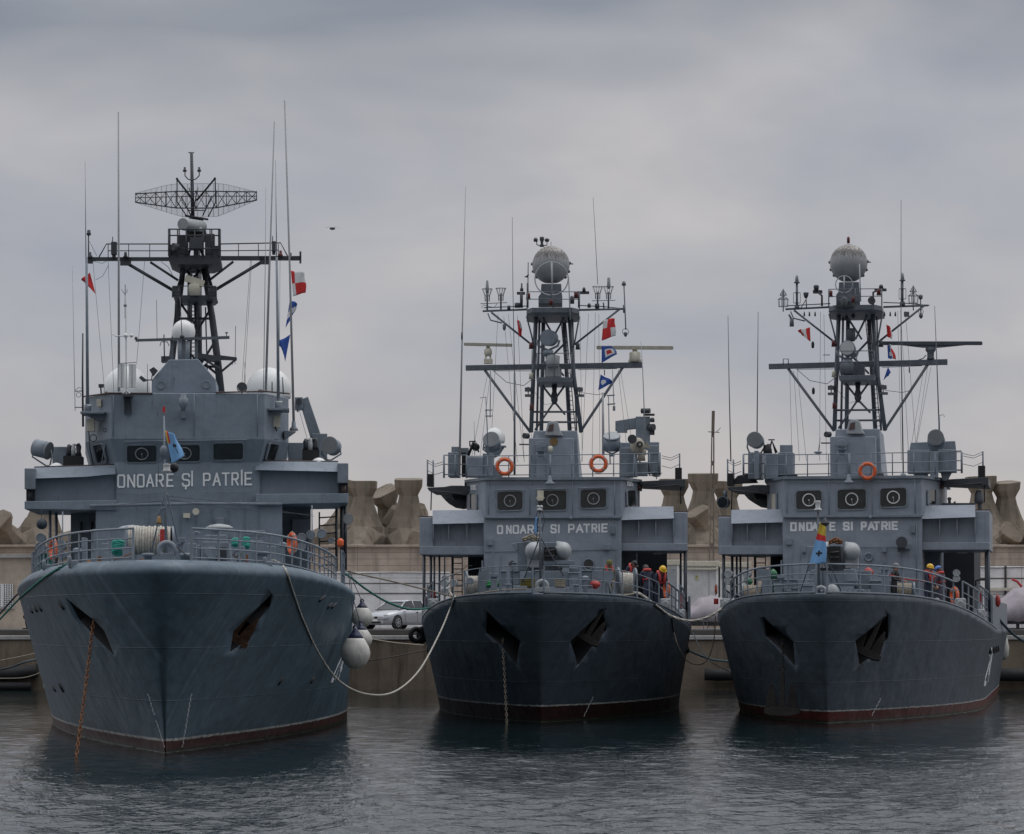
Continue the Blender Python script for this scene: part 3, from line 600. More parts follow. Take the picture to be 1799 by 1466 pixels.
yd = part(mm, 'yardarm', DARK, S1, [('R', 155, 452, 297, 458, 24.4, .22), ('R', 386, 450, 529, 457, 24.4, .22), ('T', [(218, 460), (305, 511)], 24.5, 3.2), ('T', [(264, 461), (313, 493)], 24.5, 2.4), ('T', [(466, 457), (376, 511)], 24.5, 3.2), ('T', [(410, 460), (370, 491)], 24.5, 2.4), ('R', 211, 452, 230, 466, 24.4, .2), ('R', 456, 450, 474, 464, 24.4, .2), ('R', 526, 442, 529.5, 462, 24.4, .25), ('R', 154, 449, 162, 462, 24.3, .3)])
part(yd, 'catwalk_rail', DARK, S1, [('T', [(174, 452), (187, 429), (296, 429)], 24.5, 1.2), ('T', [(190, 441), (296, 441)], 24.5, .9), ('T', [(387, 429), (493, 427), (505, 450)], 24.5, 1.2), ('T', [(387, 441), (490, 440)], 24.5, .9)] + [('T', [(x, 452), (x, 429)], 24.5, .8) for x in (190, 226, 263, 419, 454, 489)])
for x, y0, y1, w in ((200, 425, 447, 5), (481, 424, 441, 3.5)): part(yd, 'yard_box', DARK, S1, [('R', x - w, y0, x + w, y1, 24.2, .3), ('T', [(x - 2, y0), (x - 2, y0 - 9)], 24.3, .9), ('R', x - 3, y1, x + 3, y1 + 6, 24.3, .2)])
for x, y, m_ in ((220.5, 446, BLACK), (493, 443, REDL), (158, 446, DARK), (510, 447, DARK)): part(yd, 'yard_lamp', m_, S1, [('L', x, [(y + 8, 4), (y + 5, 4), (y + 3, 2.5), (y - 2, 2.5), (y - 3, 1)], 24.3)])
part(yd, 'mast_light', DARK, S1, [('T', [(155.5, 452), (155.5, 412)], 24.4, 1.2), ('L', 156, [(414, 3), (411, 4.5), (409, 3), (405, 3), (404, 1)], 24.4), ('T', [(157, 424), (170, 450)], 24.4, .4)])
part(yd, 'halyard', ROPED, S1, [('TT', [(x0, y0, 24.5), (x1, y1, 21.5)], .32) for x0, y0, x1, y1 in ((163, 458, 184, 690), (190, 460, 200, 690), (254, 460, 240, 640), (440, 458, 424, 690), (442, 458, 428, 690), (472, 458, 465, 690), (492, 456, 491, 600))] + [('TT', [(157, 458, 24.5), (180, 463, 24.4), (200, 452, 24.4)], .4), ('TT', [(168, 492, 24.3), (180, 486, 24.4), (191, 466, 24.4)], .4), ('TT', [(283, 460, 24.2), (296, 470, 24.2), (305, 488, 24.6)], .5)], each=True)
part(mm, 'lower_outrigger', DARK, S1, [[('PL', [(384, 624), (416, 628), (416, 633), (384, 632)], 24.6, .25), ('T', [(414, 632), (388, 654)], 24.7, 2.2), ('T', [(410, 632), (408, 641)], 24.5, .8)], [('R', 283, 626, 300, 636, 24.5, .6)], [('PL', [(345, 620), (386, 626), (386, 634), (345, 628)], 24, 1.2), ('T', [(352, 628), (386, 648)], 24.1, 2.2)]], each=True)
# lattice air search antenna at the masthead
ra = part(mm, 'air_search_radar', DARK, S1, [('L', 345, [(404, 7), (392, 7), (388, 12), (383, 14)], 25.3), ('T', [(339, 400), (336.5, 268)], 25.2, 4, 3), ('T', [(331, 268.5), (341, 268.5)], 25.2, 1)])
fz = lambda x: 24.6 + .5 * ((x - 344) / 107) ** 2 * -1
ch = lambda pts, r=.9: ('TT', [(x, y, fz(x)) for x, y in pts], r)
Xs = [238 + 17.75 * i for i in range(13)]
yu = lambda x: np.interp(x, [237, 311, 377, 451], [341, 336.5, 336.5, 337.5]); yl_ = lambda x: np.interp(x, [237, 311, 377, 451], [355.5, 366, 366, 352.]); ym = lambda x: np.interp(x, [237, 344, 451], [348, 345, 345])
tr = [ch([(x, yu(x)) for x in Xs], 1.2), ch([(x, yl_(x)) for x in Xs], 1.2), ch([(x, ym(x)) for x in Xs], .8)]
for i, x in enumerate(Xs):
    tr.append(ch([(x, yu(x)), (x, yl_(x))], .8)); tr.append(('TT', [(x, yu(x), fz(x)), (x, yu(x) - 2, fz(x) + .5)], .6))
    if i < 12:
        tr.append(ch([(x, yu(x)), (Xs[i + 1], yl_(Xs[i + 1]))], .6)); tr.append(ch([(x, yl_(x)), (Xs[i + 1], yu(Xs[i + 1]))], .6))
part(ra, 'reflector_truss', DARK, S1, tr)
yt = lambda x: np.interp(x, [237, 300, 344, 389, 451], [340, 323.7, 323, 322.4, 337.5]); yb_ = lambda x: np.interp(x, [237, 322, 383, 451], [356, 382, 381, 352])
me_ = [('T', [(x, yt(x)), (x, yb_(x))], 25.15, .22 if i % 4 else .55) for i, x in enumerate(np.arange(238, 451, 2.28)) if not (i % 4 == 0 and False)]
part(ra, 'reflector_mesh', MAST, S1, me_ + [('T', [(x, yt(x)) for x in np.linspace(237, 451, 13)], 25.15, .3), ('T', [(x, yb_(x)) for x in np.linspace(237, 451, 13)], 25.15, .3)])
part(ra, 'feed_arms', DARK, S1, [('TT', [(311, 315, 23.9), (340, 352, 24.8)], 1.8), ('TT', [(377.5, 314, 23.9), (346, 352, 24.8)], 1.8), ('B', 311, 314.5, 2.3, 23.9), ('B', 377.5, 314, 2.3, 23.9), ('TT', [(311, 316, 23.9), (311, 355, 24.3), (328, 380, 25)], 1.1), ('TT', [(378, 316, 23.9), (379, 355, 24.3), (366, 381, 25)], 1.1), ('T', [(325, 379), (366, 386)], 25, 2), ('T', [(318, 345), (336, 380)], 24.6, 1.2), ('T', [(372, 345), (356, 380)], 24.6, 1.2), ('T', [(330, 370), (362, 370)], 24.6, 1), ('T', [(332, 330), (345, 370)], 24.8, 1), ('T', [(348, 330), (338, 375)], 24.8, 1)])
part(ra, 'masthead_lights', DARK, S1, [('T', [(325, 301), (325, 309), (330, 315), (337, 317), (344, 315), (350, 309), (350, 301)], 25, 1.1), ('L', 324.5, [(302, 3.4), (299, 3.4), (298, 2), (294, 2)], 25), ('L', 350, [(302, 3.4), (299, 3.4), (298, 2), (294, 2)], 25)])
# foredeck fittings
a = 4.
wn = part(ship1, 'mooring_winch', GREYP, S1, [('DR', 220, 950, 6.4, 25, 4, (1, .1, 0)), ('DR', 301, 950, 6.4, 25, 4, (1, .1, 0)), ('R', 215, 960, 235, 992, 6, .6), ('R', 294, 960, 306, 992, 6, .6)])
b = MB(S1); c = S1.p(225, 950, 6.4); e = S1.p(300, 950, 6.4); b.cyl(c, e, .27, None, 20)
for i in range(15): b.torus(c.lerp(e, (i + .5) / 15), e - c, .34 + .02 * (i % 2), .042, 22, 6)
mk('rope_drum', b, ROPEW, wn); part(wn, 'brake_drum', RED, S1, [('DR', 281, 942, 5.3, 4, 1, (0, 0, 1)), ('R', 281, 930, 292, 955, 5.5, .3)], .02)
part(ship1, 'bow_fairlead', GREYP, S1, [('G', 293, 967, 13, 5, -2.2), ('R', 280, 972, 306, 988, -2.3, .35)], .01)
for x in (260, 326): part(ship1, 'bollard', GREYP, S1, [('L', x, [(990, 7), (978, 7), (977, 11), (973, 11), (972, 6)], -1.2)])
part(ship1, 'windlass', GREYP, S1, [('PL', [(352, 990), (356, 952), (402, 952), (408, 990)], 4, 1.4), ('R', 360, 940, 398, 953, 4.2, .8), ('C', 372, 972, 11, 3.9, .2), ('R', 345, 958, 352, 985, 4.3, .5), ('DR', 352, 972, 4.5, 9, 12, (-1, 0, 0))], .02)
for x0, x1, y0 in ((206, 258, 923), (361, 409, 921)): part(ship1, 'mushroom_vent', GREYL, S1, [('L', (x0 + x1) / 2, [(990, 9), (y0 + 10, 9), (y0 + 9, (x1 - x0) / 2), (y0 + 6, (x1 - x0) / 2), (y0 + 2, (x1 - x0) / 3), (y0, 3)], 10)])
for x0, y0, x1, y1, a in ((143, 945, 152, 990, 12), (178, 955, 196, 992, 9), (385, 932, 412, 946, 9), (431, 932, 465, 942, 10), (440, 950, 462, 992, 9), (330, 955, 345, 985, 3), (418, 960, 430, 990, 5), (468, 960, 484, 992, 9), (162, 930, 170, 990, 13)):
    part(ship1, 'deck_locker', GREYP, S1, [('R', x0, y0, x1, y1, a, .5)], .015)
for x0, y0, r, a in ((70, 962, 9, 17), (71, 945, 8, 17.2), (106, 958, 9, 16), (108, 975, 8, 16), (530, 960, 8, 14.5), (530, 945, 8, 14.8), (546, 940, 8, 15.2), (565, 938, 8.5, 16), (545, 975, 5, 14), (572, 968, 5, 16), (582, 950, 5, 17)):
    part(ship1, 'raft_canister', GREYP, S1, [('DR', x0, y0, a, r, 34, (0, 1, 0)), ('G', x0, y0, r * .9, .8, a)])
for x0, x1, y0, y1, a in ((196, 220, 952, 970, 7), (408, 419, 948, 957, 8), (427, 438, 945, 960, 8)):
    b = MB(S1)
    for i in range(5): c = S1.p((x0 + x1) / 2, y1 - (y1 - y0) * i / 5, a); b.torus(c, (.2 * (i % 2), .5, 1), (x1 - x0) * S1.m(a) / 2.4, .045, 18, 6)
    mk('rope_coil', b, mat('sea_green_rope', (.05, .33, .26), .85, var=.3, scale=14), ship1) if x0 == 196 else mk('rope_coil', b, bpy.data.materials['sea_green_rope'], ship1)
b = MB(S1)
for i in range(7):
    for x in (72, 84): b.torus(S1.p(x, 1006 - i * 5, 17.5), (0, .2, 1), .13, .05, 14, 6)
mk('green_rope_reel', b, GRN, ship1)
part(ship1, 'deck_clutter', RUST, S1, [('R', 171, 978, 178, 993, 5, .2), ('L', 156, [(993, 5), (988, 5), (985, 2)], 6), ('T', [(200, 985), (232, 972)], 5, 1.2), ('T', [(408, 975), (440, 990)], 5, 1.2), ('R', 432, 975, 436, 992, 6, .2)])
for x, y in ((122, 993), (476, 984), (602, 1002), (75, 1012)): # roller chocks on the deck edge
    p, n = H1.hit(x, y + 12)
    if p: b = MB(S1); c = V((p.x * .97, p.y + .2, H1.zd(p.y) + .28)); b.box(c + V((0, 0, .04)), (.22, .22, .2)); b.cyl(c + V((-.08, -.08, 0)), c + V((-.08, -.08, .24)), .05); mk('rope_chock', b, GREYP, ship1, bevel=.03)
# jackstaff with its tripod, lamp, black ball and bell
js = part(ship1, 'jackstaff', GREYP, S1, [('T', [(292, 988), (290.5, 860), (288, 731)], -1.2, 3, 1.6), ('TT', [(289, 868, -1.2), (262, 988, .3)], 1.4), ('TT', [(294, 868, -1.2), (320, 988, .3)], 1.4), ('T', [(264, 955), (318, 955)], -.2, .8), ('L', 288, [(805, 5), (790, 7), (785, 5), (783, 2)], -1.2), ('T', [(278, 846), (278, 812), (284, 802), (289, 800)], -1.2, .8)])
part(js, 'stay_wire', ROPED, S1, [('TT', [(291, 880, -1.2), (220, 886, 8), (113, 903, 17)], .5), ('TT', [(293, 878, -1.2), (400, 893, 9), (550, 905, 17)], .5), ('TT', [(288, 886, -1.2), (180, 893, 9), (112, 898, 17)], .4), ('TT', [(296, 872, -1.2), (420, 885, 9), (552, 908, 17)], .4)])
part(js, 'anchor_light', LENS, S1, [('L', 293, [(830, 7), (828, 9), (826, 6), (818, 6), (816, 7), (815, 3)], -1.4)])
part(js, 'bell_arm', GREYP, S1, [('T', [(291, 892), (283, 893), (279, 900), (279, 906)], -1.25, 1)]); part(js, 'bell', BRASS, S1, [('L', 279.5, [(921, 5.5), (918, 4.5), (910, 3.5), (907, 1.5)], -1.25)])
part(ship1, 'stay_pole', GREYP, S1, [('T', [(110, 1000), (110, 899)], 15, 1.3)]); part(ship1, 'stay_pole', GREYP, S1, [('T', [(549, 990), (548, 888)], 15, 1.3)])
def clutter(sh, S, H, n, a0, a1, seed):
    """small fittings that stand about a working foredeck"""
    R_ = random.Random(seed)
    for i in range(n):
        a = R_.uniform(a0, a1); u = R_.uniform(-.86, .86) * max(.2, H.half(a, 1., .4)); z = H.zd(a); h = R_.uniform(.22, .5); k = i % 5; b = MB(S); c = V((u, a, z))
        if k == 0: b.lathe(c, (0, 0, 1), [(.07, 0), (.07, h), (.16, h + .02), (.17, h + .12), (.1, h + .2), (.02, h + .22)], 14); nm, m_ = 'vent_pipe', GREYP
        elif k == 1: w, d = R_.uniform(.3, .7), R_.uniform(.25, .5); b.box(c + V((0, 0, h / 2)), (w, d, h)); b.box(c + V((0, 0, h + .02)), (w + .06, d + .06, .05)); b.box(c + V((w * .3, -d / 2 - .02, h * .7)), (.05, .04, .1)); nm, m_ = 'equipment_locker', R_.choice((GREYP, GREYP, GREYL))
        elif k == 2: b.tube([c, c + V((0, 0, h)), c + V((.12, 0, h + .1)), c + V((.3, 0, h + .1)), c + V((.3, 0, h - .05))], .045, 8); nm, m_ = 'air_pipe', R_.choice((GREYP, DARK))
        elif k == 3: b.torus(c + V((0, 0, h * .8)), (R_.uniform(-.4, .4), 1, 0), .19, .02, 18, 5); b.cyl(c, c + V((0, 0, h * .8)), .035); [b.tube([c + V((0, 0, h * .8)), c + V((.19 * cos(q), 0, h * .8 + .19 * sin(q)))], .012, 4) for q in (.3, 1.87, 3.44, 5.)]; nm, m_ = 'valve_wheel', R_.choice((DARK, RED, GREYP))
        else:
            for q in range(4): b.torus(c + V((0, 0, .05 + .06 * q)), (.1 * (q % 2), .1, 1), .24 - .01 * q, .04, 18, 6)
            nm, m_ = 'coiled_line', R_.choice((ROPE, ROPEW, ROPED))
        mk(nm, b, m_, sh, bevel=.01 if k == 1 else 0)
clutter(ship1, S1, H1, 34, 1, 16, 5)
searchlight(ship1, S1, 611, 912, 20, 9, 12, (0, -1, -.1), None, LENS, [('T', [(609, 921), (606, 935)], 20, 1.5)])

# more gear on the foredeck, measured one by one
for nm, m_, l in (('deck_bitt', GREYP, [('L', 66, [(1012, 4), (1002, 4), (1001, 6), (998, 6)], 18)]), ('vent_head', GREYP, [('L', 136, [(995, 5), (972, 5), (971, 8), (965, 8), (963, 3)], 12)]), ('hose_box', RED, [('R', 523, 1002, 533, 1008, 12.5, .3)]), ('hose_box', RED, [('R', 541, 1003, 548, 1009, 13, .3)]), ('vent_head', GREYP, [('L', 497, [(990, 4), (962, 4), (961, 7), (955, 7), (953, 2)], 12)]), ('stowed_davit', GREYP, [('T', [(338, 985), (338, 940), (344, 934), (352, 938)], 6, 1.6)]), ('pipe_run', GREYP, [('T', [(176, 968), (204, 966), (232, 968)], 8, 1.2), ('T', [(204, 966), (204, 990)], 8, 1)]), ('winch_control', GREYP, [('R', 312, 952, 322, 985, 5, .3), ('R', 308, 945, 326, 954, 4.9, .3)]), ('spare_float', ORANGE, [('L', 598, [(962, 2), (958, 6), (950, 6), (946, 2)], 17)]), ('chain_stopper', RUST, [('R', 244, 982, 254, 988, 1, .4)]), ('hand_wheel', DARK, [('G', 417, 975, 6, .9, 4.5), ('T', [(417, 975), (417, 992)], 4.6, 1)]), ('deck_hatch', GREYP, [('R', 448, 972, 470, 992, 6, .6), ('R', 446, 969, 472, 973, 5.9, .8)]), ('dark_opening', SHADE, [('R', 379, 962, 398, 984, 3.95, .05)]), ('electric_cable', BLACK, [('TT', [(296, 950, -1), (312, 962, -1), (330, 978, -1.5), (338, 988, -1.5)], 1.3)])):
    part(ship1, nm, m_, S1, l, .01)
for x in (262, 286, 316, 345, 372, 402, 430, 455): part(lh, 'weld_stiffener', GREY, S1, [('R', x - .5, 893, x + .5, 985, 17.97, .05)])
part(br, 'handrail', GREYP, S1, [('T', [(205, 868), (290, 867)], 18.05, .5), ('T', [(352, 866), (446, 864)], 18.05, .5)], each=True)
part(br, 'wall_conduit', GREYP, S1, [('T', [(199, 694), (199, 768)], 17.75, .8), ('T', [(341, 692), (341, 768)], 17.75, .7), ('T', [(452, 690), (452, 768)], 17.75, .8), ('T', [(186, 772), (178, 815)], 18.4, .9)], each=True)
part(br, 'horn_hook', DARK, S1, [('G', 184, 756, 3, .6, 18.2), ('G', 461, 752, 3, .6, 18.2)], each=True)
# ------------------------------------------------------------------ the two sister minesweepers
S2 = Frame((950 - CX) * 109.9 / F, 109.9, .045)
S3 = Frame((1451 - CX) * 109. / F, 109., .163)
ship2 = empty('warship', S2, (0, 0, 0), 'dark hulled minesweeper with two orange lifebuoys on its bridge rail, middle of the three', 'warship', 'grey navy ships moored bow out')
ship3 = empty('warship', S3, (0, 0, 0), 'dark hulled minesweeper numbered on its side with one lifebuoy above the bridge, rightmost ship', 'warship', 'grey navy ships moored bow out')
OFF[ship2.name] = OFF[ship3.name] = V((0, 0, 0)); BO = [ship2, ship3]
HK = dict(rake=2.6, rp=1., sx=[-2.6, 1, 3, 6, 10, 13, 16, 22], sz=[4.12, 4.08, 4.0, 3.8, 3.46, 3.22, 3.05, 2.9], Bw=4.55, Bd=5.02, Lw=21., Ld=22., nw=2.0, nd=2.2, kw=1.12, kd=1.52, kp=.9, q=1.2, lp=1.2, aL=47., top=[(1., .05, .03), (1., .2, .0)])
H2, H3 = Hull(**HK), Hull(**HK)
H2.dry(S2); H3.dry(S3)
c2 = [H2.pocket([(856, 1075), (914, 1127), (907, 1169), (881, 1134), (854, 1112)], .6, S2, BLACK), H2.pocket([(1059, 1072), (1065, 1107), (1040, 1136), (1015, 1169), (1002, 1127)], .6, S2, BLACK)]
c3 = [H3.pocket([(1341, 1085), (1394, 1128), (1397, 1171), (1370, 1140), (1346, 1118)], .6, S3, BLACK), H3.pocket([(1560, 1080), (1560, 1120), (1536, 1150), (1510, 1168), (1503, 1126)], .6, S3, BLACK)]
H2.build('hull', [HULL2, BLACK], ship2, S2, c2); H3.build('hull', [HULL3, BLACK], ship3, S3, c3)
for H, S, sh, m_ in ((H2, S2, ship2, HULL2), (H3, S3, ship3, HULL3)):
    for sd in (-1, 1):
        b = MB(S); pts = [V((sd * H.half(a, 1., .03), a, H.zd(a) + .04)) for a in np.linspace(-2.5, 20, 40)]; b.tube(pts, .045, 6); mk('gunwale_bar', b, m_, sh)
        edge_rail(sh, H, S, -2.2, 7.5, sd, .0, (.5, .92) if sh == ship2 else (.33, .64, .95), .3, 1.9 if sh == ship2 else 1.5, .06, .014 if sh == ship2 else .02, .016 if sh == ship2 else .032)
        edge_rail(sh, H, S, 8.6, 12.2, sd, .0, (.35, .68, 1.05), .2, 1.3, .15, .022, .035)
        edge_rail(sh, H, S, 12.6, 22, sd, .0, (.35, .68, 1.05, 1.3), .2, 1.2, .17, .022, .035)
        # solid bulwark further aft
        b = MB(S); A = np.linspace(16.5, 46, 14); b.loft([[V((sd * (H.half(a, 1.) - .02), a, H.zd(a) - .1)), V((sd * (H.half(a, 1.) - .02), a, H.zd(a) + 1.15)), V((sd * (H.half(a, 1.) - .09), a, H.zd(a) + 1.15)), V((sd * (H.half(a, 1.) - .09), a, H.zd(a) - .1))] for a in A]); mk('bulwark', b, GREYP, sh)
        for a in (8.1, 12.6): # white fairlead rollers on the edge
            b = MB(S); c = V((sd * (H.half(a, 1.) - .18), a, H.zd(a) + .02)); b.box(c + V((0, 0, .2)), (.36, .5, .42)); b.cyl(c + V((0, -.3, .2)), c + V((0, .3, .2)), .15, None, 14); mk('rope_fairlead', b, GREYL, sh, bevel=.05)
        for k in range(6): # scuppers
            p = H.at(17 + k * 2.2 + (k % 2), 2.15, sd); b = MB(S); b.tube([p + V((0, -.2, .1)), p + V((sd * .02, .2, -.05))], .07); mk('scupper', b, BLACK, sh)
draft_marks(ship2, S2, H2, [[(1027 - 3 * i, 1255 - i * 0 + i * 4) for i in range(5)][:0] + [(1040 - 3.4 * i, 1230 + 7 * i) for i in range(5)]])
draft_marks(ship3, S3, H3, [[(1545 - 3.2 * i, 1233 + 6 * i) for i in range(5)]])
hull_letters(ship3, 'side_number', S3, H3, [('2', 0, .8), ('4', 1.5, 2.5)], 1, 17.5, .95, 1.25, 1.25, .17)
# deckhouse front, wheelhouse with canted corners, ledge, roof
FA = 16.
dh = part(BO, 'deckhouse', GREY2, S2, [('K', [([(850, FA), (1092, FA), (1092, FA + 18), (850, FA + 18)], 908, FA), ([(850, FA), (1092, FA), (1092, FA + 18), (850, FA + 18)], 1085, FA)])], .03)
wp = [(820, FA + 2.4), (852, FA), (1092, FA), (1124, FA + 2.4), (1124, FA + 9), (820, FA + 9)]
wh = part(BO, 'wheelhouse', GREY2, S2, [('K', [(wp, 842, FA), (wp, 909, FA)])], .03)
part(BO, 'shade_painted_wall', SHADE, S2, [('R', 822, 962, 852, 1090, FA + 5, 12), ('R', 1092, 962, 1172, 1090, FA + 7.5, 10)])  # walls coloured near black to carry the shade under the wings
part(BO, 'passage_wall', GREYP, S2, [('R', 1092, 962, 1118, 1090, FA + 3.5, 4)])
part(wh, 'wall_ledge', GREYP, S2, [('R', 851, 907.5, 1092, 911, FA - .14, .14)], .01)
part(BO, 'wheelhouse_roof', GREYP, S2, [('K', [([(816, FA + 2.3), (850, FA - .1), (1094, FA - .1), (1128, FA + 2.3), (1128, FA + 11), (816, FA + 11)], 839, FA), ([(816, FA + 2.3), (850, FA - .1), (1094, FA - .1), (1128, FA + 2.3), (1128, FA + 11), (816, FA + 11)], 844, FA)])])
for k, (x0, y0, x1, y1) in enumerate(((874, 865, 918, 897), (946, 863, 995, 897), (1020, 861, 1065, 893))):
    part([wh[0]], 'window', [GREYP, GLASS, RINGM], S2, [('WIN', x0, y0, x1, y1, FA, 5, 10, -1.2)]); part([wh[0]], 'window_visor', GREYP, S2, [('T', [(x0 - 5, y0), (x0 - 2, y0 - 3.6), (x1 + 2, y0 - 4.4), (x1 + 5, y0 - 1.5)], FA - .12, 1.1)])
    part([wh[1]], 'window', [GREYP, GLASS, RINGW], S2, [('WIN', x0, y0, x1, y1, FA, 5, 10.5, -1.2)])
def facet2(S, p1, p2, p3):
    a, b, c = [S.p(*q) for q in (p1, p2, p3)]; n = (b - a).cross(c - a).normalized(); n = n if n.y > 0 else -n; return (a - n * .02, n)
f2l = facet2(S2, (820, 842, FA + 2.4), (852, 842, FA), (852, 909, FA)); f2r = facet2(S2, (1092, 842, FA), (1124, 842, FA + 2.4), (1092, 909, FA))
part([wh[0]], 'window', [GREYP, GLASS], S2, [('WIN', 827, 868, 837, 895, f2l, 2)]); part([wh[0]], 'window', [GREYP, GLASS], S2, [('WIN', 1101, 862, 1115, 890, f2r, 3, 0, 0, 1)])
part([wh[1]], 'window', [GREYP, CREAMF], S2, [('WIN', 829, 868, 838, 896, f2l, 1)]); part([wh[1]], 'window', [GREYP, GLASS], S2, [('WIN', 1102, 864, 1113, 889, f2r, 1.5)])
part(wh, 'signal_lamp', REDL, S2, [('L', 818, [(870, 3), (868, 4), (864, 4), (862, 2)], FA + 2.2)]); part(wh, 'signal_lamp', REDL, S2, [('L', 1123, [(862, 3), (860, 4), (856, 4), (854, 2)], FA + 2.2)])
words(ship2, 'motto_lettering', S2, [('O', 874.5, 882.5), ('N', 890.5, 897.5), ('O', 902, 910.5), ('A', 914.5, 923.5), ('R', 928, 936.5), ('E', 942, 950), ('S', 968.5, 976.5), ('I', 980, 983.5), ('P', 999.5, 1008), ('A', 1013, 1023.5), ('T', 1026, 1035.5), ('R', 1040.5, 1048), ('I', 1051, 1054.5), ('E', 1058, 1066.5)], 937.5, 934.3, 13, FA - .005, 3.0)
# sister ship: measured on its own picture place
f3 = (S3.p(1400, 925, FA), V((0, 1, 0)))
words(ship3, 'motto_lettering', S3, [('Q', 1390, 1398), ('N', 1405, 1412), ('Q', 1418, 1425.5), ('A', 1427.5, 1436), ('R', 1440.5, 1449), ('E', 1458.5, 1466.5), ('S', 1482.5, 1491), ('I', 1494.5, 1498.5), ('P', 1514, 1521), ('A', 1526, 1535.5), ('T', 1536, 1544), ('R', 1550, 1558), ('I', 1561, 1564.5), ('E', 1568, 1576)], 932, 930, 12.4, FA - .005, 3.6)
for nm, x0, x1, y, fc in (('call_sign', 827.5, 838, 861, f2l), ('call_sign', 1101, 1111.5, 854, f2r)):
    w = (x1 - x0) / 4
    def fn(b, p, q, wd, lift, fc=fc, y=y):
        P = [V((e.x, y - e.y * 8.5, 0)) for e in (p, q)]; d = (P[1] - P[0]).normalized(); n = V((-d.y, d.x, 0)) * wd / 2
        b.prism([S2.p(v.x, v.y, fc) - fc[1] * (.01 + lift) for v in (P[0] + n, P[1] + n, P[1] - n, P[0] - n)], fc[1] * .004)
    mk(nm, letters(S2, [(c, x0 + i * w, x0 + i * w + w * .72) for i, c in enumerate('YOXS')], fn, 1.0), WPAINT, ship2)
# bridge wings with wind deflector, gussets, end boxes, pillars
for sd, q in ((0, dict(lip=[(760, 897), (850, 896), (850, 919), (760, 921)], pl=(760, 915, 851, 962), slab=(738, 960, 861, 975), end=(737, 909, 761, 974), g=(788, 820), x0=850)), (1, dict(lip=[(1091, 891), (1183, 890), (1184, 911), (1092, 914)], pl=(1091, 908, 1185, 958), slab=(1085, 955, 1208, 968), end=(1183, 900, 1208, 967), g=(1122, 1152), x0=1092))):
    w = part(BO, 'bridge_wing', GREY2, S2, [('R', *q['pl'], FA + .5, .12), ('R', *q['slab'], FA + .2, 5.)], .02)
    b = MB(S2); t0, t1, b1, b0 = [S2.p(x, y, FA + (.5 if i < 2 else .02)) for i, (x, y) in enumerate(q['lip'])]
    b.loft([[t0, b0, b0 + V((0, .06, .02)), t0 + V((0, .06, 0))], [t1, b1, b1 + V((0, .06, .02)), t1 + V((0, .06, 0))]]); b.cur = 0
    o = mk('wind_deflector', b, GREY2, w[0]); dup(o, w[1])
    part(w, 'gusset', GREY2, S2, [('PL', [(x - 1, q['pl'][1] + 4), (x + 1.2, q['pl'][1] + 4), (x + .6, q['pl'][1] + 33), (x - .4, q['pl'][1] + 33)], FA + .18, .3) for x in q['g'] + (q['pl'][0] + 1, q['pl'][2] - 2)], each=True)
    part(w, 'wing_end', GREY2, S2, [('R', *q['end'], FA + .35, 5)], .03); part(w, 'wing_cap', CAP, S2, [('R', q['end'][0], q['end'][1] - 2, q['end'][2], q['end'][1], FA + .4, 5)])
for x, a, r in ((745, 17.2, 3), (757, 19.5, 2.6), (763, 21, 2), (772, 19, 2), (781, 22, 1.6), (795, 21, 2.4)): part(BO, 'deck_pillar', MAST, S2, [('T', [(x, 968), (x, 1080)], a, r)])
for x, a, r in ((1204, 17.2, 3.6), (1196, 20, 2.)): part(BO, 'deck_pillar', MAST, S2, [('T', [(x, 962), (x, 1075)], a, r)])
part(BO, 'ladder', DARK, S2, [('T', [(795, 975), (795, 1070)], 22, 1), ('T', [(812, 975), (812, 1070)], 22, 1)] + [('T', [(795, y), (812, y)], 22, 1) for y in range(980, 1070, 10)])
part(BO, 'deck_light', LENS, S2, [('R', 1148, 971, 1165, 974, FA + 3, .2)])
# side sponsons carrying boats, with dark boxes and wire rails
for x0, x1, y, bx0, bx1, bt, sg in ((750, 838, 857, 751, 761, 833, 0), (1123, 1204, 846, 1186, 1198, 822, 1)):
    sp = part(BO, 'sponson', DARK, S2, [('PL', [(x0, y), (x1, y - 4), (x1, y + 10), (x0 + 4, y + 6)], FA + 2, 4.), ('T', [(x0 + (8 if not sg else 70), y + 6), ((x1 if not sg else x0), y + 12)], FA + 2, 1.5)], .02)
    part(sp, 'lamp_screen', BLACK, S2, [('R', bx0, bt, bx1, bt + 22, FA + 2.2, .6)])
    px = (751, 761) if not sg else (1194, 1194)
    part(sp, 'rail_post', GREYP, S2, [('T', [(px[0], bt + 22), (px[0], bt - 25)], FA + 2.6, 1.5), ('T', [(px[1], bt + 22), (px[1], bt - 24)], FA + 2.8, 1.5)])
    e = 778 if not sg else 1163
    part(sp, 'rail_wire', DARK, S2, [('TT', [(px[0], bt - 24 + h, FA + 2.6), ((px[0] + e) / 2, bt - 17 + h, FA + 2), (e, bt - 21 + h, FA)], .5) for h in (0, 18, 4)])
    part(sp, 'sponson_stay', DARK, S2, [('T', [((758 if not sg else 1196), y + 5), ((757 if not sg else 1196), y + 40)], FA + 2.8, 1.2)])
bt = part(BO, 'boat', SHADE, S2, [], 0) if False else None
b = MB(S2); rings = []
for i in range(9):
    t = i / 8; y = 20.5 + 5 * t; wv = .85 * min(1, .25 + 1.6 * t); hh = .75; c = S2.p(806, 868, 20.5)
    rings.append([V((c.x - .1 + wv * cos(k), y, c.z + .32 - .0 + hh * sin(k) * (1 - .25 * (1 - t)))) for k in np.linspace(pi, 2 * pi, 9)])
b.loft(rings); o = mk('ship_boat', b, SHADE, ship2); dup(o, ship3)
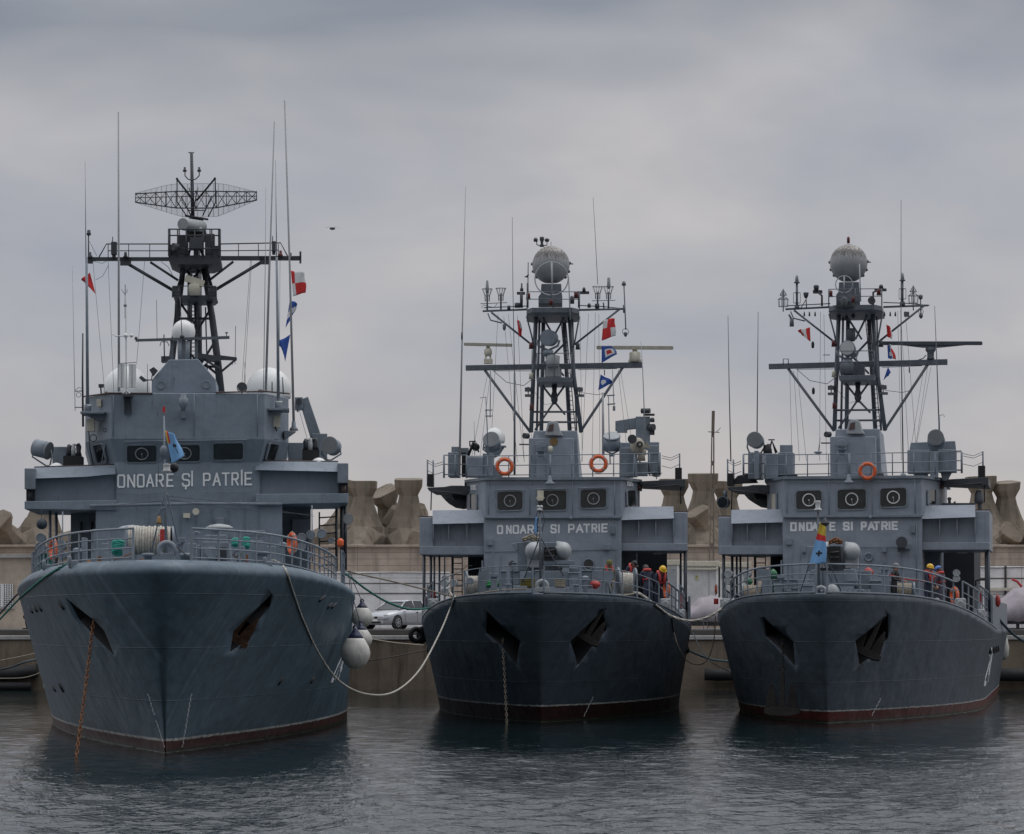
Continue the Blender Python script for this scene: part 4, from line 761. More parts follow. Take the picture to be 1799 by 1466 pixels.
# rails on the wheelhouse roof
part(BO, 'roof_rail', GREYP, S2, [('RAIL', [(780, 838), (820, 838)], (38, 22, 4), FA + 1.6, 1.1, 20, 1.9), ('RAIL', [(820, 839), (1115, 835), (1160, 833)], (37, 20, 3), FA + .05, .9, 36, 1.1), ('RAIL', [(1124, 833), (1158, 833)], (35, 20, 4), FA + 2.4, .9, 18, 1.8)])
# director house below the mast
ph = part(BO, 'director_house', GREY2, S2, [('K', [([(938, 20), (1014, 20), (1016, 24), (936, 24)], 757, 20), ([(932, 19.6), (1018, 20), (1024, 24), (930, 24)], 842, 19.6)]), ('R', 929, 770, 1008, 842, 19.2, 1.)], .03)
vt = part(ph, 'intake_cowl', GREYL, S2, [('PL', [(957, 765), (962, 743), (970, 740), (980, 742), (984, 757), (990, 766)], 19.1, .8)], .03); part(vt, 'cowl_screen', CAP, S2, [('PL', [(962, 759), (965, 747), (973, 745), (972, 757)], 19.07, .04)])
part([ph[0]], 'builder_plate', BRASS, S2, [('C', 973, 776, 7, 19.16, .05)])
part(ph, 'projector', GREYP, S2, [('DR', 950, 784, 18.9, 9, 14, (0, 1, 0)), ('R', 942, 785, 958, 793, 18.9, .4), ('T', [(943, 795), (943, 808)], 18.9, 1.4), ('T', [(957, 795), (957, 808)], 18.9, 1.4), ('R', 942, 804, 958, 840, 19, .3)], .02)
part([ph[0]], 'wall_light', CREAMF, S2, [('L', 967, [(794, 4), (785, 4), (784, 2)], 18.9)])
part(ph, 'side_lamp_drum', DARK, S2, [('DR', 921, 766, 20, 5, 10, (.6, .8, 0)), ('R', 912, 780, 930, 781.5, 20, .4)])
part(BO, 'bow_light', GREYP, S2, [('L', 966, [(852, 9), (849, 9), (845, 4), (838, 3), (836, 2)], FA - .4), ('T', [(966, 836), (966, 800)], FA - .4, .8)])
# tripod-lattice mast
MA = 22.3
legs = [[(942, 548, MA), (937, 660, MA), (933, 760, MA)], [(1000, 548, MA), (1008, 660, MA), (1021, 760, MA)]]
ms = part(BO, 'main_mast', MAST, S2, [('TT', l, 4.2) for l in legs] + [('TT', [(955, 548, 24.8), (951, 760, 24.8)], 4), ('TT', [(990, 548, 24.8), (1001, 760, 24.8)], 4.2), ('TT', [(948, 548, 23.5), (943, 760, 23.5)], 2.2), ('TT', [(1006, 560, 23.5), (1013, 760, 23.5)], 1.6)]
     + [('TT', [(x0, y0, MA + .1), (x1, y1, a1)], 2) for x0, y0, x1, y1, a1 in ((955, 560, 978, 600, 24.6), (990, 560, 968, 600, 24.6), (953, 678, 975, 706, MA), (992, 678, 972, 706, MA), (974, 706, 940, 756, MA), (974, 706, 992, 728, 24.6), (938, 724, 1016, 724, MA), (937, 742, 1018, 742, MA), (955, 620, 990, 660, 24.6), (996, 600, 955, 640, 24.6))])
part(ms, 'mast_ladder', DARK, S2, [('TT', [(985, 555, 24), (1003, 760, 24)], .9), ('TT', [(993, 555, 24), (1011, 760, 24)], .9)] + [('T', [(985.5 + (y - 555) * .088, y), (993.5 + (y - 555) * .088, y)], 24, .6) for y in range(560, 760, 8)])
mp = part(ms, 'mast_platform', MAST, S2, [('PL', [(942, 663), (1005, 663), (1004, 672), (943, 672)], 21.2, 3), ('R', 957, 645, 986, 664, 22, .5)], .02)
part(mp, 'platform_rail', MAST, S2, [('RAIL', [(943, 661), (1004, 661)], (40, 21), 21.2, .8, 30, .9)])
lo = part(ms, 'yardarm', MAST, S2, [('PL', [(818, 642), (1128, 636.5), (1128, 646), (818, 651)], 23.2, .28), ('TT', [(852, 651, 23.3), (932, 760, 22.6)], 2.6), ('TT', [(1094, 646, 23.3), (1019, 760, 22.6)], 2.6), ('T', [(866, 652), (938, 652)], 23.4, .6), ('T', [(1015, 650), (1084, 648)], 23.4, .6), ('T', [(1062, 660), (1062, 650)], 23.3, 1)], .015)
tp = part(ms, 'upper_platform', MAST, S2, [('K', [([(925, 21.6), (935, 20.9), (1005, 20.9), (1018, 21.6), (1018, 25), (925, 25)], 541, 20.9), ([(925, 21.6), (935, 20.9), (1005, 20.9), (1018, 21.6), (1018, 25), (925, 25)], 549, 20.9), ([(936, 21.9), (944, 21.3), (994, 21.3), (1006, 22), (1004, 24.8), (938, 24.8)], 554, 21.3)])])
part(tp, 'platform_rail', MAST, S2, [('RAIL', [(926, 541), (1018, 541)], (28, 15), 21, .8, 46, 1.2)])
arms = [('T', [(848, 547), (926, 544)], 23, 2), ('T', [(850, 541), (926, 538)], 23.1, 1), ('T', [(1018, 545), (1096, 543)], 23, 2), ('T', [(1018, 537), (1060, 539), (1098, 543)], 23.1, 1), ('T', [(863, 549), (934, 606)], 23, 2), ('T', [(1088, 544), (1009, 606)], 23, 2), ('TT', [(857, 551, 23), (862, 563, 23), (882, 568, 23)], 1.3), ('TT', [(925, 556, 22), (934, 590, 22), (938, 612, 22)], 1.6), ('TT', [(1018, 556, 22), (1010, 600, 22), (1006, 612, 22)], 1.6)]
part(ms, 'yardarm', MAST, S2, [[arms[i] for i in (0, 1, 4, 6)], [arms[i] for i in (2, 3, 5)], [arms[7]], [arms[8]]], each=True)
def wires(par, S, tops, boty, a, spread=5):
    part(par, 'halyard', ROPED, S, [('TT', [(x, y, a), (x + dx, boty, 19)], .3) for x, y, dx in tops], each=True)
wires([ms[0]], S2, [(875, 552, -14), (885, 556, 24), (893, 552, 28), (909, 555, 12), (934, 615, 0), (1019, 556, 4), (1034, 552, -12), (1046, 550, -6), (1052, 552, 2), (857, 655, -30), (862, 655, -20), (1086, 650, 18), (1090, 650, 26)], 812, 23)
wires([ms[1]], S2, [(855, 655, 8), (862, 655, 14), (868, 655, 20), (909, 552, 2), (915, 556, 8), (1043, 552, 10), (1048, 552, 18), (1056, 552, 24), (1088, 650, -22), (1094, 650, -20), (1100, 650, -26)], 812, 23)
part(ms, 'slack_cable', ROPED, S2, [('TT', [(867, 652, 23), (890, 672, 23), (920, 678, 23), (938, 664, 23)], .6), ('TT', [(1005, 664, 23), (1020, 690, 23), (1050, 694, 23), (1066, 690, 23)], .5), ('TT', [(940, 690, 22.2), (958, 712, 22.2), (972, 708, 22.2)], .4)], each=True)
for x, y, m_ in ((933, 607, REDL), (934, 715, REDL), (1015, 608, DARK), (933, 660, CREAMF), (928, 520, REDL), (1012, 518, REDL), (968, 531, REDL)): part(ms, 'mast_lamp', m_, S2, [('L', x, [(y + 5, 3.6), (y - 4, 3.6), (y - 5, 2)], 21.8), ('R', x - 4, y + 4, x + 4, y + 6, 21.8, .2)])
for x in (928, 1018): part(ms, 'signal_projector', MAST, S2, [('DR', x, 684, 21.9, 4, 12, (0, 1, 0)), ('R', x - 6, 681, x + 6, 688, 22.1, .2), ('R', x - 6, 693, x + 8, 697, 22, .3), ('T', [(x, 688), (x, 695)], 22.2, 1)])
part(ms, 'hanging_horn', DARK, S2, [('L', 974, [(711, 3), (704, 6), (695, 6), (688, 4), (676, 5)], 22.4)])
# masthead radome on its pedestal
def dome(par, S, x, y, r, extra=()):
    o = part(par, 'radar_dome', DOMEM, S, [('B', x, y, r, MA + .8, 1.02, -.93, 40, 26)])
    part(o, 'dome_pedestal', MAST, S, [('K', [([(x - 17, MA), (x + 18, MA), (x + 18, MA + 1.6), (x - 17, MA + 1.6)], y + 33, MA), ([(x - 18, MA), (x + 19, MA), (x + 19, MA + 1.6), (x - 18, MA + 1.6)], y + 50, MA), ([(x - 22, MA), (x + 20, MA), (x + 20, MA + 1.6), (x - 22, MA + 1.6)], y + 55, MA), ([(x - 22, MA), (x + 20, MA), (x + 20, MA + 1.6), (x - 22, MA + 1.6)], y + 68, MA)])] + list(extra), .02)
    part(o, 'dome_clamp', MAST, S, [('B', x + 33 * cos(t), y + 33 * sin(t), 3, MA + .8, 1, -1, 8, 6) for t in (-.1, .35, .7, 2.45, 2.8, 3.2)] + [('T', [(x + 33, y - 2), (x + 39, y - 2)], MA + .8, 1.2)])
    return o
DOMEM, nt, bs = nodes('guano_stained_radome'); bs.inputs['Roughness'].default_value = .45
_co = nt.nodes.new('ShaderNodeTexCoord').outputs['Generated']; _sp = N(nt, 'ShaderNodeSeparateXYZ'); nt.links.new(_co, _sp.inputs[0])
_up = ramp(nt, _sp.outputs[2], .25, .85); _st = tex(nt, 1., (26, 26, 3.5), 7., .7, _co); _ml = N(nt, 'ShaderNodeMath', operation='MULTIPLY'); nt.links.new(_up, _ml.inputs[0]); nt.links.new(_st, _ml.inputs[1])
_c = mixc(nt, ramp(nt, tex(nt, 4., co=_co), .3, .7), (.27, .275, .28), (.36, .365, .37)); _c = mixc(nt, ramp(nt, _ml.outputs[0], .27, .40), _c, (.10, .088, .08))
_s2 = tex(nt, 1., (30, 30, 5), 6., .7, _co); _m2 = N(nt, 'ShaderNodeMath', operation='MULTIPLY'); nt.links.new(_up, _m2.inputs[0]); nt.links.new(_s2, _m2.inputs[1]); _c = mixc(nt, ramp(nt, _m2.outputs[0], .50, .56), _c, (.50, .46, .43)); nt.links.new(_c, bs.inputs['Base Color'])
d2 = dome([ship2], S2, 968, 466, 33); d3 = dome([ship3], S3, 1491, 463, 33)
part(d2, 'loop_antenna', GREYL, S2, [('G', 969, 490, 29.5, 1.1, 20.6), ('T', [(969, 460), (970, 495), (969, 520)], 20.5, 2.0, 1.2), ('T', [(999, 487), (1002, 562)], 20.8, 1.3)])
part(d2, 'masthead_lights', DARK, S2, [('L', 952, [(434, 4), (430, 3), (427, 2), (421, 4), (417, 4), (416, 2)], MA + .8), ('T', [(943, 424), (943, 430), (950, 433), (961, 431), (961, 424)], MA + .8, 1), ('L', 941, [(425, 3.4), (421, 4), (418, 2)], MA + .8), ('L', 961, [(425, 3.4), (421, 4.4), (419, 2)], MA + .8), ('T', [(968, 432), (968, 425)], MA + .8, .5)])
part(d3, 'loop_antenna', GREYL, S3, [('G', 1483, 500, 15, .9, 20.7), ('T', [(1483, 486), (1483, 515)], 20.6, 1.4), ('T', [(1510, 464), (1512, 530)], 21, 1.2)])
part(d3, 'masthead_light', REDL, S3, [('L', 1490.5, [(428, 2.6), (419, 2.6), (416, 1.5)], MA + .8)])
# aerials on the arms
def cage(par, S, x, y0, y1, a, inv=False):
    w = []; n = 10; k = S.m(a)
    b = MB(S); c0, c1 = S.p(x, y0, a), S.p(x, y1, a)
    for i in range(n):
        t = 2 * pi * i / n; d = V((cos(t), sin(t), 0)); b.tube([c0 + d * 9 * k, c0 * .45 + c1 * .55 + d * 4.5 * k, c1 + d * 4 * k], .35 * k, 4)
    b.torus(c0, (0, 0, 1), 9 * k, .5 * k, 20, 5); b.torus(c0 * .45 + c1 * .55, (0, 0, 1), 4.6 * k, .4 * k, 16, 5); b.cyl(c0 * .6 + c1 * .4, S.p(x, y1 + 16, a), 1.6 * k)
    return mk('basket_antenna', b, MAST, par)
for x, y0 in ((856, 508), (880, 507), (1050, 504), (1069, 504)):
    cage(ship2, S2, x, y0, y0 + 22, 23)
part(ship2, 'aerial_cap', GREYL, S2, [('L', 856, [(516, 2), (506, 3), (494, 2), (492, 1)], 23), ('L', 1069.5, [(508, 2), (503, 3.2), (489, 2.6), (487.5, 2)], 23)], each=True)
part(ship2, 'aerial_ground_ring', MAST, S2, [('T', [(844, 534), (891, 532)], 23, .7), ('T', [(1040, 529), (1081, 528)], 23, .7), ('T', [(846, 541), (849, 536), (868, 541), (873, 534)], 23, .6)], each=True)
part(ship2, 'arm_fitting', DARK, S2, [('L', 894, [(545, 3), (540, 3), (537, 2)], 23), ('L', 909, [(541, 5), (533, 5), (532, 2)], 22), ('T', [(916, 541), (916, 514)], 22, 3), ('L', 916.5, [(512, 3), (507, 3), (506, 1.6), (498, 1.4)], 22), ('R', 908, 513, 922, 517, 22, .3), ('T', [(927, 541), (927, 498)], 22, 2), ('T', [(927.5, 500), (928, 461)], 22, .9), ('PL', [(921, 487), (929, 482), (928, 488)], 22, .1), ('R', 1014, 512, 1035, 516, 22, .3), ('T', [(1017, 541), (1017, 514)], 22, 2), ('L', 1026, [(512, 3), (508, 3), (505, 1.5)], 22), ('L', 1005, [(534, 4), (524, 4), (520, 2)], 21.5), ('L', 1035, [(541, 3), (535, 3), (533, 1)], 22.8), ('L', 1049, [(542, 4), (534, 4)], 23), ('T', [(1061, 543), (1060, 532)], 23, 1.4)], each=True)
part(ship2, 'arm_pole', MAST, S2, [('T', [(1096, 498), (1098, 545), (1099.5, 580)], 23, 1.2), ('L', 1096, [(502, 4), (498, 3.5), (494.5, 2)], 23), ('G', 1099, 583, 5.5, .5, 23), ('L', 1099, [(592, 1.5), (588, 3.4), (584, 3)], 23), ('T', [(1096, 536), (1096.5, 550)], 22.9, 2.2), ('L', 886, [(581, 1.5), (577, 3), (570, 3)], 23)], each=True)
# mid-mast director drum
def drum(par, S, x, y, r, a, ax, m=MAST, f=LENSD):
    o = searchlight(par, S, x, y, a, r, 14, ax, None, f, [('T', [(x - r - 6, y + 4), (x - r - 3, y + r), (x, y + r + 8), (x + r + 3, y + r), (x + r + 6, y + 4)], a + .2, 2.4), ('L', x, [(y + r + 18, 9), (y + r + 8, 9), (y + r + 7, 5)], a + .2)]); return o
drum(ship2, S2, 963, 594, 14, 21.4, (-.35, -1, 0), f=GREYP)
part(ship2, 'mast_radar_base', GREYL, S2, [('L', 971, [(645, 10), (640, 12), (626, 13), (624, 8)], 21.6), ('PL', [(960, 642), (982, 642), (986, 662), (957, 662)], 21.6, .4)])
drum(ship3, S3, 1489, 612, 13, 21.4, (-.1, -1, .15), f=LENS)
part(ship3, 'mast_radar_base', MAST, S3, [('L', 1488, [(660, 5), (655, 11), (640, 12), (636, 8)], 21.4), ('PL', [(1474, 642), (1503, 642), (1500, 658), (1476, 658)], 21.5, .4), ('T', [(1446, 624), (1458, 624)], 22, .8), ('T', [(1528, 622), (1543, 621), (1543, 618)], 22, .8), ('L', 1496, [(600, 6), (590, 7), (580, 7), (577, 4)], 22.2)])
# rotating bar radars
def bar_radar(par, S, x0, x1, y0, y1, th, xc, yb, a, m, ped):
    c0, c1 = S.p(x0, y0, a), S.p(x1, y1, a); d = (c1 - c0); b = MB(S); k = S.m(a); u = V((0, 0, 1)) * th * k / 2; w = V((0, 1, 0)) * .1
    b.loft([[c + u * f + w, c + u * f - w, c - u * f - w * .6, c - u * f + w * .6] for c, f in ((c0, .8), (c0 + d * .02, 1), (c0 + d * .98, 1), (c1, .8))]); o = mk('bar_radar', b, m, par, bevel=.015)
    part(o, 'radar_turntable', CREAMF if m != MAST else MAST, S, ped); return o
bar_radar(ship2, S2, 815, 900, 605, 607, 5.5, 857, 637, 23.2, CREAMF, [('L', 857.5, [(626, 5), (622, 7), (615, 7), (612, 4), (607, 3)], 23.3), ('T', [(852, 638), (854, 624)], 23.3, 1.8), ('T', [(863, 638), (861, 624)], 23.3, 1.8), ('R', 850, 631, 865, 639, 23.2, .3)])
bar_radar(ship2, S2, 1048, 1183, 611, 611.5, 6.5, 1115, 637, 23.2, CREAMF, [('L', 1115.5, [(636, 9), (632, 10), (620, 10), (618, 5), (612, 4)], 23.3), ('R', 1104, 632, 1127, 636, 23.2, .3)])
bar_radar(ship3, S3, 1547, 1726, 603.5, 603.5, 6.5, 1635, 632, 23.2, MAST, [('PL', [(1570, 605), (1700, 606), (1650, 611), (1620, 611)], 23.2, .15), ('L', 1635, [(632, 7), (628, 6), (620, 6), (616, 9), (612, 9), (610, 4)], 23.3), ('T', [(1610, 634), (1622, 630), (1627, 624)], 23.3, 1)])
part(ship3, 'empty_bracket', MAST, S3, [('T', [(1376, 640), (1376, 631), (1385, 631), (1385, 640)], 23.2, 1)])
# aerials on the right-hand ship's arms
for x, y0, y1 in ((1376, 508, 548), (1604.5, 502, 546)):
    b = MB(S3); k = S3.m(23); c = S3.p(x, y0, 23)
    for i in range(10):
        d = V((cos(i * pi / 5), sin(i * pi / 5), 0)); b.tube([S3.p(x, y0 + 12, 23) + d * .5 * k, S3.p(x, y0 + 18, 23) + d * 9 * k, S3.p(x, y0 + 31, 23) + d * 8 * k], .35 * k, 4); b.tube([c, S3.p(x, y0 + 11, 23) + d * 6 * k], .35 * k, 4)
    b.torus(S3.p(x, y0 + 18, 23), (0, 0, 1), 9 * k, .5 * k, 20, 5); b.torus(S3.p(x, y0 + 31, 23), (0, 0, 1), 8 * k, .5 * k, 20, 5); b.torus(S3.p(x, y0 + 11, 23), (0, 0, 1), 6 * k, .5 * k, 16, 5); b.cyl(S3.p(x, y1, 23), c, 1. * k)
    mk('lantern_antenna', b, MAST, ship3)
for x, y0, yb in ((1400, 483, 543), (1585.5, 479, 536)):
    o = part(ship3, 'cage_antenna', MAST, S3, [('T', [(x, yb), (x, y0 + 15)], 23, 2.2), ('T', [(x - 6, yb - 10), (x - 6, yb - 28)], 23, .5), ('T', [(x + 6, yb - 10), (x + 6, yb - 28)], 23, .5), ('L', x, [(yb - 10, 6), (yb - 10.6, 6)], 23), ('L', x, [(yb - 28, 6), (yb - 28.6, 6)], 23), ('L', x, [(y0 + 15, 5), (y0 + 13, 5.5)], 23), ('L', x, [(yb + 1, 5), (yb - 6, 4)], 23)])
    part(o, 'aerial_cap', GREYL, S3, [('L', x, [(y0 + 14, 3.6), (y0 + 3, 2.4), (y0, 1.2)], 23)])
part(ship3, 'arm_fitting', DARK, S3, [('L', 1416, [(524, 2.4), (520, 4), (515, 5), (514, 4)], 22.6), ('T', [(1417, 542), (1416, 523)], 22.6, 1), ('T', [(1406, 543), (1416, 527)], 22.6, .8), ('T', [(1444, 538), (1444, 520), (1436, 513)], 22, 2), ('R', 1428, 510, 1444, 515, 22, .3), ('L', 1434, [(510, 4), (503, 5), (501, 3)], 22), ('T', [(1534, 536), (1534, 514), (1546, 509)], 22, 2), ('R', 1536, 507, 1557, 511, 22, .3), ('L', 1548, [(507, 4), (502, 3.5), (500, 1)], 22), ('DR', 1531, 528, 21.6, 6.5, 10, (0, 1, 0)), ('L', 1483, [(545, 5), (536, 6), (525, 6), (522, 3)], 20.6), ('R', 1469, 533, 1500, 540, 20.8, .5), ('B', 1499, 556, 4, 22, 1), ('B', 1487, 560, 4, 22, 1)], each=True)
part(ship3, 'arm_pole', MAST, S3, [('T', [(1617, 520), (1618, 555)], 23, 1.2), ('L', 1617.5, [(526, 3), (520, 4), (518, 2)], 23), ('G', 1618, 548, 4, .5, 23), ('L', 1618, [(560, 1.5), (556, 3.8), (552, 3)], 23), ('T', [(1386, 553), (1391, 562)], 23, 2), ('L', 1391, [(574, 4), (560, 3.4)], 23), ('R', 1588, 548, 1597, 556, 23, .3)], each=True)
part(ship3, 'arm_block', DARK, S3, [('L', x, [(556, 1.5), (552, 1.5), (548, .8)], 23) for x in (1413, 1422, 1432, 1554, 1564, 1573)], each=True)
for s_, pts in ((ship3, [(1428, 606), (1429, 687)]),): part(s_, 'wire_insulator', BLACK, S3, [('L', x, [(y + 6, 2), (y + 2, 2.6), (y - 3, 2.6), (y - 6, 1)], 22) for x, y in pts])
# whips and poles
whip(ship2, S2, [(807, 835), (812, 590), (818, 328)], 17.5, 2.4, .5, WHIP); part(ship2, 'wire_insulator', BLACK, S2, [('L', 811.5, [(597, 1.3), (592, 1.6), (584, 1.2)], 17.4)])
whip(ship2, S2, [(904, 835), (904, 655)], 20, 2.2, 1.8, MAST, None, 'pole_mast'); whip(ship2, S2, [(904, 658), (901, 500), (900, 382)], 20, .8, .45, MAST)
whip(ship2, S2, [(1050, 500), (1046, 420), (1042, 347)], 22.8, .6, .4, MAST); whip(ship2, S2, [(1060, 800), (1059, 690)], 20.6, 2.8, 2, WHIP, None, 'pole_mast')
whip(ship2, S2, [(1134, 800), (1131, 700), (1129, 650), (1126, 600)], 19, 1.3, .5, GREYL); whip(ship2, S2, [(834, 800), (833, 740)], 18, .8, .5, GREYL)
whip(ship2, S2, [(858, 815), (856, 755), (853.5, 697)], 17.2, 1.3, .9, GREYP); whip(ship2, S2, [(1072, 815), (1070, 755), (1069, 697)], 17.2, 1.3, .9, GREYP)
part(ship2, 'aerial_bracket', GREYP, S2, [('T', [(852, 721), (865, 720.5)], 17.2, 1.2), ('T', [(853, 731.5), (865, 731)], 17.2, 1.2), ('T', [(862, 650), (861, 734)], 17.3, .9), ('T', [(843, 699.5), (854, 698)], 17.2, .6), ('T', [(1066, 695.5), (1080, 694.5)], 17.2, 1.4), ('T', [(1067, 711), (1081, 709.5)], 17.2, 1.4), ('T', [(1076, 650), (1079, 722)], 17.3, .8), ('R', 1076.5, 714, 1081, 722, 17.2, .1)], each=True)
whip(ship3, S3, [(1284, 810), (1281, 680), (1279, 555)], 18, 1.2, .6, MAST); whip(ship3, S3, [(1330, 765), (1331, 650), (1332, 548)], 18, 1.2, .6, MAST)
whip(ship3, S3, [(1587, 835), (1583, 600), (1583, 352)], 19, 1.4, .5, MAST, [(848, 6), (842, 6), (833, 4.5), (832, 2)]); whip(ship3, S3, [(1650, 758), (1646, 640), (1642, 538)], 18.5, 1.3, .6, MAST)
part(ship3, 'aerial_bracket', GREYP, S3, [('T', [(1650, 730), (1658, 729), (1659, 733)], 18.5, .6), ('T', [(1650, 758), (1650, 729)], 18.5, 1.6), ('T', [(1437, 800), (1441, 770)], 19, .8), ('L', 1437, [(798, 3), (796, 7), (794, 7), (793, 2)], 19)])
# guns, lights and gear round the bridge top
for S, sh, X in ((S2, ship2, ((872, 770, 19),)),):
    d = part(sh, 'radome', WHITE, S, [('L', 869, [(779, 17), (774, 18.5), (766, 18.5), (759, 15), (754, 9), (751.5, 2)], 19.5)]); part(d, 'radome_base', GREYP, S, [('PL', [(848, 785), (887, 783), (876, 800), (864, 806)], 19.5, .5), ('R', 867, 783, 888, 785, 19.3, .8)])
searchlight(ship2, S2, 863, 773, 17.9, 14, 20, (-.1, -.75, .35), 802); searchlight(ship2, S2, 1075, 768, 17.9, 14.5, 22, (0, -.45, .8), 800, face=GREYL)
searchlight(ship3, S3, 1326, 773, 17.9, 13.5, 20, (-.1, -1, .1), 812); searchlight(ship3, S3, 1644, 769, 17.9, 13.5, 20, (-.05, -1, .08), 812); searchlight(ship3, S3, 1270, 883, 18.6, 10, 12, (-.2, -1, .0), None, GLASS, [('T', [(1274, 874), (1274, 862)], 18.7, 4)])
def mount(par, S, boxes, m=GREYP): return part(par, 'gun_mount', m, S, boxes, .02)
mount(ship2, S2, [('R', 787, 795, 806, 838, 18.2, 1.2), ('R', 820, 803, 848, 838, 17.4, 1.0), ('R', 848, 797, 866, 838, 17.6, 1.0), ('R', 793, 785, 806, 797, 18.6, .2), ('R', 809, 787, 823, 800, 18.6, .2), ('PL', [(866, 838), (866, 815), (883, 838)], 17.8, .3)])
part(ship2, 'machine_gun', BLACK, S2, [('T', [(822, 802), (832, 778), (840, 786)], 18, 3), ('T', [(826, 785), (825, 776), (836, 776)], 18, 1.6), ('B', 836, 786, 7, 18.1), ('R', 811, 795, 818, 838, 18.4, .3), ('T', [(818, 796), (808, 796)], 18, 1.4), ('T', [(836, 778), (841, 795)], 18, 1.6)])
mount(ship2, S2, [('R', 1088, 787, 1113, 838, 17.6, 1.0), ('R', 1112, 795, 1120, 838, 17.3, .6), ('R', 1138, 783, 1158, 832, 18.4, .8), ('R', 1088, 778, 1110, 790, 18.2, .2), ('R', 1140, 777, 1158, 784, 18.6, .2), ('R', 1120, 812, 1138, 836, 17.8, .6)])
cg = part(ship2, 'covered_sight', CANVAS, S2, [('B', 1120, 784, 13, 17.3, 1.15, -1, 14, 9), ('L', 1127, [(810, 7), (800, 6), (795, 8), (790, 9)], 17.4), ('PL', [(1136, 775), (1144, 789), (1132, 786)], 17.4, .1)])
part(cg, 'sight_disc', SHADE, S2, [('DR', 1111, 772, 16.9, 8, 3, (-.2, -1, .1)), ('G', 1124, 781, 4, 1.6, 16.95)])
cr2 = part(ship2, 'boat_crane', GREYP, S2, [('R', 1117, 732, 1142, 790, 21, .7), ('PL', [(1081, 740), (1118, 734), (1118, 753), (1081, 757)], 21.2, .5), ('R', 1084, 755, 1102, 760, 21.2, .4)], .02)
part(cr2, 'crane_motor', DARK, S2, [('DR', 1142, 722, 20.8, 4.5, 16, (-1, .3, 0)), ('R', 1130, 727, 1150, 730, 20.9, .4), ('DR', 1149, 751, 20.8, 6, 12, (-.7, .5, 0)), ('R', 1141, 746, 1150, 764, 20.9, .3), ('L', 1146, [(742, 4), (736, 4), (734, 2)], 20.8)])
mount(ship3, S3, [('R', 1314, 795, 1338, 842, 18.0, 1.0), ('R', 1342, 797, 1366, 842, 17.2, 1.0), ('R', 1367, 795, 1393, 842, 17.6, 1.0), ('R', 1370, 782, 1392, 797, 18.2, .2), ('R', 1325, 792, 1332, 842, 16.9, .3)])
part(ship3, 'machine_gun', BLACK, S3, [('T', [(1350, 797), (1356, 775), (1364, 796)], 18, 3), ('T', [(1350, 773), (1361, 773)], 18, 1.3), ('L', 1350, [(799, 7), (790, 6), (782, 4), (780, 2)], 17.8), ('R', 1341, 782, 1346, 800, 17.9, .2), ('R', 1368, 833, 1400, 847, 17.5, .3)])
mount(ship3, S3, [('R', 1594, 791, 1633, 832, 17.6, .8), ('R', 1648, 790, 1680, 830, 17.6, .8), ('PL', [(1600, 778), (1678, 775), (1680, 795), (1597, 795)], 18.4, .2), ('R', 1634, 795, 1648, 840, 17.2, .4), ('R', 1606, 832, 1630, 845, 17.8, .4), ('PL', [(1652, 830), (1672, 830), (1664, 845), (1656, 845)], 17.8, .4)])
part(ship3, 'gear_bundle', SHADE, S3, [('PL', [(1283, 850), (1296, 836), (1320, 832), (1330, 848)], 18.4, .6), ('B', 1545, 838, 8, 17, 1.2), ('R', 1528, 833, 1552, 848, 17.2, .4)], each=True)
part(ship3, 'hailer_horn', DARK, S3, [('L', 1655, [(905, 9), (884, 0)], 18)] if False else [('DR', 1584, 953, 15.4, 10, 3, (0, 1, 0)), ('DR', 1584, 953, 15.5, 9, 12, (0, 1, 0), 3), ('R', 1577, 962, 1590, 970, 15.6, .3)])
part(ship3, 'round_fitting', GREYP, S3, [('G', 1526, 979, 6.5, 2, 15.9), ('G', 1502, 980, 6.5, 2, 15.9), ('C', 1548, 990, 6, 15.95, .05), ('R', 1549, 962, 1557, 970, 15.8, .2), ('T', [(1440, 963), (1600, 961)], 15.95, .7), ('R', 1408, 960, 1416, 971, 15.8, .2)], each=True)
part(ship2, 'round_fitting', GREYP, S2, [('C', 1034, 992, 10, 15.96, .05), ('G', 1034, 992, 9.5, 1.3, 15.94), ('C', 905, 999, 9, 15.96, .05), ('T', [(851, 970), (1085, 966)], 15.97, .6)])
part([ship2], 'porthole_glass', GLASS, S2, [('C', 1034, 992, 8, 15.93, .02)])
part(ship3, 'white_bottle', WHITE, S3, [('L', 1611.5, [(878, 3.4), (868, 3.4), (865, 2.5)], 17.2)]); part(ship3, 'red_beacon', REDL, S3, [('L', 1611.5, [(865, 3), (861, 3.4), (857, 2.6)], 17.2)])
part(ship3, 'wing_instrument', MAST, S3, [('L', 1668, [(888, 3), (880, 2.5), (876, 4), (874, 1.5)], 18.5), ('PL', [(1670, 888), (1678, 880), (1680, 888)], 18.3, .3), ('R', 1656, 884, 1713, 888, 18.4, 1.0), ('L', 1720, [(885, 7), (878, 8), (868, 7), (862, 4)], 18.4), ('T', [(1720, 862), (1722, 905)], 18.4, 4), ('T', [(1738, 905), (1738, 958)], 19, 4)], each=True)
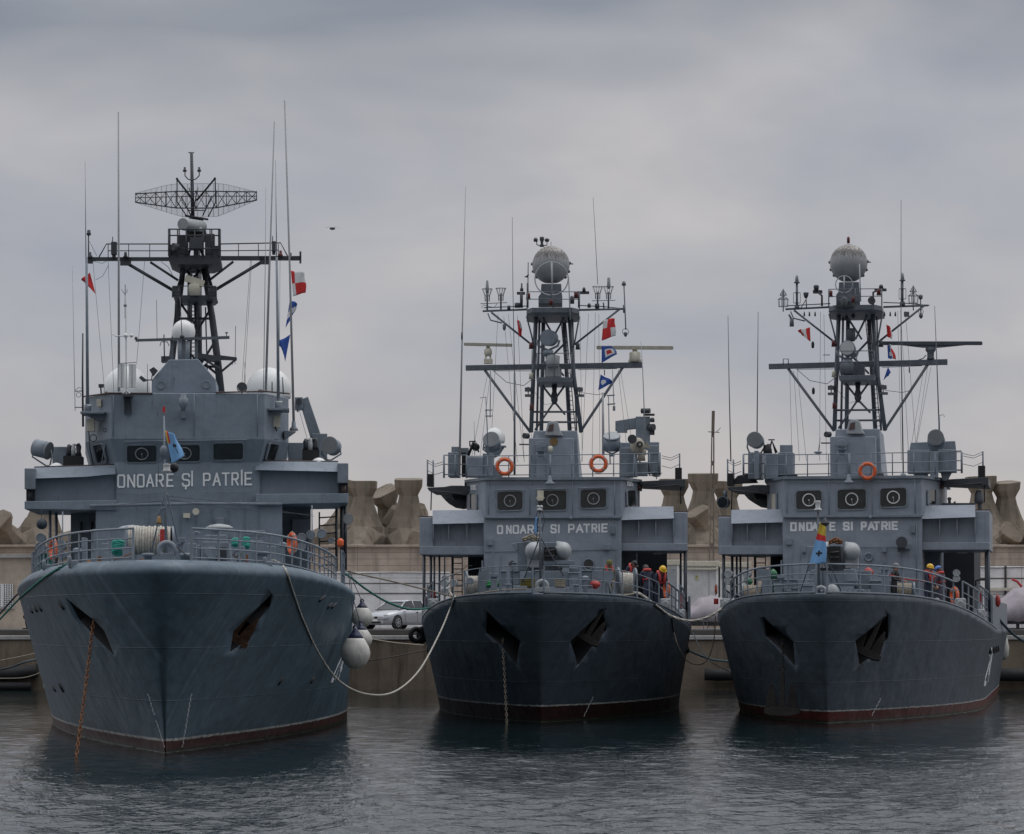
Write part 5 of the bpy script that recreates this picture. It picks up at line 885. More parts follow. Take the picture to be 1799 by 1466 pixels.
# foredeck
def gun(par, S, x, y, ext):
    o = part(par, 'rocket_mount', GREYP, S, ext[0], .02); b = MB(S); k = S.m(9)
    for sg in (-1, 1):
        c = S.p(x + sg * 26, y, 8.6); b.ball(c + V((0, .2, 0)), (15 * k, .55, 16 * k), 20, 12); b.cyl(c + V((-sg * 11 * k, .2, 0)), c + V((sg * 6 * k, .2, 0)), 17.5 * k, 15 * k, 22); b.box(c + V((sg * 0, .3, -20 * k)), (22 * k, .5, 18 * k))
    mk('gun_shield', b, GREYL, o); part(o, 'gun_breech', BLACK, S, ext[1]); return o
gun(ship2, S2, 963, 968, ([('R', 909, 953, 988, 1003, 9.2, .8), ('R', 955, 985, 1010, 992, 8.4, .4), ('PL', [(925, 1005), (940, 1003), (936, 1028), (915, 1030)], 8, .4), ('R', 942, 1003, 1000, 1030, 8.2, .8), ('R', 1000, 998, 1018, 1030, 9, .4), ('PL', [(898, 956), (909, 953), (909, 968), (906, 968)], 9, .3)], [('R', 955, 962, 975, 984, 8.3, .5), ('T', [(957, 970), (975, 966)], 8.2, 2), ('T', [(957, 978), (975, 977)], 8.2, 2)]))
gun(ship3, S3, 1470, 969, ([('R', 1418, 960, 1495, 1003, 9.2, .8), ('PL', [(1424, 1002), (1438, 1000), (1434, 1022), (1418, 1022)], 8, .4), ('R', 1432, 1003, 1505, 1030, 8.6, .8), ('PL', [(1482, 1000), (1502, 1000), (1508, 1022), (1484, 1022)], 8, .3), ('R', 1500, 1003, 1530, 1035, 9.4, .5)], [('R', 1455, 960, 1476, 990, 8.3, .5), ('T', [(1458, 972), (1474, 970)], 8.2, 2), ('T', [(1458, 980), (1474, 980)], 8.2, 2), ('L', 1452, [(965, 3), (960, 2)], 8.2)]))
for sh, S, x0, x1, y in ((ship2, S2, 918, 948, 948), (ship3, S3, 1456, 1480, 953)):
    b = MB(S); k = S.m(9)
    for i in range(5): b.tube([S.p(x0 + (x1 - x0) * t, y - 2 - 4 * sin(pi * t) * (1 - .2 * i) + i * .9 + 1.5 * sin(9 * t + i * 2), 8.9 + .1 * i) for t in np.linspace(0, 1, 12)], 1.8 * k)
    mk('rope_heap', b, ROPE if sh == ship2 else RUST, sh)
def winch(sh, S, x0, x1, yc, r, a, m, cheeks):
    o = part(sh, 'rope_winch', GREYP, S, cheeks, .01); b = MB(S); c, e = S.p(x0, yc, a), S.p(x1, yc, a); k = S.m(a); n = 11
    b.cyl(c, e, r * .8 * k, None, 20)
    for i in range(n): b.torus(c.lerp(e, (i + .5) / n), e - c, r * k * (.92 + .04 * (i % 2)), .55 * abs(x1 - x0) / n * k, 22, 6)
    mk('rope_drum', b, m, o); return o
winch(ship2, S2, 816, 841, 1030, 18, 11, ROPEW, [('DR', 817, 1023, 11, 20, 3, (1, .25, 0)), ('DR', 842, 1026, 11, 17, 3, (1, .25, 0)), ('C', 826, 1021, 6, 10, .3), ('R', 840, 1008, 857, 1050, 10.4, .7), ('R', 841, 1005, 858, 1016, 10.2, .9)])
winch(ship2, S2, 1088, 1112, 1025, 19, 10, ROPEW, [('DR', 1084, 1020, 10, 23, 3, (1, .2, 0)), ('DR', 1114, 1020, 10.4, 22, 3, (1, .2, 0)), ('R', 1043, 1003, 1078, 1018, 9.5, .7), ('R', 1056, 1018, 1067, 1048, 9.4, .4), ('DR', 1071, 1022, 9.2, 5, 4, (0, 1, 0)), ('T', [(1070, 1025), (1075, 1046)], 9.2, 2)])
winch(ship3, S3, 1304, 1338, 1044, 15, 11, ROPE, [('DR', 1303, 1042, 11, 17, 3, (1, .1, 0)), ('DR', 1339, 1042, 11, 18, 3, (1, .1, 0)), ('R', 1338, 1018, 1354, 1055, 10.4, .7)])
winch(ship3, S3, 1574, 1602, 1040, 15, 11, ROPE, [('DR', 1570, 1036, 11, 18, 4, (1, .1, 0)), ('DR', 1604, 1040, 11, 17, 3, (1, .1, 0)), ('R', 1556, 1020, 1571, 1050, 10.6, .6), ('R', 1541, 1005, 1560, 1013, 10.8, .6)])
for sh, S, lst in ((ship2, S2, ((877, 1005, 889, 1030, 8), (900, 990, 907, 1002, 7), (1000, 1008, 1020, 1036, 8), (1022, 1004, 1040, 1034, 10), (940, 1004, 955, 1022, 7.5), (896, 1005, 912, 1028, 9))), (ship3, S3, ((1358, 1020, 1400, 1030, 9), (1360, 1028, 1372, 1048, 8), (1376, 1035, 1400, 1047, 9), (1530, 1022, 1556, 1045, 9), (1410, 1030, 1428, 1046, 6), (1440, 1040, 1452, 1046, 3)))):
    for x0, y0, x1, y1, a in lst: part(sh, 'deck_locker', GREYP, S, [('R', x0, y0, x1, y1, a, .5), ('R', x0 - 1, y0 - 2, x1 + 1, y0, a - .05, .6)], .015)
for sh, S, lst in ((ship2, S2, ((780, 1025, 6.5, 13), (796, 1024, 6.5, 13.5), (781, 1040, 7, 12.5), (781, 1016, 5, 14))), (ship3, S3, ((1279, 1009, 6.5, 15), (1278, 1021, 6.5, 15), (1311, 1009, 6.5, 14), (1642, 1008, 6, 15), (1680, 1007, 6, 16), (1680, 1017, 6, 16), (1312, 1020, 6, 14)))):
    for x, y, r, a in lst: part(sh, 'raft_canister', GREYL, S, [('DR', x, y, a, r, 40, (0, 1, 0)), ('G', x, y, r * .9, .7, a)])
part(ship2, 'bow_chock', GREYL, S2, [('G', 952.5, 1030, 9, 3.6, -1.6), ('R', 940, 1032, 966, 1040, -1.7, .3)], .01)
part(ship3, 'bow_chock', GREYL, S3, [('G', 1442, 1041, 9, 3.4, -1.6), ('L', 1462, [(1052, 13), (1038, 12), (1030, 8), (1026, 2)], 1)], .01)
for x, yc, m_ in ((927, 1020, 'olive_rope'), (984, 1020, None)):
    b = MB(S2); k = S2.m(6)
    for i in range(5): b.torus(S2.p(x, yc + 11 - 3 * i, 6), (0, .1, 1), 12 * k if x < 950 else 8 * k, 1.5 * k, 20, 6)
    mk('rope_coil', b, mat(m_, (.12, .10, .02), .9, var=.3, scale=14) if m_ else ROPE, ship2)
b = MB(S2)
for i in range(6): b.torus(S2.p(865 + 1.2 * (i % 3), 1030 - i * 1.5, 9), (.1 * (i % 2), .2, 1), .2 - .012 * i, .035, 16, 5)
mk('green_net', b, mat('bright_green_net', (.03, .25, .08), .9, var=.3, scale=10), ship2)
part(ship2, 'deck_cable', BLACK, S2, [('TT', [(852, 996, 12), (860, 1001, 11.5), (868, 1012, 11), (873, 1028, 11)], .9), ('TT', [(808, 1005, 12), (820, 995, 12), (830, 994, 12)], .6)], each=True)
for sh, S, x, pts in ((ship2, S2, 948, dict(top=893, fl=1042, l=(918, 1025), r=(990, 1012))), (ship3, S3, 1437, dict(top=900, fl=1046, l=(1406, 1040), r=(1478, 1040)))):
    js = part(sh, 'jackstaff', MAST, S, [('T', [(x + 2, pts['fl']), (x, pts['top'])], -1., 2.6, 2), ('TT', [(x, 945, -1), (pts['l'][0], pts['l'][1], .8)], 1.2), ('TT', [(x + 2, 945, -1), (pts['r'][0], pts['r'][1], .8)], 1.2)])
    if sh == ship2:
        part(js, 'anchor_light', LENS, S, [('L', 948, [(898, 5), (896, 6), (893, 3)], -1), ('B', 946, 891, 3, -1), ('B', 951, 891, 3, -1)])
        part(js, 'stay_wire', ROPED, S, [('TT', [(945, 897, -1), (940, 912, -1), (944, 960, -1)], .6), ('TT', [(952, 897, -1), (957, 915, -1), (952, 935, -1)], .6)])
        part(sh, 'wall_lamp', CREAMF, S, [('R', 944, 862, 955, 874, 15.7, .2), ('PL', [(941, 874), (957, 874), (953, 880), (945, 880)], 15.6, .3)])
    else:
        part(js, 'anchor_light', LENS, S, [('L', 1437, [(897, 8), (895, 7), (893, 4), (884, 4.5), (881, 5), (880, 4)], -1), ('T', [(1437, 902), (1437, 896)], -1, 2)])
        part(js, 'cone_lamp', DARK, S, [('L', 1449, [(925, 3), (920, 9), (919, 9), (914, 3), (910, 2)], -1), ('T', [(1438, 922), (1449, 922)], -1, 1.2)])
        part(js, 'stay_wire', ROPED, S, [('TT', [(1440, 925, -1), (1447, 1040, 1)], .6), ('TT', [(1443, 980, -1), (1470, 1042, 2)], .6)])
# hatches of litter and lines lying along the edge
part(ship2, 'deck_line', ROPE, S2, [('TT', [(805, 1050, 7), (840, 1043, 5), (880, 1037, 3), (925, 1035, 1)], 1.4), ('TT', [(1060, 1045, 3), (1090, 1046, 5), (1112, 1044, 7)], 1.4)], each=True)

part(wh, 'wall_conduit', GREYP, S2, [('T', [(858, 845), (858, 905)], FA - .06, .7), ('T', [(931, 845), (931, 906)], FA - .06, .8), ('T', [(1006, 845), (1006, 906)], FA - .06, .6), ('T', [(1080, 845), (1080, 905)], FA - .06, .9), ('T', [(855, 850), (1090, 848)], FA - .06, .5)], each=True)
part(dh, 'wall_fitting', GREYP, S2, [('R', 1072, 925, 1080, 938, FA - .15, .15), ('R', 856, 948, 866, 958, FA - .12, .12), ('L', 1003, [(914, 2), (911, 3), (908, 2)], FA - .15), ('R', 1060, 958, 1072, 966, FA - .2, .2), ('T', [(1082, 912), (1082, 1040)], FA - .06, .9), ('T', [(866, 970), (866, 1040)], FA - .06, .8), ('R', 846, 985, 849, 1060, FA - .03, .05)], each=True)
part(dh, 'weld_stiffener', GREY2, S2, [('R', x - .5, 975, x + .5, 1060, FA - .03, .05) for x in (880, 1030, 1055)], each=True)
part(ship2, 'door', GREYP, S2, [('PL', [(1100, 975), (1112, 974), (1112, 1050), (1100, 1050)], FA + 3.45, .06)], .01); part(ship3, 'door', GREYP, S3, [('PL', [(1640, 975), (1655, 975), (1655, 1050), (1640, 1050)], FA + 7.4, .06)], .01)
for sh, S, items in ((ship2, S2, (('deck_bitt', GREYP, [('L', 893, [(1042, 4), (1030, 4), (1029, 6), (1026, 6)], 4)]), ('deck_bitt', GREYP, [('L', 1012, [(1043, 4), (1031, 4), (1030, 6), (1027, 6)], 4)]), ('fire_bucket', RED, [('L', 750, [(1062, 5), (1050, 5)], 17)]), ('fire_bucket', RED, [('L', 760, [(1050, 5), (1038, 5)], 17)]), ('fire_locker', RED, [('R', 1136 + 58, 1042, 1200, 1068, 16.5, .4)]), ('tall_locker', GREYP, [('R', 845, 1000, 858, 1040, 9, .4)]), ('hand_wheel', MAST, [('G', 1009, 1022, 5, .9, 6), ('T', [(1009, 1022), (1009, 1042)], 6, .9)]), ('pipe_run', GREYP, [('T', [(1018, 1030), (1040, 1029), (1040, 1046)], 7, 1)]), ('deck_hatch', GREYP, [('R', 905, 1030, 925, 1042, 4, .5)]), ('search_lamp', DARK, [('DR', 900, 990, 8, 5, 7, (-.4, 1, 0)), ('T', [(900, 996), (900, 1035)], 8.2, 1.2)]), ('vent_head', GREYP, [('L', 1028, [(1040, 4), (1020, 4), (1019, 7), (1014, 7), (1012, 2)], 8)]), ('winch_control', GREYP, [('R', 862, 1012, 873, 1036, 6, .3), ('R', 860, 1008, 876, 1014, 5.9, .35)]), ('rope_tangle', ROPEW, [('TT', [(779, 1052, 11), (790, 1040, 11), (800, 1052, 10), (788, 1058, 10), (806, 1048, 9)], 1.2)]))),
                     (ship3, S3, (('deck_bitt', GREYP, [('L', 1384, [(1052, 4), (1040, 4), (1039, 6), (1036, 6)], 4)]), ('deck_bitt', WHITE, [('L', 1392, [(1052, 3), (1045, 3.6), (1042, 2)], 3)]), ('deck_bitt', GREYP, [('L', 1512, [(1052, 4), (1040, 4), (1039, 6), (1036, 6)], 4)]), ('hand_wheel', MAST, [('G', 1494, 1038, 5, .9, 5), ('T', [(1494, 1038), (1494, 1055)], 5, .9)]), ('fire_bucket', RED, [('L', 1258, [(1062, 4), (1052, 4)], 17)]), ('fire_locker', RED, [('R', 1720, 1040, 1726, 1060, 17, .4)]), ('vent_head', GREYP, [('L', 1372, [(1040, 4), (1018, 4), (1017, 7), (1012, 7), (1010, 2)], 9)]), ('winch_control', GREYP, [('R', 1548, 1000, 1560, 1030, 8, .3), ('R', 1545, 996, 1562, 1002, 7.9, .35)]), ('tall_locker', GREYP, [('R', 1330, 1000, 1350, 1020, 13.5, .4)]), ('pipe_run', GREYP, [('T', [(1400, 1020), (1425, 1019), (1425, 1040)], 7, 1)]), ('deck_hatch', GREYP, [('R', 1460, 1036, 1478, 1050, 3, .5)]), ('cowl_bend', DARK, [('TT', [(1714, 1030, 20), (1714, 1021, 20), (1720, 1019, 20), (1736, 1019, 20)], 1.8)])))):
    for nm, m_, l in items: part(sh, nm, m_, S, l, .01)

clutter(ship2, S2, H2, 30, 9, 15, 11); clutter(ship3, S3, H3, 30, 10, 15, 23)
# ------------------------------------------------------------------ anchors and chains
def chain(S, pts, link, m, label):
    b = MB(S); P = [S.p(*p) for p in pts]; L = sum((q - p).length for p, q in zip(P, P[1:])); n = int(L / (link * 1.55)); i = 0
    for k in range(n):
        d = L * (k + .5) / n; j = 0
        while j < len(P) - 2 and d > (P[j + 1] - P[j]).length: d -= (P[j + 1] - P[j]).length; j += 1
        t = (P[j + 1] - P[j]).normalized(); c = P[j] + t * d; u, w, _ = basis(t); s = u if k % 2 else w; rings = []
        for q in range(12):
            a = 2 * pi * q / 12; o = c + t * (link * cos(a)) + s * (link * .55 * sin(a)); nn = (t * cos(a) + s * sin(a)).normalized(); bi = t.cross(s)
            rings.append([o + (nn * cos(e) + bi * sin(e)) * link * .2 for e in np.linspace(0, 2 * pi, 6)[:-1]])
        rings.append(rings[0]); b.loft(rings, False, True)
    return mk('anchor_chain', b, m, None, S, label, 'anchor chain', 'anchor chains hanging from the bows')
def on(H, x, y, out): p, n = H.hit(x, y); return p + n * out
chain(S1, [(164, 1092, -.3), (150, 1210, -1.6), (131, 1352, -3.0)], .07, RUST, 'long orange rusty anchor chain running into the water at the slate blue bow')
chain(S2, [(883, 1122, .3), (887, 1200, -.2), (893, 1320, -.9)], .062, ROPE, 'pale tan anchor chain hanging into the water from the middle ship')
chain(S3, [(1375, 1124, .4), (1376, 1215, .1)], .07, DRUST, 'short dark chain holding the lowered anchor of the right ship')
def anchor(S, c, ax, k, m, label, name='anchor', group='ship anchors at the bows'):
    """stockless anchor: shank along ax, crown and two flukes at the far end"""
    ax = V(ax).normalized(); u, w, _ = basis(ax); u = V((1, 0, 0)) - ax * ax.x; u.normalize(); w = ax.cross(u); b = MB(S); c = V(c)
    b.loft([[c + u * r + w * r * .7, c + u * r - w * r * .7, c - u * r - w * r * .7, c - u * r + w * r * .7] if i == 0 else [c + ax * k * 1.3 + u * r * s1 + w * r * .7 * s2 for s1, s2 in ((1, 1), (1, -1), (-1, -1), (-1, 1))] for i, r in ((0, .07 * k), (1, .11 * k))])
    e = c + ax * k * 1.3; b.loft([[e + u * x + ax * y * k + w * .16 * k, e + u * x + ax * y * k - w * .16 * k, e + u * x + ax * (y + h) * k - w * .16 * k, e + u * x + ax * (y + h) * k + w * .16 * k] for x, y, h in ((-.62 * k, .0, .16), (-.35 * k, -.05, .3), (.35 * k, -.05, .3), (.62 * k, .0, .16))])
    for sg in (-1, 1):
        r = e + u * sg * .36 * k; b.loft([[r + u * .2 * k + w * .13 * k, r + u * .2 * k - w * .1 * k, r - u * .2 * k - w * .1 * k, r - u * .2 * k + w * .13 * k], [r - ax * .5 * k + u * .14 * k + w * .2 * k, r - ax * .5 * k + u * .14 * k + w * .05 * k, r - ax * .5 * k - u * .14 * k + w * .05 * k, r - ax * .5 * k - u * .14 * k + w * .2 * k], [r - ax * .9 * k + u * .03 * k + w * .24 * k, r - ax * .9 * k + u * .03 * k + w * .2 * k, r - ax * .9 * k - u * .03 * k + w * .2 * k, r - ax * .9 * k - u * .03 * k + w * .24 * k]])
    b.torus(c - ax * .1 * k, w, .1 * k, .03 * k, 12, 6)
    return mk(name, b, m, None, S, label, 'anchor', group, bevel=.02)
p, n = H1.hit(440, 1092); anchor(S1, p + V((.35, .25, .35)) - n * .25, (-.55, .1, -.75), .75, RUSTD, 'rust streaked anchor housed in the right recess of the slate blue bow')
p, n = H2.hit(1050, 1090); anchor(S2, p + V((.25, .1, .3)) - n * .1, (-.42, -.12, -.7), .78, DRUST, 'dark anchor housed in the right recess of the middle ship')
p, n = H3.hit(1538, 1108); anchor(S3, p + V((.25, .1, .32)) - n * .1, (-.35, -.12, -.75), .85, DRUST, 'dark anchor housed in the right recess of the right ship')
p = S3.p(1374, 1180, -.1); anchor(S3, p, (.0, -.02, -1), .92, DRUST, 'dark anchor lowered to the waterline under the right ship')
# ------------------------------------------------------------------ fenders, tyre, lifebuoys, buoys, day ball
def fender(S, x, y0, y1, r, a, label):
    k = S.m(a); h = (y1 - y0)
    o = mk('ball_fender', ops(S, [('L', x, [(y1, 1), (y1 - .04 * h, r * .42), (y1 - .13 * h, r * .74), (y1 - .28 * h, r * .97), (y1 - .40 * h, r), (y1 - .54 * h, r * .9), (y1 - .68 * h, r * .68), (y1 - .74 * h, r * .56)], a, 24)]), FENW, None, S, label, 'fender', 'white ball fenders between the ships')
    part(o, 'fender_top', NAVYP, S, [('L', x, [(y1 - .735 * h, r * .57), (y1 - .84 * h, r * .36), (y1 - .92 * h, r * .2), (y1 - h, r * .14)], a, 24), ('G', x, y0, r * .14, r * .06, a)]); return o
FENW = mat('scuffed_white_fender', (.58, .56, .52), .5, var=.08, dirt=.55, dcol=(.22, .21, .19), scale=3); NAVYP = mat('navy_fender_cap', (.025, .03, .075), .45, var=.15)
fender(S1, 636, 1056, 1104, 19, 18, 'grey white ball fender hanging highest beside the slate blue hull')
fender(S1, 634, 1095, 1142, 20, 16, 'grey white ball fender hanging behind the largest one')
fender(S1, 624.5, 1103, 1176, 26, 13.5, 'largest white ball fender hanging lowest beside the slate blue hull')
S_W = Frame(0, 0, 0)
part_f = lambda pts, r, m, nm, S, lab, cat, grp=None: mk(nm, ops(S, [('TT', pts, r)]), m, None, S, lab, cat, grp)
for i, (pts, lab) in enumerate((([(612, 1003, 14.5), (618, 1060, 14), (624, 1106, 13.5)], 'black line holding the largest ball fender'), ([(614, 1003, 16.5), (620, 1050, 16.3), (633, 1097, 16)], 'black line holding the ball fender behind'), ([(615, 1003, 18), (622, 1025, 18), (636, 1057, 18)], 'black line holding the highest ball fender'))):
    part_f(pts, .7, ROPED, 'fender_line', S1, lab, 'rope', 'fender lines')
def tyre(S, x, y, a, R_, r, ax, label):
    b = MB(S); k = S.m(a); b.torus(S.p(x, y, a), ax, R_ * k, r * k, 28, 10); return mk('tyre_fender', b, RUBBER, None, S, label, 'tyre', 'old tyres used as fenders')
tyre(S2, 731, 1116, 13, 10.5, 4.4, (.55, -1, 0), 'black tyre fender hanging at the left side of the middle ship'); tyre(S2, 741, 1116, 13.6, 11, 4.6, (1, -.45, 0), 'black tyre fender pressed against the left side of the middle hull')
def lifebuoy(S, x, y, a, R_, ax, label, sq=1.):
    k = S.m(a); c = S.p(x, y, a); e = empty('lifebuoy', S, c - V((0, 0, R_ * k)), label, 'lifebuoy', 'orange lifebuoys')
    b = MB(S); b.torus(c, ax, R_ * .8 * k, R_ * .2 * k, 32, 10); mk('ring', b, ORANGE, e); b = MB(S); u, w, ax_ = basis(ax)
    for i in range(4):
        t = pi / 4 + i * pi / 2; d = u * cos(t) + w * sin(t); tg = -u * sin(t) + w * cos(t); b.torus(c + d * R_ * .8 * k, tg, R_ * .215 * k, R_ * .03 * k, 14, 5); b.torus(c + d * R_ * .8 * k + tg * .03, tg, R_ * .21 * k, R_ * .03 * k, 14, 5)
    for i in range(4):
        t0 = pi / 4 + i * pi / 2; b.tube([c + (u * cos(t0 + s * pi / 2) + w * sin(t0 + s * pi / 2)) * R_ * (1.0 + .06 * sin(pi * s)) * k - ax_ * .01 for s in np.linspace(0, 1, 8)], R_ * .03 * k, 4)
    mk('grab_band', b, GREYL, e); return e
lifebuoy(S2, 886.5, 820, FA - .25, 16, (0, 1, .05), 'orange lifebuoy on the rail left of the mast of the middle ship'); lifebuoy(S2, 1051.5, 815, FA - .25, 16, (0, 1, .05), 'orange lifebuoy on the rail right of the mast of the middle ship')
lifebuoy(S3, 1524, 828, FA - .25, 16, (0, 1, .05), 'orange lifebuoy on the bridge rail of the rightmost ship')
for S, x, y, a, r, lab in ((S1, 93, 965, 15.5, 20, 'orange lifebuoy seen edge on by the left rail of the slate blue ship'), (S1, 513, 955, 14, 20, 'orange lifebuoy seen edge on by the right rail of the slate blue ship')): lifebuoy(S, x, y, a, r, (1, .35, 0), lab)
lifebuoy(S2, 1171, 1036, 15.5, 17, (1, .25, 0), 'orange lifebuoy seen edge on at the right rail of the middle ship'); lifebuoy(S3, 1677, 1047, 15, 16, (1, .5, 0), 'orange lifebuoy at the right rail of the rightmost ship'); lifebuoy(S3, 1258, 1036, 17, 9, (1, .2, 0), 'small orange lifebuoy at the left rail of the rightmost ship')
def dan(S, x, y, a, r, h, m, lab, st=True):
    o = mk('marker_buoy', ops(S, [('L', x, [(y + h, r * .3), (y + h * .6, r * .75), (y + h * .1, r), (y - h * .1, r), (y - h * .6, r * .7), (y - h, r * .15)], a, 20)]), m, None, S, lab, 'buoy', 'marker buoys on the foredecks'); return o
b_r = mat('red_buoy', (.45, .05, .04), .5, var=.15, scale=4)
dan(S2, 1045.5, 1027, 8.5, 9.5, 8, b_r, 'red marker buoy on the foredeck of the middle ship'); dan(S3, 1525.5, 1006, 10, 9, 9, b_r, 'red marker buoy on the foredeck of the rightmost ship'); dan(S3, 1753, 1056, 20, 5, 11, b_r, 'red buoy hanging outside the stern bulwark of the rightmost ship')
dan(S3, 1358.5, 1009, 10, 7.5, 9, GRNP, 'round green marker buoy behind the bow rail of the rightmost ship'); dan(S3, 1316, 1022, 12, 7, 6, GRNP, 'small green float near the left winch of the rightmost ship'); dan(S3, 1362, 1036, 9, 3.4, 7, GRNP, 'thin green float below the green marker buoy')
solo('day_ball', BLACK, S1, [('B', 305, 822, 9, -1.0), ('T', [(305, 832), (305, 812)], -1, .6)], 'black anchor ball hoisted at the jackstaff of the slate blue ship', 'day shape')
solo('day_ball', mat('blue_black_ball', (.03, .04, .055), .6), S1, [('B', 73.5, 921, 9.5, 17), ('T', [(73, 895), (73, 912)], 17, .5)], 'dark ball hanging under the left bridge wing of the slate blue ship', 'day shape')
# ------------------------------------------------------------------ mooring ropes
def mrope(pts, r, m, label, sub=10, over=()):
    """smooth sagging rope through picture points with world distances"""
    P = [S_W.p(x, y, d) for x, y, d in pts]; out = []; n = len(P)
    for i in range(n - 1):
        p0, p1, p2, p3 = P[max(i - 1, 0)], P[i], P[i + 1], P[min(i + 2, n - 1)]
        for k in range(sub): t = k / sub; out.append(.5 * (2 * p1 + (p2 - p0) * t + (2 * p0 - 5 * p1 + 4 * p2 - p3) * t * t + (3 * p1 - p0 - 3 * p2 + p3) * t ** 3))
    out.append(P[-1]); b = MB(S_W); k = pts[0][2] / F
    # three twisted strands
    N_ = len(out); rr = r * k
    fine = []
    for i in range(N_ - 1):
        L = (out[i + 1] - out[i]).length; m_ = max(1, min(12, int(L / (rr * 2.2))))
        for j in range(m_): fine.append(out[i].lerp(out[i + 1], j / m_))
    fine.append(out[-1]); s = 0
    for H in over: # lie on the outside of a hull where the rope would cut through it
        for i, p in enumerate(fine):
            q = H.S.I @ p; d = (q - H.S.c); L = d.length; d.normalize(); h = H.bvh.ray_cast(H.S.c, d)
            if h[0] is not None and h[3] < L + .12: fine[i] = H.S.M @ (H.S.c + d * (h[3] - .12))
    for st in range(3):
        s = 0; pp = []
        for i, p in enumerate(fine):
            if i: s += (p - fine[i - 1]).length
            t = (fine[min(i + 1, len(fine) - 1)] - fine[max(i - 1, 0)]).normalized(); u, w, _ = basis(t); a = s / (rr * 3.2) + st * 2 * pi / 3; pp.append(p + (u * cos(a) + w * sin(a)) * rr * .5)
        b.tube(pp, rr * .58, 5)
    return mk('mooring_rope', b, m, None, None, label, 'rope', 'mooring ropes')
mrope([(122, 990, 96), (105, 998, 97), (76, 1016, 101), (52, 1036, 103.5), (30, 1056, 106), (0, 1088, 112), (-40, 1130, 118)], 2.1, GRN, 'green mooring rope running down over the left edge of the slate blue bow', over=(H1,))
mrope([(40, 1040, 108), (28, 1047, 109), (0, 1078, 112), (-40, 1120, 118)], 1.7, mat('blue_black_rope', (.02, .035, .06), .9, var=.3, scale=14), 'dark blue mooring rope off the left edge of the slate blue hull')
mrope([(478, 984, 91), (492, 990, 91.4), (503, 1004, 91.6), (515, 1040, 91.6), (533, 1090, 92), (560, 1148, 93), (595, 1196, 95), (640, 1219, 98), (690, 1217, 102), (735, 1180, 106), (770, 1118, 110), (790, 1072, 113), (797, 1054, 115), (800, 1048, 117)], 1.9, ROPEW, 'long pale rope sagging almost to the water between the left and middle ships', over=(H1, H2))
mrope([(598, 1001, 104), (640, 1011, 106), (690, 1022, 109), (750, 1037, 113), (797, 1049, 117)], 1.5, ROPE, 'thin tan rope stretched tight from the slate blue ship to the middle ship')
mrope([(600, 1004, 104), (620, 1018, 105), (645, 1037, 107), (680, 1058, 110), (715, 1070, 113), (745, 1070, 117), (765, 1065, 120)], 2.1, mat('turquoise_rope', (.03, .22, .17), .85, var=.35, scale=14, bump=.5), 'turquoise rope sagging between the slate blue ship and the middle ship')
mrope([(1112, 1042, 117), (1125, 1044, 117), (1150, 1062, 117), (1178, 1082, 117), (1210, 1091, 117), (1240, 1086, 117), (1262, 1074, 117), (1290, 1053, 118)], 2.2, ROPEW, 'thick tan rope sagging between the middle and right ships at rail height', over=(H2, H3))
mrope([(1181, 1080, 121), (1182, 1100, 120), (1190, 1132, 119), (1206, 1160, 119), (1228, 1168, 119), (1244, 1157, 119), (1254, 1125, 119), (1257, 1082, 119)], 1.1, mat('brown_rope', (.12, .10, .085), .9, var=.3, scale=14), 'brown slack rope looping low between the middle and right ships', over=(H2, H3))
mrope([(1210, 1143, 150), (1230, 1152, 153), (1255, 1160, 157), (1290, 1163, 161)], 2.2, mat('blue_grey_rope', (.05, .09, .11), .9, var=.3, scale=14), 'blue grey stern line in front of the quay between the middle and right ships')
mrope([(1218, 1112, 155), (1228, 1135, 152), (1248, 1162, 150), (1285, 1182, 150)], .9, ROPED, 'thin black line crossing the quay wall by the middle ship')
mrope([(1752, 1085, 135), (1770, 1105, 142), (1790, 1122, 150), (1840, 1150, 160)], 2.4, bpy.data.materials['blue_grey_rope'], 'blue grey stern line right of the rightmost hull')
mrope([(642, 1121, 160), (690, 1129, 150), (745, 1134, 140)], 1.0, ROPE, 'thin tan line along the top of the quay wall behind the fenders'); mrope([(620, 1164, 150), (680, 1156, 147), (750, 1142, 140)], 1.1, bpy.data.materials['brown_rope'], 'brown line rising across the quay wall behind the fenders')
mrope([(-20, 1164, 150), (30, 1155, 145), (72, 1146, 140)], .8, ROPE, 'upper thin tan line by the quay at the left edge'); mrope([(-20, 1192, 150), (40, 1191, 145), (76, 1180, 140)], .8, ROPE, 'lower thin tan line by the quay at the left edge'); mrope([(-20, 1181, 152), (20, 1172, 150), (45, 1163, 148), (74, 1157, 140)], 2.0, ROPED, 'thick dark mooring line over the black fender at the left edge')
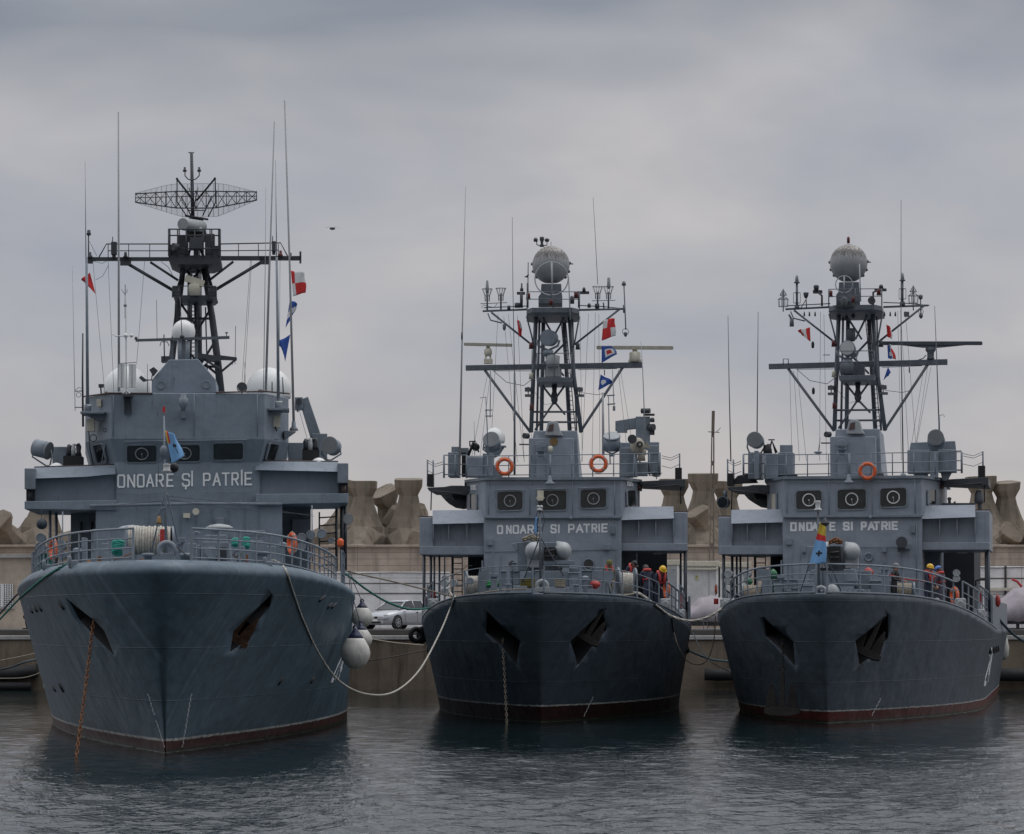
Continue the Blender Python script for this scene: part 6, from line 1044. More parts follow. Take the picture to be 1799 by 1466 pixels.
# ------------------------------------------------------------------ flags
def flag(S, q, a, cols, fn, wav, label, cat='flag', group='signal flags on the halyards', ny=14, nx=16, ph=0.):
    """cloth over four picture corners (hoist top, fly top, fly bottom, hoist bottom); fn(u, v) picks the colour"""
    b = MB(S); k = S.m(a); g = []
    for j in range(ny + 1):
        v = j / ny
        for i in range(nx + 1):
            u = i / nx; x = (q[0][0] * (1 - u) + q[1][0] * u) * (1 - v) + (q[3][0] * (1 - u) + q[2][0] * u) * v; y = (q[0][1] * (1 - u) + q[1][1] * u) * (1 - v) + (q[3][1] * (1 - u) + q[2][1] * u) * v
            p = S.p(x + .9 * sin(7 * v + 3 * u + ph) * u, y + 1.1 * sin(6 * u + ph) * u, a); g.append(p + V((0, wav * k * sin(5.5 * u + 2.2 * v + ph) * (.2 + u), 0)))
    W = nx + 1
    for j in range(ny):
        for i in range(nx): b.cur = fn((i + .5) / nx, (j + .5) / ny); b.add([g[j * W + i], g[j * W + i + 1], g[(j + 1) * W + i + 1], g[(j + 1) * W + i]], [(0, 1, 2, 3)], True)
    o = mk('signal_flag' if 'signal' in group else 'jack_flag', b, cols, None, S, label, cat, group); so = o.modifiers.new('cloth', 'SOLIDIFY'); so.thickness = .012; return o
f1 = lambda u, v: 0
flag(S1, [(158, 479), (143, 491), (150, 498), (168, 517)], 24, [REDC], f1, 4, 'red swallowtail signal flag at the left yardarm of the slate blue ship')
flag(S1, [(511, 476), (535, 479), (538, 514), (515, 521)], 24, [WHTC, REDC], lambda u, v: int((u > .22) == (v > .5) or u < .1 and v < .5), 4, 'red and white quartered signal flag, highest at the right yardarm of the slate blue ship', ph=.6)
flag(S1, [(509, 528), (523, 533), (515, 553), (502, 576)], 24, [BLUE, WHTC], lambda u, v: int(.42 < v + .15 * u < .75), 3, 'blue and white signal flag below the red quartered one', ph=1.2); flag(S1, [(510, 588), (486, 602), (496, 614), (501, 636)], 24, [BLUE], f1, 4, 'plain blue swallowtail signal flag hanging lowest beside the slate blue ship')
flag(S2, [(908, 563), (915, 564), (917, 590), (912, 592)], 22, [REDC, WHTC], lambda u, v: int(u > .55 and v < .5), 3, 'narrow red and white signal flag left of the middle mast', ph=2.); flag(S2, [(1060, 562), (1080, 560), (1082, 590), (1057, 599)], 22, [REDC, WHTC], lambda u, v: int((u < .38 and v < .45) or (u > .62 and v > .5)), 4, 'red and white quartered signal flag right of the middle mast', ph=.4)
flag(S2, [(1057, 608), (1078, 610), (1085, 622), (1057, 638)], 22, [BLUE, WHTC, REDC], lambda u, v: 2 if .4 < u < .7 and .38 < v < .66 else int(.25 < u < .85 and .22 < v < .82), 4, 'blue signal flag with white and red centre right of the middle mast', ph=1.); flag(S2, [(1055, 658), (1076, 670), (1074, 674), (1051, 686)], 22, [BLUE, WHTC], lambda u, v: int((u - .33) ** 2 + (v - .48) ** 2 < .045), 3, 'blue pennant with a white dot below the yard of the middle ship', ph=.2)
flag(S3, [(1423, 575), (1402, 581), (1409, 589), (1424, 601)], 22, [REDC, WHTC], lambda u, v: int(.35 < u < .75), 3, 'red and white swallowtail signal flag left of the rightmost mast', ph=.3); flag(S3, [(1557, 570), (1565, 576), (1568, 597), (1559, 592)], 22, [REDC, WHTC], lambda u, v: int(u + v * .4 > 1.0), 3, 'red signal flag with pale tip right of the rightmost mast', ph=1.)
flag(S3, [(1559, 607), (1566, 606), (1575, 632), (1560, 630)], 22, [BLUE, WHTC, REDC], lambda u, v: 0 if u < .5 and (v < .5 or v > .8) or u < .25 else (2 if u > .65 and v > .3 else 1), 3, 'blue, white and red signal flag right of the rightmost mast', ph=.5); flag(S3, [(1560, 645), (1565, 656), (1558, 662), (1552, 668)], 22, [BLUE], f1, 3, 'small dark blue signal flag under the yard of the rightmost ship')
jf = lambda u, v: (2 if u < .12 else 3) if v < .38 and u < .3 else (4 if ((abs(u - .62) < .035 and .4 < v < .8) or (abs(v - .5) < .035 and .52 < u < .72)) else 0)
flag(S1, [(289, 756), (306, 764), (324, 802), (302, 815)], -1.2, [SKYB, WHTC, YEL, REDC, BLACK], jf, 5, 'sky blue navy jack with red corner flying at the bow of the slate blue ship', 'flag', 'navy jacks', 20, 22)
flag(S3, [(1441, 918), (1451, 928), (1451, 990), (1421, 993)], -1.1, [SKYB, YEL, REDC, BLACK], lambda u, v: 1 if v < .26 else 2 if v < .4 else 3 if abs(v - .72) < .015 and .25 < u < .7 or abs(u - .5) < .04 and .66 < v < .8 else 0, 3, 'sky blue jack with yellow and red corner draped at the bow of the rightmost ship', 'flag', 'navy jacks', 20, 14)
flag(S2, [(941, 909), (945, 909), (945, 937), (938, 936)], -1.05, [SKYB, NAVYP], lambda u, v: int(u > .7), 2, 'furled sky blue navy jack hanging at the bow of the middle ship', 'flag', 'navy jacks')
# small masthead pennant and bird
b = MB(S_W); c = S_W.p(584, 402, 190); b.ball(c, (.16, .09, .08), 10, 8); b.loft([[c + V((0, -.08, .02)), c + V((0, .08, .02)), c + V((0, .08, .04))], [c + V((-.2, -.06, .1)), c + V((-.2, .05, .1)), c + V((-.2, .05, .11))], [c + V((-.42, 0, .02)), c + V((-.42, .03, .02)), c + V((-.42, .03, .03))]]); b.loft([[c + V((0, -.08, .02)), c + V((0, .08, .02)), c + V((0, .08, .04))], [c + V((.2, -.06, .1)), c + V((.2, .05, .1)), c + V((.2, .05, .11))], [c + V((.42, 0, .02)), c + V((.42, .03, .02)), c + V((.42, .03, .03))]]); mk('bird', b, DARK, None, None, 'small dark bird flying in the sky right of the lattice radar', 'bird')
def seagull(S, x, y, a, lab, f=1):
    k = S.m(a) * 1.; c = S.p(x, y, a); b = MB(S); b.ball(c, (.17, .09, .08), 14, 10); b.ball(c + V((f * .15, 0, .08)), .05, 10, 8); b.cyl(c + V((f * .19, 0, .08)), c + V((f * .25, 0, .07)), .015, .004); b.loft([[c + V((-f * .1, s * .05, .02)) for s in (-1, 1)] + [c + V((-f * .1, 0, -.03))], [c + V((-f * .3, s * .03, -.02)) for s in (-1, 1)] + [c + V((-f * .3, 0, -.035))]]); b.cyl(c, c + V((0, .02, -.16)), .012); b.cyl(c, c + V((.02, -.02, -.16)), .012); return mk('gull', b, WHITE, None, S, lab, 'bird')
seagull(S2, 1153, 835, FA + 3, 'white gull perched on the roof edge right of the middle bridge')
solo('red_pennant', REDC, S1, [('PL', [(286.5, 714), (290, 715), (290, 727), (285, 722)], -1.2, .02)], 'tiny red pennant at the tip of the slate blue ship jackstaff', 'flag')
# ------------------------------------------------------------------ sailors
SKIN = mat('skin', (.36, .19, .13), .55, var=.1); NAVYC = mat('navy_overall', (.025, .03, .055), .85, var=.3, scale=9); PURP = mat('faded_purple_overall', (.10, .085, .11), .85, var=.25, scale=9); OLIVE = mat('olive_cloth', (.12, .11, .035), .85, var=.25, scale=9); VEST = mat('coral_life_vest', (.5, .05, .045), .65, var=.12); YH = mat('yellow_helmet', (.72, .42, .01), .35, var=.05); BH = mat('blue_helmet', (.06, .16, .48), .35, var=.05); GREYCAP = mat('grey_cap', (.22, .22, .23), .7)
def person(S, foot, rz, label, cloth, hat, lean=0., arms='down', vest=True, scale=1., hatkind='helmet', head=0.):
    J = []; E = []; R_ = []
    def j(p, r, par=None):
        J.append(V(p)); R_.append(r)
        if par is not None: E.append((par, len(J) - 1))
        return len(J) - 1
    pv = j((0, 0, .96), .145); sp = j((0, .01, 1.14), .135, pv); chn = j((0, .0, 1.36), .155, sp); nk = j((0, .01, 1.51), .058, chn); hd = j((0, .035, 1.60), .088, nk); j((0, .03, 1.69), .09, hd); j((0, .125, 1.60), .022, hd); j((0, .10, 1.545), .035, hd)
    for s in (-1, 1):
        j((s * .088, .03, 1.60), .022, hd)
        hp = j((s * .1, 0, .88), .1, pv); kn = j((s * .11, .03, .5), .07, hp); an = j((s * .115, 0, .1), .05, kn); j((s * .125, .15, .05), .042, an)
        sh = j((s * .2, 0, 1.42), .068, chn)
        el, wr = {'down': ((s * .25, .0, 1.14), (s * .24, .1, .9)), 'fwd': ((s * .25, .08, 1.16), (s * .15, .32, 1.14)), 'low': ((s * .24, .12, 1.17), (s * .14, .3, .98))}[arms]
        e_ = j(el, .05, sh); w_ = j(wr, .034, e_); d = (V(wr) - V(el)).normalized(); pm = j(V(wr) + d * .07, .036, w_); sd = V((0, 0, 1)).cross(d); sd = sd.normalized() if sd.length > .1 else V((1, 0, 0)); nn = d.cross(sd)
        for q in range(4):
            o = sd * (-.03 + .02 * q); f1_ = j(V(wr) + d * .115 + o, .0095, pm); f2_ = j(V(wr) + d * (.145 + .008 * (q in (1, 2))) + o - nn * .02, .0085, f1_); j(V(wr) + d * (.158 + .008 * (q in (1, 2))) + o - nn * .045, .007, f2_)
        t1 = j(V(wr) + d * .06 - sd * s * .045, .011, pm); j(V(wr) + d * .1 - sd * s * .06, .009, t1)
    def bend(p):
        q = V(p)
        if q.z > .97 and lean: q = V((0, 0, .97)) + Matrix.Rotation(-lean, 3, 'X') @ (q - V((0, 0, .97)))
        if V(p).z > 1.5 and head: c = bendpt; q = c + Matrix.Rotation(-head, 3, 'X') @ (q - c)
        return q
    bendpt = V((0, 0, .97)) + Matrix.Rotation(-lean, 3, 'X') @ V((0, .01, .54))
    me = bpy.data.meshes.new('person'); me.from_pydata([bend(p) for p in J], E, []); o = bpy.data.objects.new('person', me); COL.objects.link(o)
    o.modifiers.new('s', 'SKIN'); sv = me.skin_vertices[0].data
    for i, r in enumerate(R_): sv[i].radius = (r, r * (.72 if i in (0, 1, 2) else 1)); sv[i].use_root = i == 0
    o.modifiers.new('d', 'SUBSURF').levels = 2; dg = bpy.context.evaluated_depsgraph_get(); m2 = bpy.data.meshes.new_from_object(o.evaluated_get(dg)); o.modifiers.clear(); o.data = m2
    for m in (cloth, SKIN, BLACK): m2.materials.append(m)
    hdw = bend((0, .03, 1.62)); wrs = [bend(p) for p, r in zip(J, R_) if r in (.036, .0095, .0085, .007, .011, .009)]
    for f in m2.polygons:
        c = f.center; f.use_smooth = True
        if (c - hdw).length < .15: f.material_index = 1
        elif any((c - w_).length < .04 for w_ in wrs): f.material_index = 1
        elif c.z < .13: f.material_index = 2
    foot = V(foot); o.location = S.M @ foot; o.rotation_euler = (0, 0, S.rot + rz); o.scale = (scale,) * 3; OFF[o.name] = V((0, 0, 0)); tag(o, label, 'person', 'sailors working on the foredecks')
    RB = Matrix.Rotation(-lean, 3, 'X'); RH = RB @ Matrix.Rotation(-head, 3, 'X'); hc = bend((0, .025, 1.665)); b = MB(S); vs = []
    if hatkind == 'helmet':
        b.ball((0, 0, 0), (.122, .142, .125), 20, 8, -.12); b.lathe((0, .02, -.012), (0, 0, 1), [(.12, 0), (.15, -.008), (.15, .004), (.12, .014)], 20)
    else: b.ball((0, 0, 0), (.108, .122, .10), 18, 8, -.15); b.box((0, .13, -.0), (.13, .1, .014))
    b.v = [hc + RH @ v for v in b.v]; mk('helmet' if hatkind == 'helmet' else 'cap', b, hat, o)
    b = MB(S); eyes = [(s * .034, .118, 1.625) for s in (-1, 1)]
    for e in eyes: b.ball(bend(e), .011, 8, 6)
    b.box(bend((0, .122, 1.555)), (.045, .012, .01)); mk('eyes_and_mouth', b, BLACK, o)
    b = MB(S); b.ball(bend((0, -.01, 1.6)), (.098, .1, .1), 16, 8, -.5); mk('hair', b, CAP, o)
    if vest:
        b = MB(S); path = [(.09, .13, 1.08), (.1, .15, 1.3), (.115, .09, 1.46), (.1, -.06, 1.5), (0, -.12, 1.48), (-.1, -.06, 1.5), (-.115, .09, 1.46), (-.1, .15, 1.3), (-.09, .13, 1.08)]
        b.tube([bend(p) for p in path], .055, 8); b.tube([bend((.16 * cos(t), .01 + .135 * sin(t), 1.14)) for t in np.linspace(0, 2 * pi, 17)], .018, 6); mk('life_vest', b, VEST, o)
    return o
gd = lambda S, x, a, z: V((S.p(x, 1050, a).x, a, z))
person(S2, gd(S2, 1068, 11.5, 3.85), radians(200), 'person in olive helmet and red life vest behind the winch of the middle ship', OLIVE, OLIVE, .25, 'low', True, .92)
person(S2, gd(S2, 1097, 11.8, 3.95), radians(235), 'person in black cap and red life vest bending over beside the winch', NAVYC, BLACK, .75, 'low', True, .95, 'cap')
person(S2, gd(S2, 1139, 8.6, H2.zd(8.4)), radians(20), 'person in dark navy overalls with coral collar seen from behind, standing', NAVYC, BLACK, .3, 'low', True, .98, 'cap', .5)
person(S2, gd(S2, 1157, 9.8, H2.zd(9)), radians(215), 'person in yellow helmet and red life vest looking down on the middle ship', NAVYC, YH, .3, 'low', True, .98, 'helmet', .45)
person(S3, gd(S3, 1570, 9.6, H3.zd(8)), radians(250), 'person in grey cap and black clothes holding a red pole on the rightmost ship', BLACK, GREYCAP, .12, 'fwd', False, .95, 'cap')
person(S3, gd(S3, 1629, 9.4, H3.zd(8.6)), radians(245), 'person in yellow helmet and red life vest by the rail of the rightmost ship', NAVYC, YH, .12, 'low', True, .95, 'helmet', .15)
person(S3, gd(S3, 1657, 10, H3.zd(9)), radians(60), 'person in blue helmet and purple overalls seen from behind on the rightmost ship', PURP, BH, .22, 'low', True, .95, 'helmet', .25)
solo('boat_hook', RED, S3, [('TT', [(1562, 1010, 9.2), (1590, 1018, 9.2), (1624, 1022, 9.2)], 1.3)], 'red pole held level across the foredeck of the rightmost ship', 'pole')
# ------------------------------------------------------------------ quay, road, breakwater
W = S_W
QW = concrete('quay_concrete', (.20, .16, .12), 0, .85); COPE = concrete('coping_concrete', (.42, .41, .39), 0, .3); ROADM = concrete('road_concrete', (.23, .225, .23), 0, .2)
SEAW = concrete('sea_wall_concrete', (.53, .43, .355), .36, .6, 4.2); STAB = concrete('armour_concrete', (.235, .198, .158), 0, .7); CREAMW = concrete('cream_render', (.50, .42, .34), 0, .12)
PANEL = concrete('white_panel', (.82, .80, .79), .85, .12, 6.); CABW = concrete('cabin_white', (.66, .66, .65), 0, .12); SEAM = mat('dark_seam', (.06, .055, .05), .8)
b = MB(W); b.box((0, 164.3, .64), (320, 3.6, 3.6)); mk('quay', b, QW, None, None, kind='structure', base=(0, 162.5, 0))
b = MB(W); b.box((0, 163.2, 2.50), (320, 1.6, .2)); mk('quay_coping', b, COPE, None, None, kind='structure', bevel=.03)
b = MB(W); b.box((0, 163.9, 2.72), (320, .2, .26)); mk('kerb', b, SEAM, None, None, kind='structure')
b = MB(W); b.box((0, 175.5, 1.4), (320, 23, 3.0)); mk('quay_road', b, ROADM, None, None, kind='structure')
b = MB(W); b.loft([[V((-170, 186, 1)), V((-170, 186, 6.6)), V((-170, 196, 6.2)), V((-170, 215, -1))], [V((170, 186, 1)), V((170, 186, 6.6)), V((170, 196, 6.2)), V((170, 215, -1))]]); mk('breakwater_mound', b, STAB, None, None, kind='structure')
zt = W.p(700, 961, 184).z
b = MB(W); b.box((0, 185, (zt + 2) / 2), (330, 2, zt - 2)); b.box((0, 184.9, zt + .04), (330, 2.3, .12)); sw = mk('sea_wall', b, SEAW, None, None, 'long brown concrete sea wall with board marks behind the white panels', 'wall', bevel=.03)
zp = W.p(680, 1005, 172).z
def wall_run(x0, x1, ytop, dist, label, seams, m=PANEL, ybot=1104, d=.4):
    o = solo('white_wall', m, W, [('R', x0, ytop, x1, ybot, dist, d)], label, 'wall', 'white walls on the quay', .02)
    part(o, 'wall_seam', SEAM, W, [('R', x0, y, x1, y + 1.4, dist - .02, .05) for y in seams] + [('T', [(x0, ytop + 2), ((x0 * .7 + x1 * .3), ytop + 3.5), ((x0 * .4 + x1 * .6), ytop + 1.5), (x1, ytop + 3)], dist - .05, .7)]); return o
wall_run(545, 790, 1005, 172, 'white panelled wall behind the silver car', (1024.5, 1042)); o = wall_run(1690, 1900, 995, 172, 'white panelled wall behind the purple boat cover', (1016, 1035))
part(o, 'wall_post', SEAM, W, [('R', 1765, 995, 1768.5, 1050, 171.9, .1)]); part(o, 'wall_ledge', CREAMF, W, [('R', 1690, 1033, 1900, 1038, 171.7, .3)])
solo('red_hose', RED, W, [('TT', [(1778, 1018, 171.6), (1787, 1022, 171.6), (1794, 1030, 171.6), (1796, 1042, 171.6)], 2.4)], 'short red hose curving over the white wall at the right edge', 'hose')
def cabin(x0, x1, yt, yb, dist, label, extra):
    o = solo('site_cabin', CABW, W, [('R', x0, yt, x1, yb, dist, 2.6)], label, 'cabin', 'white site cabins on the quay', .03)
    part(o, 'roof_edge', CREAMF, W, [('R', x0 - 2, yt - 4, x1 + 2, yt + 5, dist - .12, 2.8)], .02); part(o, 'corner_post', WHITE, W, [('R', x0, yt + 5, x0 + 4, yb, dist - .06, .1), ('R', x1 - 4, yt + 5, x1, yb, dist - .06, .1)])
    for n_, m_, l_ in extra: part(o, n_, m_, W, l_)
    return o
cabin(1128, 1193, 988, 1100, 169, 'grey white site cabin beside the dark pillar of the middle ship', [('wall_panel', GREYL, [('R', 1168, 1000, 1188, 1080, 168.97, .02)]), ('notice', WHITE, [('R', 1161, 1012, 1166, 1016, 168.95, .02)])])
cabin(1198, 1262, 990, 1100, 169, 'white site cabin with small round emblem between the middle and right ships', [('roof_lip', CREAMF, [('R', 1198, 998, 1262, 1001, 168.8, .25)]), ('wall_emblem', mat('faded_yellow', (.5, .48, .22), .7), [('C', 1224, 1016, 3, 168.96, .02), ('L', 1224, [(1013, 1.5), (1010, .5)], 168.95)]), ('wall_panel', GREYL, [('R', 1245, 1004, 1246, 1100, 168.98, .02)])])
cabin(1265, 1318, 992, 1100, 169.5, 'white site cabin with a blue barred window behind the rightmost ship', [('window', mat('blue_window', (.06, .16, .24), .15), [('R', 1259 + 8, 1006, 1268 + 10, 1018, 169.45, .03)]), ('window_bars', GREYP, [('T', [(1267, y), (1278, y)], 169.4, .4) for y in (1009, 1012, 1015)] + [('T', [(x, 1006), (x, 1018)], 169.4, .4) for x in (1270, 1274)])])
bl = solo('cream_building', CREAMW, W, [('R', -160, 978, 140, 1112, 171, 8)], 'cream rendered low building at the left edge behind the slate blue ship', 'building', None, .02)
part(bl, 'roof_edge', COPE, W, [('R', -162, 974, 142, 980, 170.8, 8.4)])
wl = part(bl, 'lattice_window', SHADE, W, [('R', -24, 1026, 23, 1066, 170.96, .06)]); part(wl, 'window_lattice', WHITE, W, [('T', [(x, 1026), (x, 1066)], 170.93, .9) for x in np.arange(-22, 24, 4.)] + [('T', [(-24, y), (23, y)], 170.92, .7) for y in np.arange(1027, 1067, 3.4)] + [('R', 1, 1026, 5, 1066, 170.9, .04)]); part(wl, 'window_sill', COPE, W, [('R', -26, 1066, 25, 1070, 170.85, .2)])
# concrete armour blocks (four flared legs) on the breakwater crest
def stab_mesh():
    b = MB(W); T = [V((0, 0, 1))] + [V((sin(a) * .943, -cos(a) * .943, -.333)) for a in (0, 2 * pi / 3, 4 * pi / 3)]
    for d in T:
        u, w, _ = basis(d)
        if abs(d.z) > .9: u, w = V((1, 0, 0)), V((0, 1, 0))
        else: u, w = w, u
        def rg(r1, r2, h, c=.3): return [d * h + u * x + w * y for x, y in ((r1, r2 * c), (r1 * c, r2), (-r1 * c, r2), (-r1, r2 * c), (-r1, -r2 * c), (-r1 * c, -r2), (r1 * c, -r2), (r1, -r2 * c))]
        b.loft([rg(1.15, 1.15, -.1, .42), rg(1.12, 1.12, .75, .42), rg(.86, .84, 1.35, .42), rg(.6, .6, 2.1, .42), rg(.52, .52, 2.5, .42), rg(.62, .53, 2.7, .5), rg(.76, .56, 2.98, .6), rg(.78, .56, 3.4, .66)])
    me = mk('armour_block', b, STAB, None, None, base=(0, 0, 0), bevel=.035); return me
proto = stab_mesh(); first = True
BL = [((672, 960), 191, 12, 0, 0, 'second armour block right of the slate blue ship with an upright flat head'), ((638, 958), 188.2, -4, 0, 0, 'armour block with an upright head standing directly right of the slate blue ship'), ((699, 962), 192.5, 25, -26, 20, 'armour block whose head tilts left behind the upright one'), ((718, 957), 188.3, 0, 0, 8, 'armour block with an upright flat head over the silver car'), ((604, 955), 192, 40, 10, 6, 'armour block half hidden behind the bridge wing of the slate blue ship'), ((770, 968), 190, 20, 50, 10, 'brown armour block lying over behind the boat of the middle ship'),
      ((1184, 962), 190, 4, 0, 0, 'armour block right of the middle ship with an arched head'), ((1236, 956), 188.6, -6, 0, 4, 'large armour block behind the lamp post between the middle and right ships'), ((1275, 962), 190.5, 20, 2, 0, 'armour block right behind the lamp post partly hidden by the rightmost ship'), ((1728, 958), 188.6, 8, -2, 0, 'armour block leaning on its twin at the far right'), ((1768, 958), 189.4, 30, -6, 8, 'rightmost armour block with a tilted wide head'), ((70, 962), 189, 10, 6, 0, 'armour block behind the left wing of the slate blue ship'), ((-14, 962), 190, 0, -14, 0, 'armour block cut by the left edge of the photo')]
BL = BL[1:]
for i, ((x, y), d, rz, tilt, tx, lab) in enumerate(BL):
    o = proto if first else proto.copy()
    if not first: COL.objects.link(o)
    first = False
    o.location = W.p(x, y - 2, d) + V((0, 0, .2)); o.rotation_euler = (radians(tx), radians(tilt), radians(rz)); sc = {2: 1.0, 6: 1.08}.get(i, .97 + .04 * (i % 3)); o.scale = (sc,) * 3
    tag(o, lab, 'concrete block', 'concrete armour blocks on the breakwater')
for i, (x, y, d, rx, ry, rz) in enumerate(((745, 972, 187.6, 60, -70, 20), (1210, 974, 187.5, 50, 30, 80), (1255, 976, 187.6, 170, 40, 0), (1300, 974, 187.7, 30, 70, 40), (1790, 972, 187.5, 190, 20, 70), (1745, 976, 187.5, 60, 30, 0), (30, 974, 187.5, 185, 30, 30), (100, 976, 187.6, 30, 50, 10))):
    o = proto.copy(); COL.objects.link(o); o.location = W.p(x, y, d + .6); o.rotation_euler = tuple(radians(q) for q in (rx, ry, rz)); o.scale = (.85,) * 3
    tag(o, ('low armour block by the left wing of the middle ship', 'low armour block right of the middle ship wing', 'upside down armour block at the foot of the lamp post', 'low armour block behind the left wing of the rightmost ship', 'low armour block at the right edge of the photo', 'low armour block under the leaning twin pair on the right', 'low armour block at the left edge above the cream building', 'low armour block behind the left rail of the slate blue ship')[i], 'concrete block', 'concrete armour blocks on the breakwater')
# lamp post, bush, ornamental anchor, black dinghy, tarpaulins
POLE = concrete('pole_concrete', (.22, .18, .15), 0, .4)
k = W.m(176); lp = solo('lamp_post', POLE, W, [('PL', [(1250, 722), (1255, 722), (1257, 1104), (1246, 1104)], 176, .35) if False else ('PL', [(1251, 722), (1256, 722), (1255, 768), (1250, 768)], 176, .3)] + [('PL', [(1250 - t * .9, 768 + 48 * t), (1251.6 - t * .9, 768 + 48 * t), (1251.2 - t * .9, 814 + 48 * t), (1249.2 - t * .9, 814 + 48 * t)], 176, .3) for t in range(7)] + [('PL', [(1253.4 - t * .1, 768 + 48 * t), (1255.2 - t * .1, 768 + 48 * t), (1255.3 - t * .1, 814 + 48 * t), (1253.3 - t * .1, 814 + 48 * t)], 176, .3) for t in range(7)] + [('PL', [(1250 - t * .9, 810 + 48 * t), (1255 - t * .1, 810 + 48 * t), (1255 - t * .1, 818 + 48 * t), (1249.5 - t * .9, 818 + 48 * t)], 176.02, .26) for t in range(6)], 'tall thin concrete pole with slots standing between the middle and right ships', 'pole')
part(lp, 'cross_arm', DARK, W, [('T', [(1244, 759), (1264, 760)], 175.9, .8), ('T', [(1258, 760), (1266, 752)], 175.9, .6)])
LEAF = mat('bush_leaf', (.05, .075, .025), .7, var=.4, scale=6); b = MB(W); c = W.p(1702, 985, 178)
for i in range(700):
    d = V((random.gauss(0, 1), random.gauss(0, 1), random.gauss(0, 1))).normalized(); p = c + V((d.x * .42, d.y * .4, d.z * .55)) * random.random() ** .4; u, w, _ = basis(V((random.gauss(0, 1), random.gauss(0, 1), random.gauss(0, 1)))); s = .05 + .04 * random.random(); b.add([p - u * s, p + w * s * .5, p + u * s, p - w * s * .5], [(0, 1, 2, 3)])
bs_ = mk('bush', b, LEAF, None, None, 'small green bush against the sea wall behind the rightmost ship', 'bush', fixn=False)
b = MB(W); c = W.p(1700, 1004, 178); b.tube([c, c + V((.05, 0, .5))], .03); [b.tube([c + V((.05, 0, .4)), c + V((x, y, .9))], .015, 5) for x, y in ((.3, 0), (-.2, .1), (.1, -.2))]; mk('stem', b, CAP, bs_, fixn=False)
oa = solo('ornamental_anchor', BLACK, W, [('PL', [(43.5, 1084), (47, 1084), (51, 1100), (58, 1108), (52, 1113), (47, 1106), (44, 1096)], 168, .25), ('G', 45, 1084, 3.4, 1.3, 168.1), ('PL', [(38, 1104), (48, 1103), (49, 1106), (42, 1108)], 168, .25), ('PL', [(50, 1104), (66, 1106), (68, 1112), (52, 1114)], 168, .25)], 'black ornamental anchor standing on the quay by the cream building', 'anchor', None, .02)
solo('rubber_fender', RUBBER, W, [('TT', [(-60, 1186, 162.1), (20, 1184, 162.1), (66, 1178, 162.1)], 13), ('TT', [(-60, 1206, 161.9), (55, 1206, 161.9)], 8)], 'long black rubber fender along the quay at the left edge', 'fender', 'black fenders on the quay wall'); solo('rubber_fender', RUBBER, W, [('TT', [(1238, 1185, 162), (1262, 1186, 162), (1320, 1184, 162)], 12)], 'black rubber fender on the quay wall between the middle and right ships', 'fender', 'black fenders on the quay wall'); solo('rubber_fender', RUBBER, W, [('TT', [(1740, 1185, 162), (1780, 1186, 162), (1900, 1186, 162)], 13)], 'black rubber fender on the quay wall at the right edge', 'fender', 'black fenders on the quay wall')
TARP = mat('mauve_tarpaulin', (.30, .265, .29), .75, var=.2, scale=1.5, streak=.25, bump=.3, bscale=3)
def tarp(x0, x1, yt, yb, d, dep, lab, pk=.55):
    b = MB(W); rings = []; n = 14
    for i in range(n + 1):
        t = i / n; x = x0 + (x1 - x0) * t; h = (yb - yt) * float(np.interp(t, [0, .06, pk * .55, pk, 1], [.42, .55, .93, 1., .72])); rr = []
        for q, (fy, fz) in enumerate(((0, 0), (0, .3), (.02, .5), (.28, .86), (.5, 1), (.72, .86), (.98, .5), (1, .3), (1, 0))): p = W.p(x, yb - h * fz + 1.2 * sin(i * 1.9 + q), d); rr.append(p + V((0, dep * fy, 0)))
        rings.append(rr)
    b.loft(rings, True, True); return mk('tarpaulin_cover', b, TARP, None, None, lab, 'cover', 'mauve tarpaulins over boats on the quay')
tp_ = tarp(1752, 1880, 1028, 1092, 166, 3.2, 'large mauve tarpaulin over a boat on a trailer at the right edge'); tarp(1205, 1300, 1046, 1092, 166, 3, 'pale mauve tarpaulin between the middle and right ships')
solo('boat_trailer', DARK, W, [('R', 1756, 1092, 1880, 1097, 166.2, 2.6), ('R', 1786, 1097, 1791, 1108, 166.4, .2), ('R', 1762, 1104, 1880, 1108, 166.5, .2), ('R', 1830, 1097, 1835, 1108, 166.4, .2)], 'dark steel trailer under the large mauve tarpaulin', 'trailer')
solo('ship_fender', FENW, S3, [('L', 1764, [(1160, 3), (1152, 8), (1138, 9), (1122, 6), (1112, 2)], 47)], 'white fender at the stern corner of the rightmost ship', 'fender')
solo('dark_launch', SHADE, W, [('R', 1216, 1072, 1232, 1112, 160, 2), ('L', 1224, [(1114, 8), (1090, 9), (1072, 6), (1066, 2)], 159.5)], 'dark launch end between the middle ship and the quay', 'boat', None, .05) if False else None
gw = solo('gangway_rail', DARK, W, [('T', [(1236, 1092), (1236, 1120)], 164.2, .7), ('T', [(1243, 1092), (1243, 1120)], 164.2, .7), ('T', [(1224, 1092), (1262, 1092)], 164.2, .8)], 'black railing on the quay edge between the middle and right ships', 'railing')
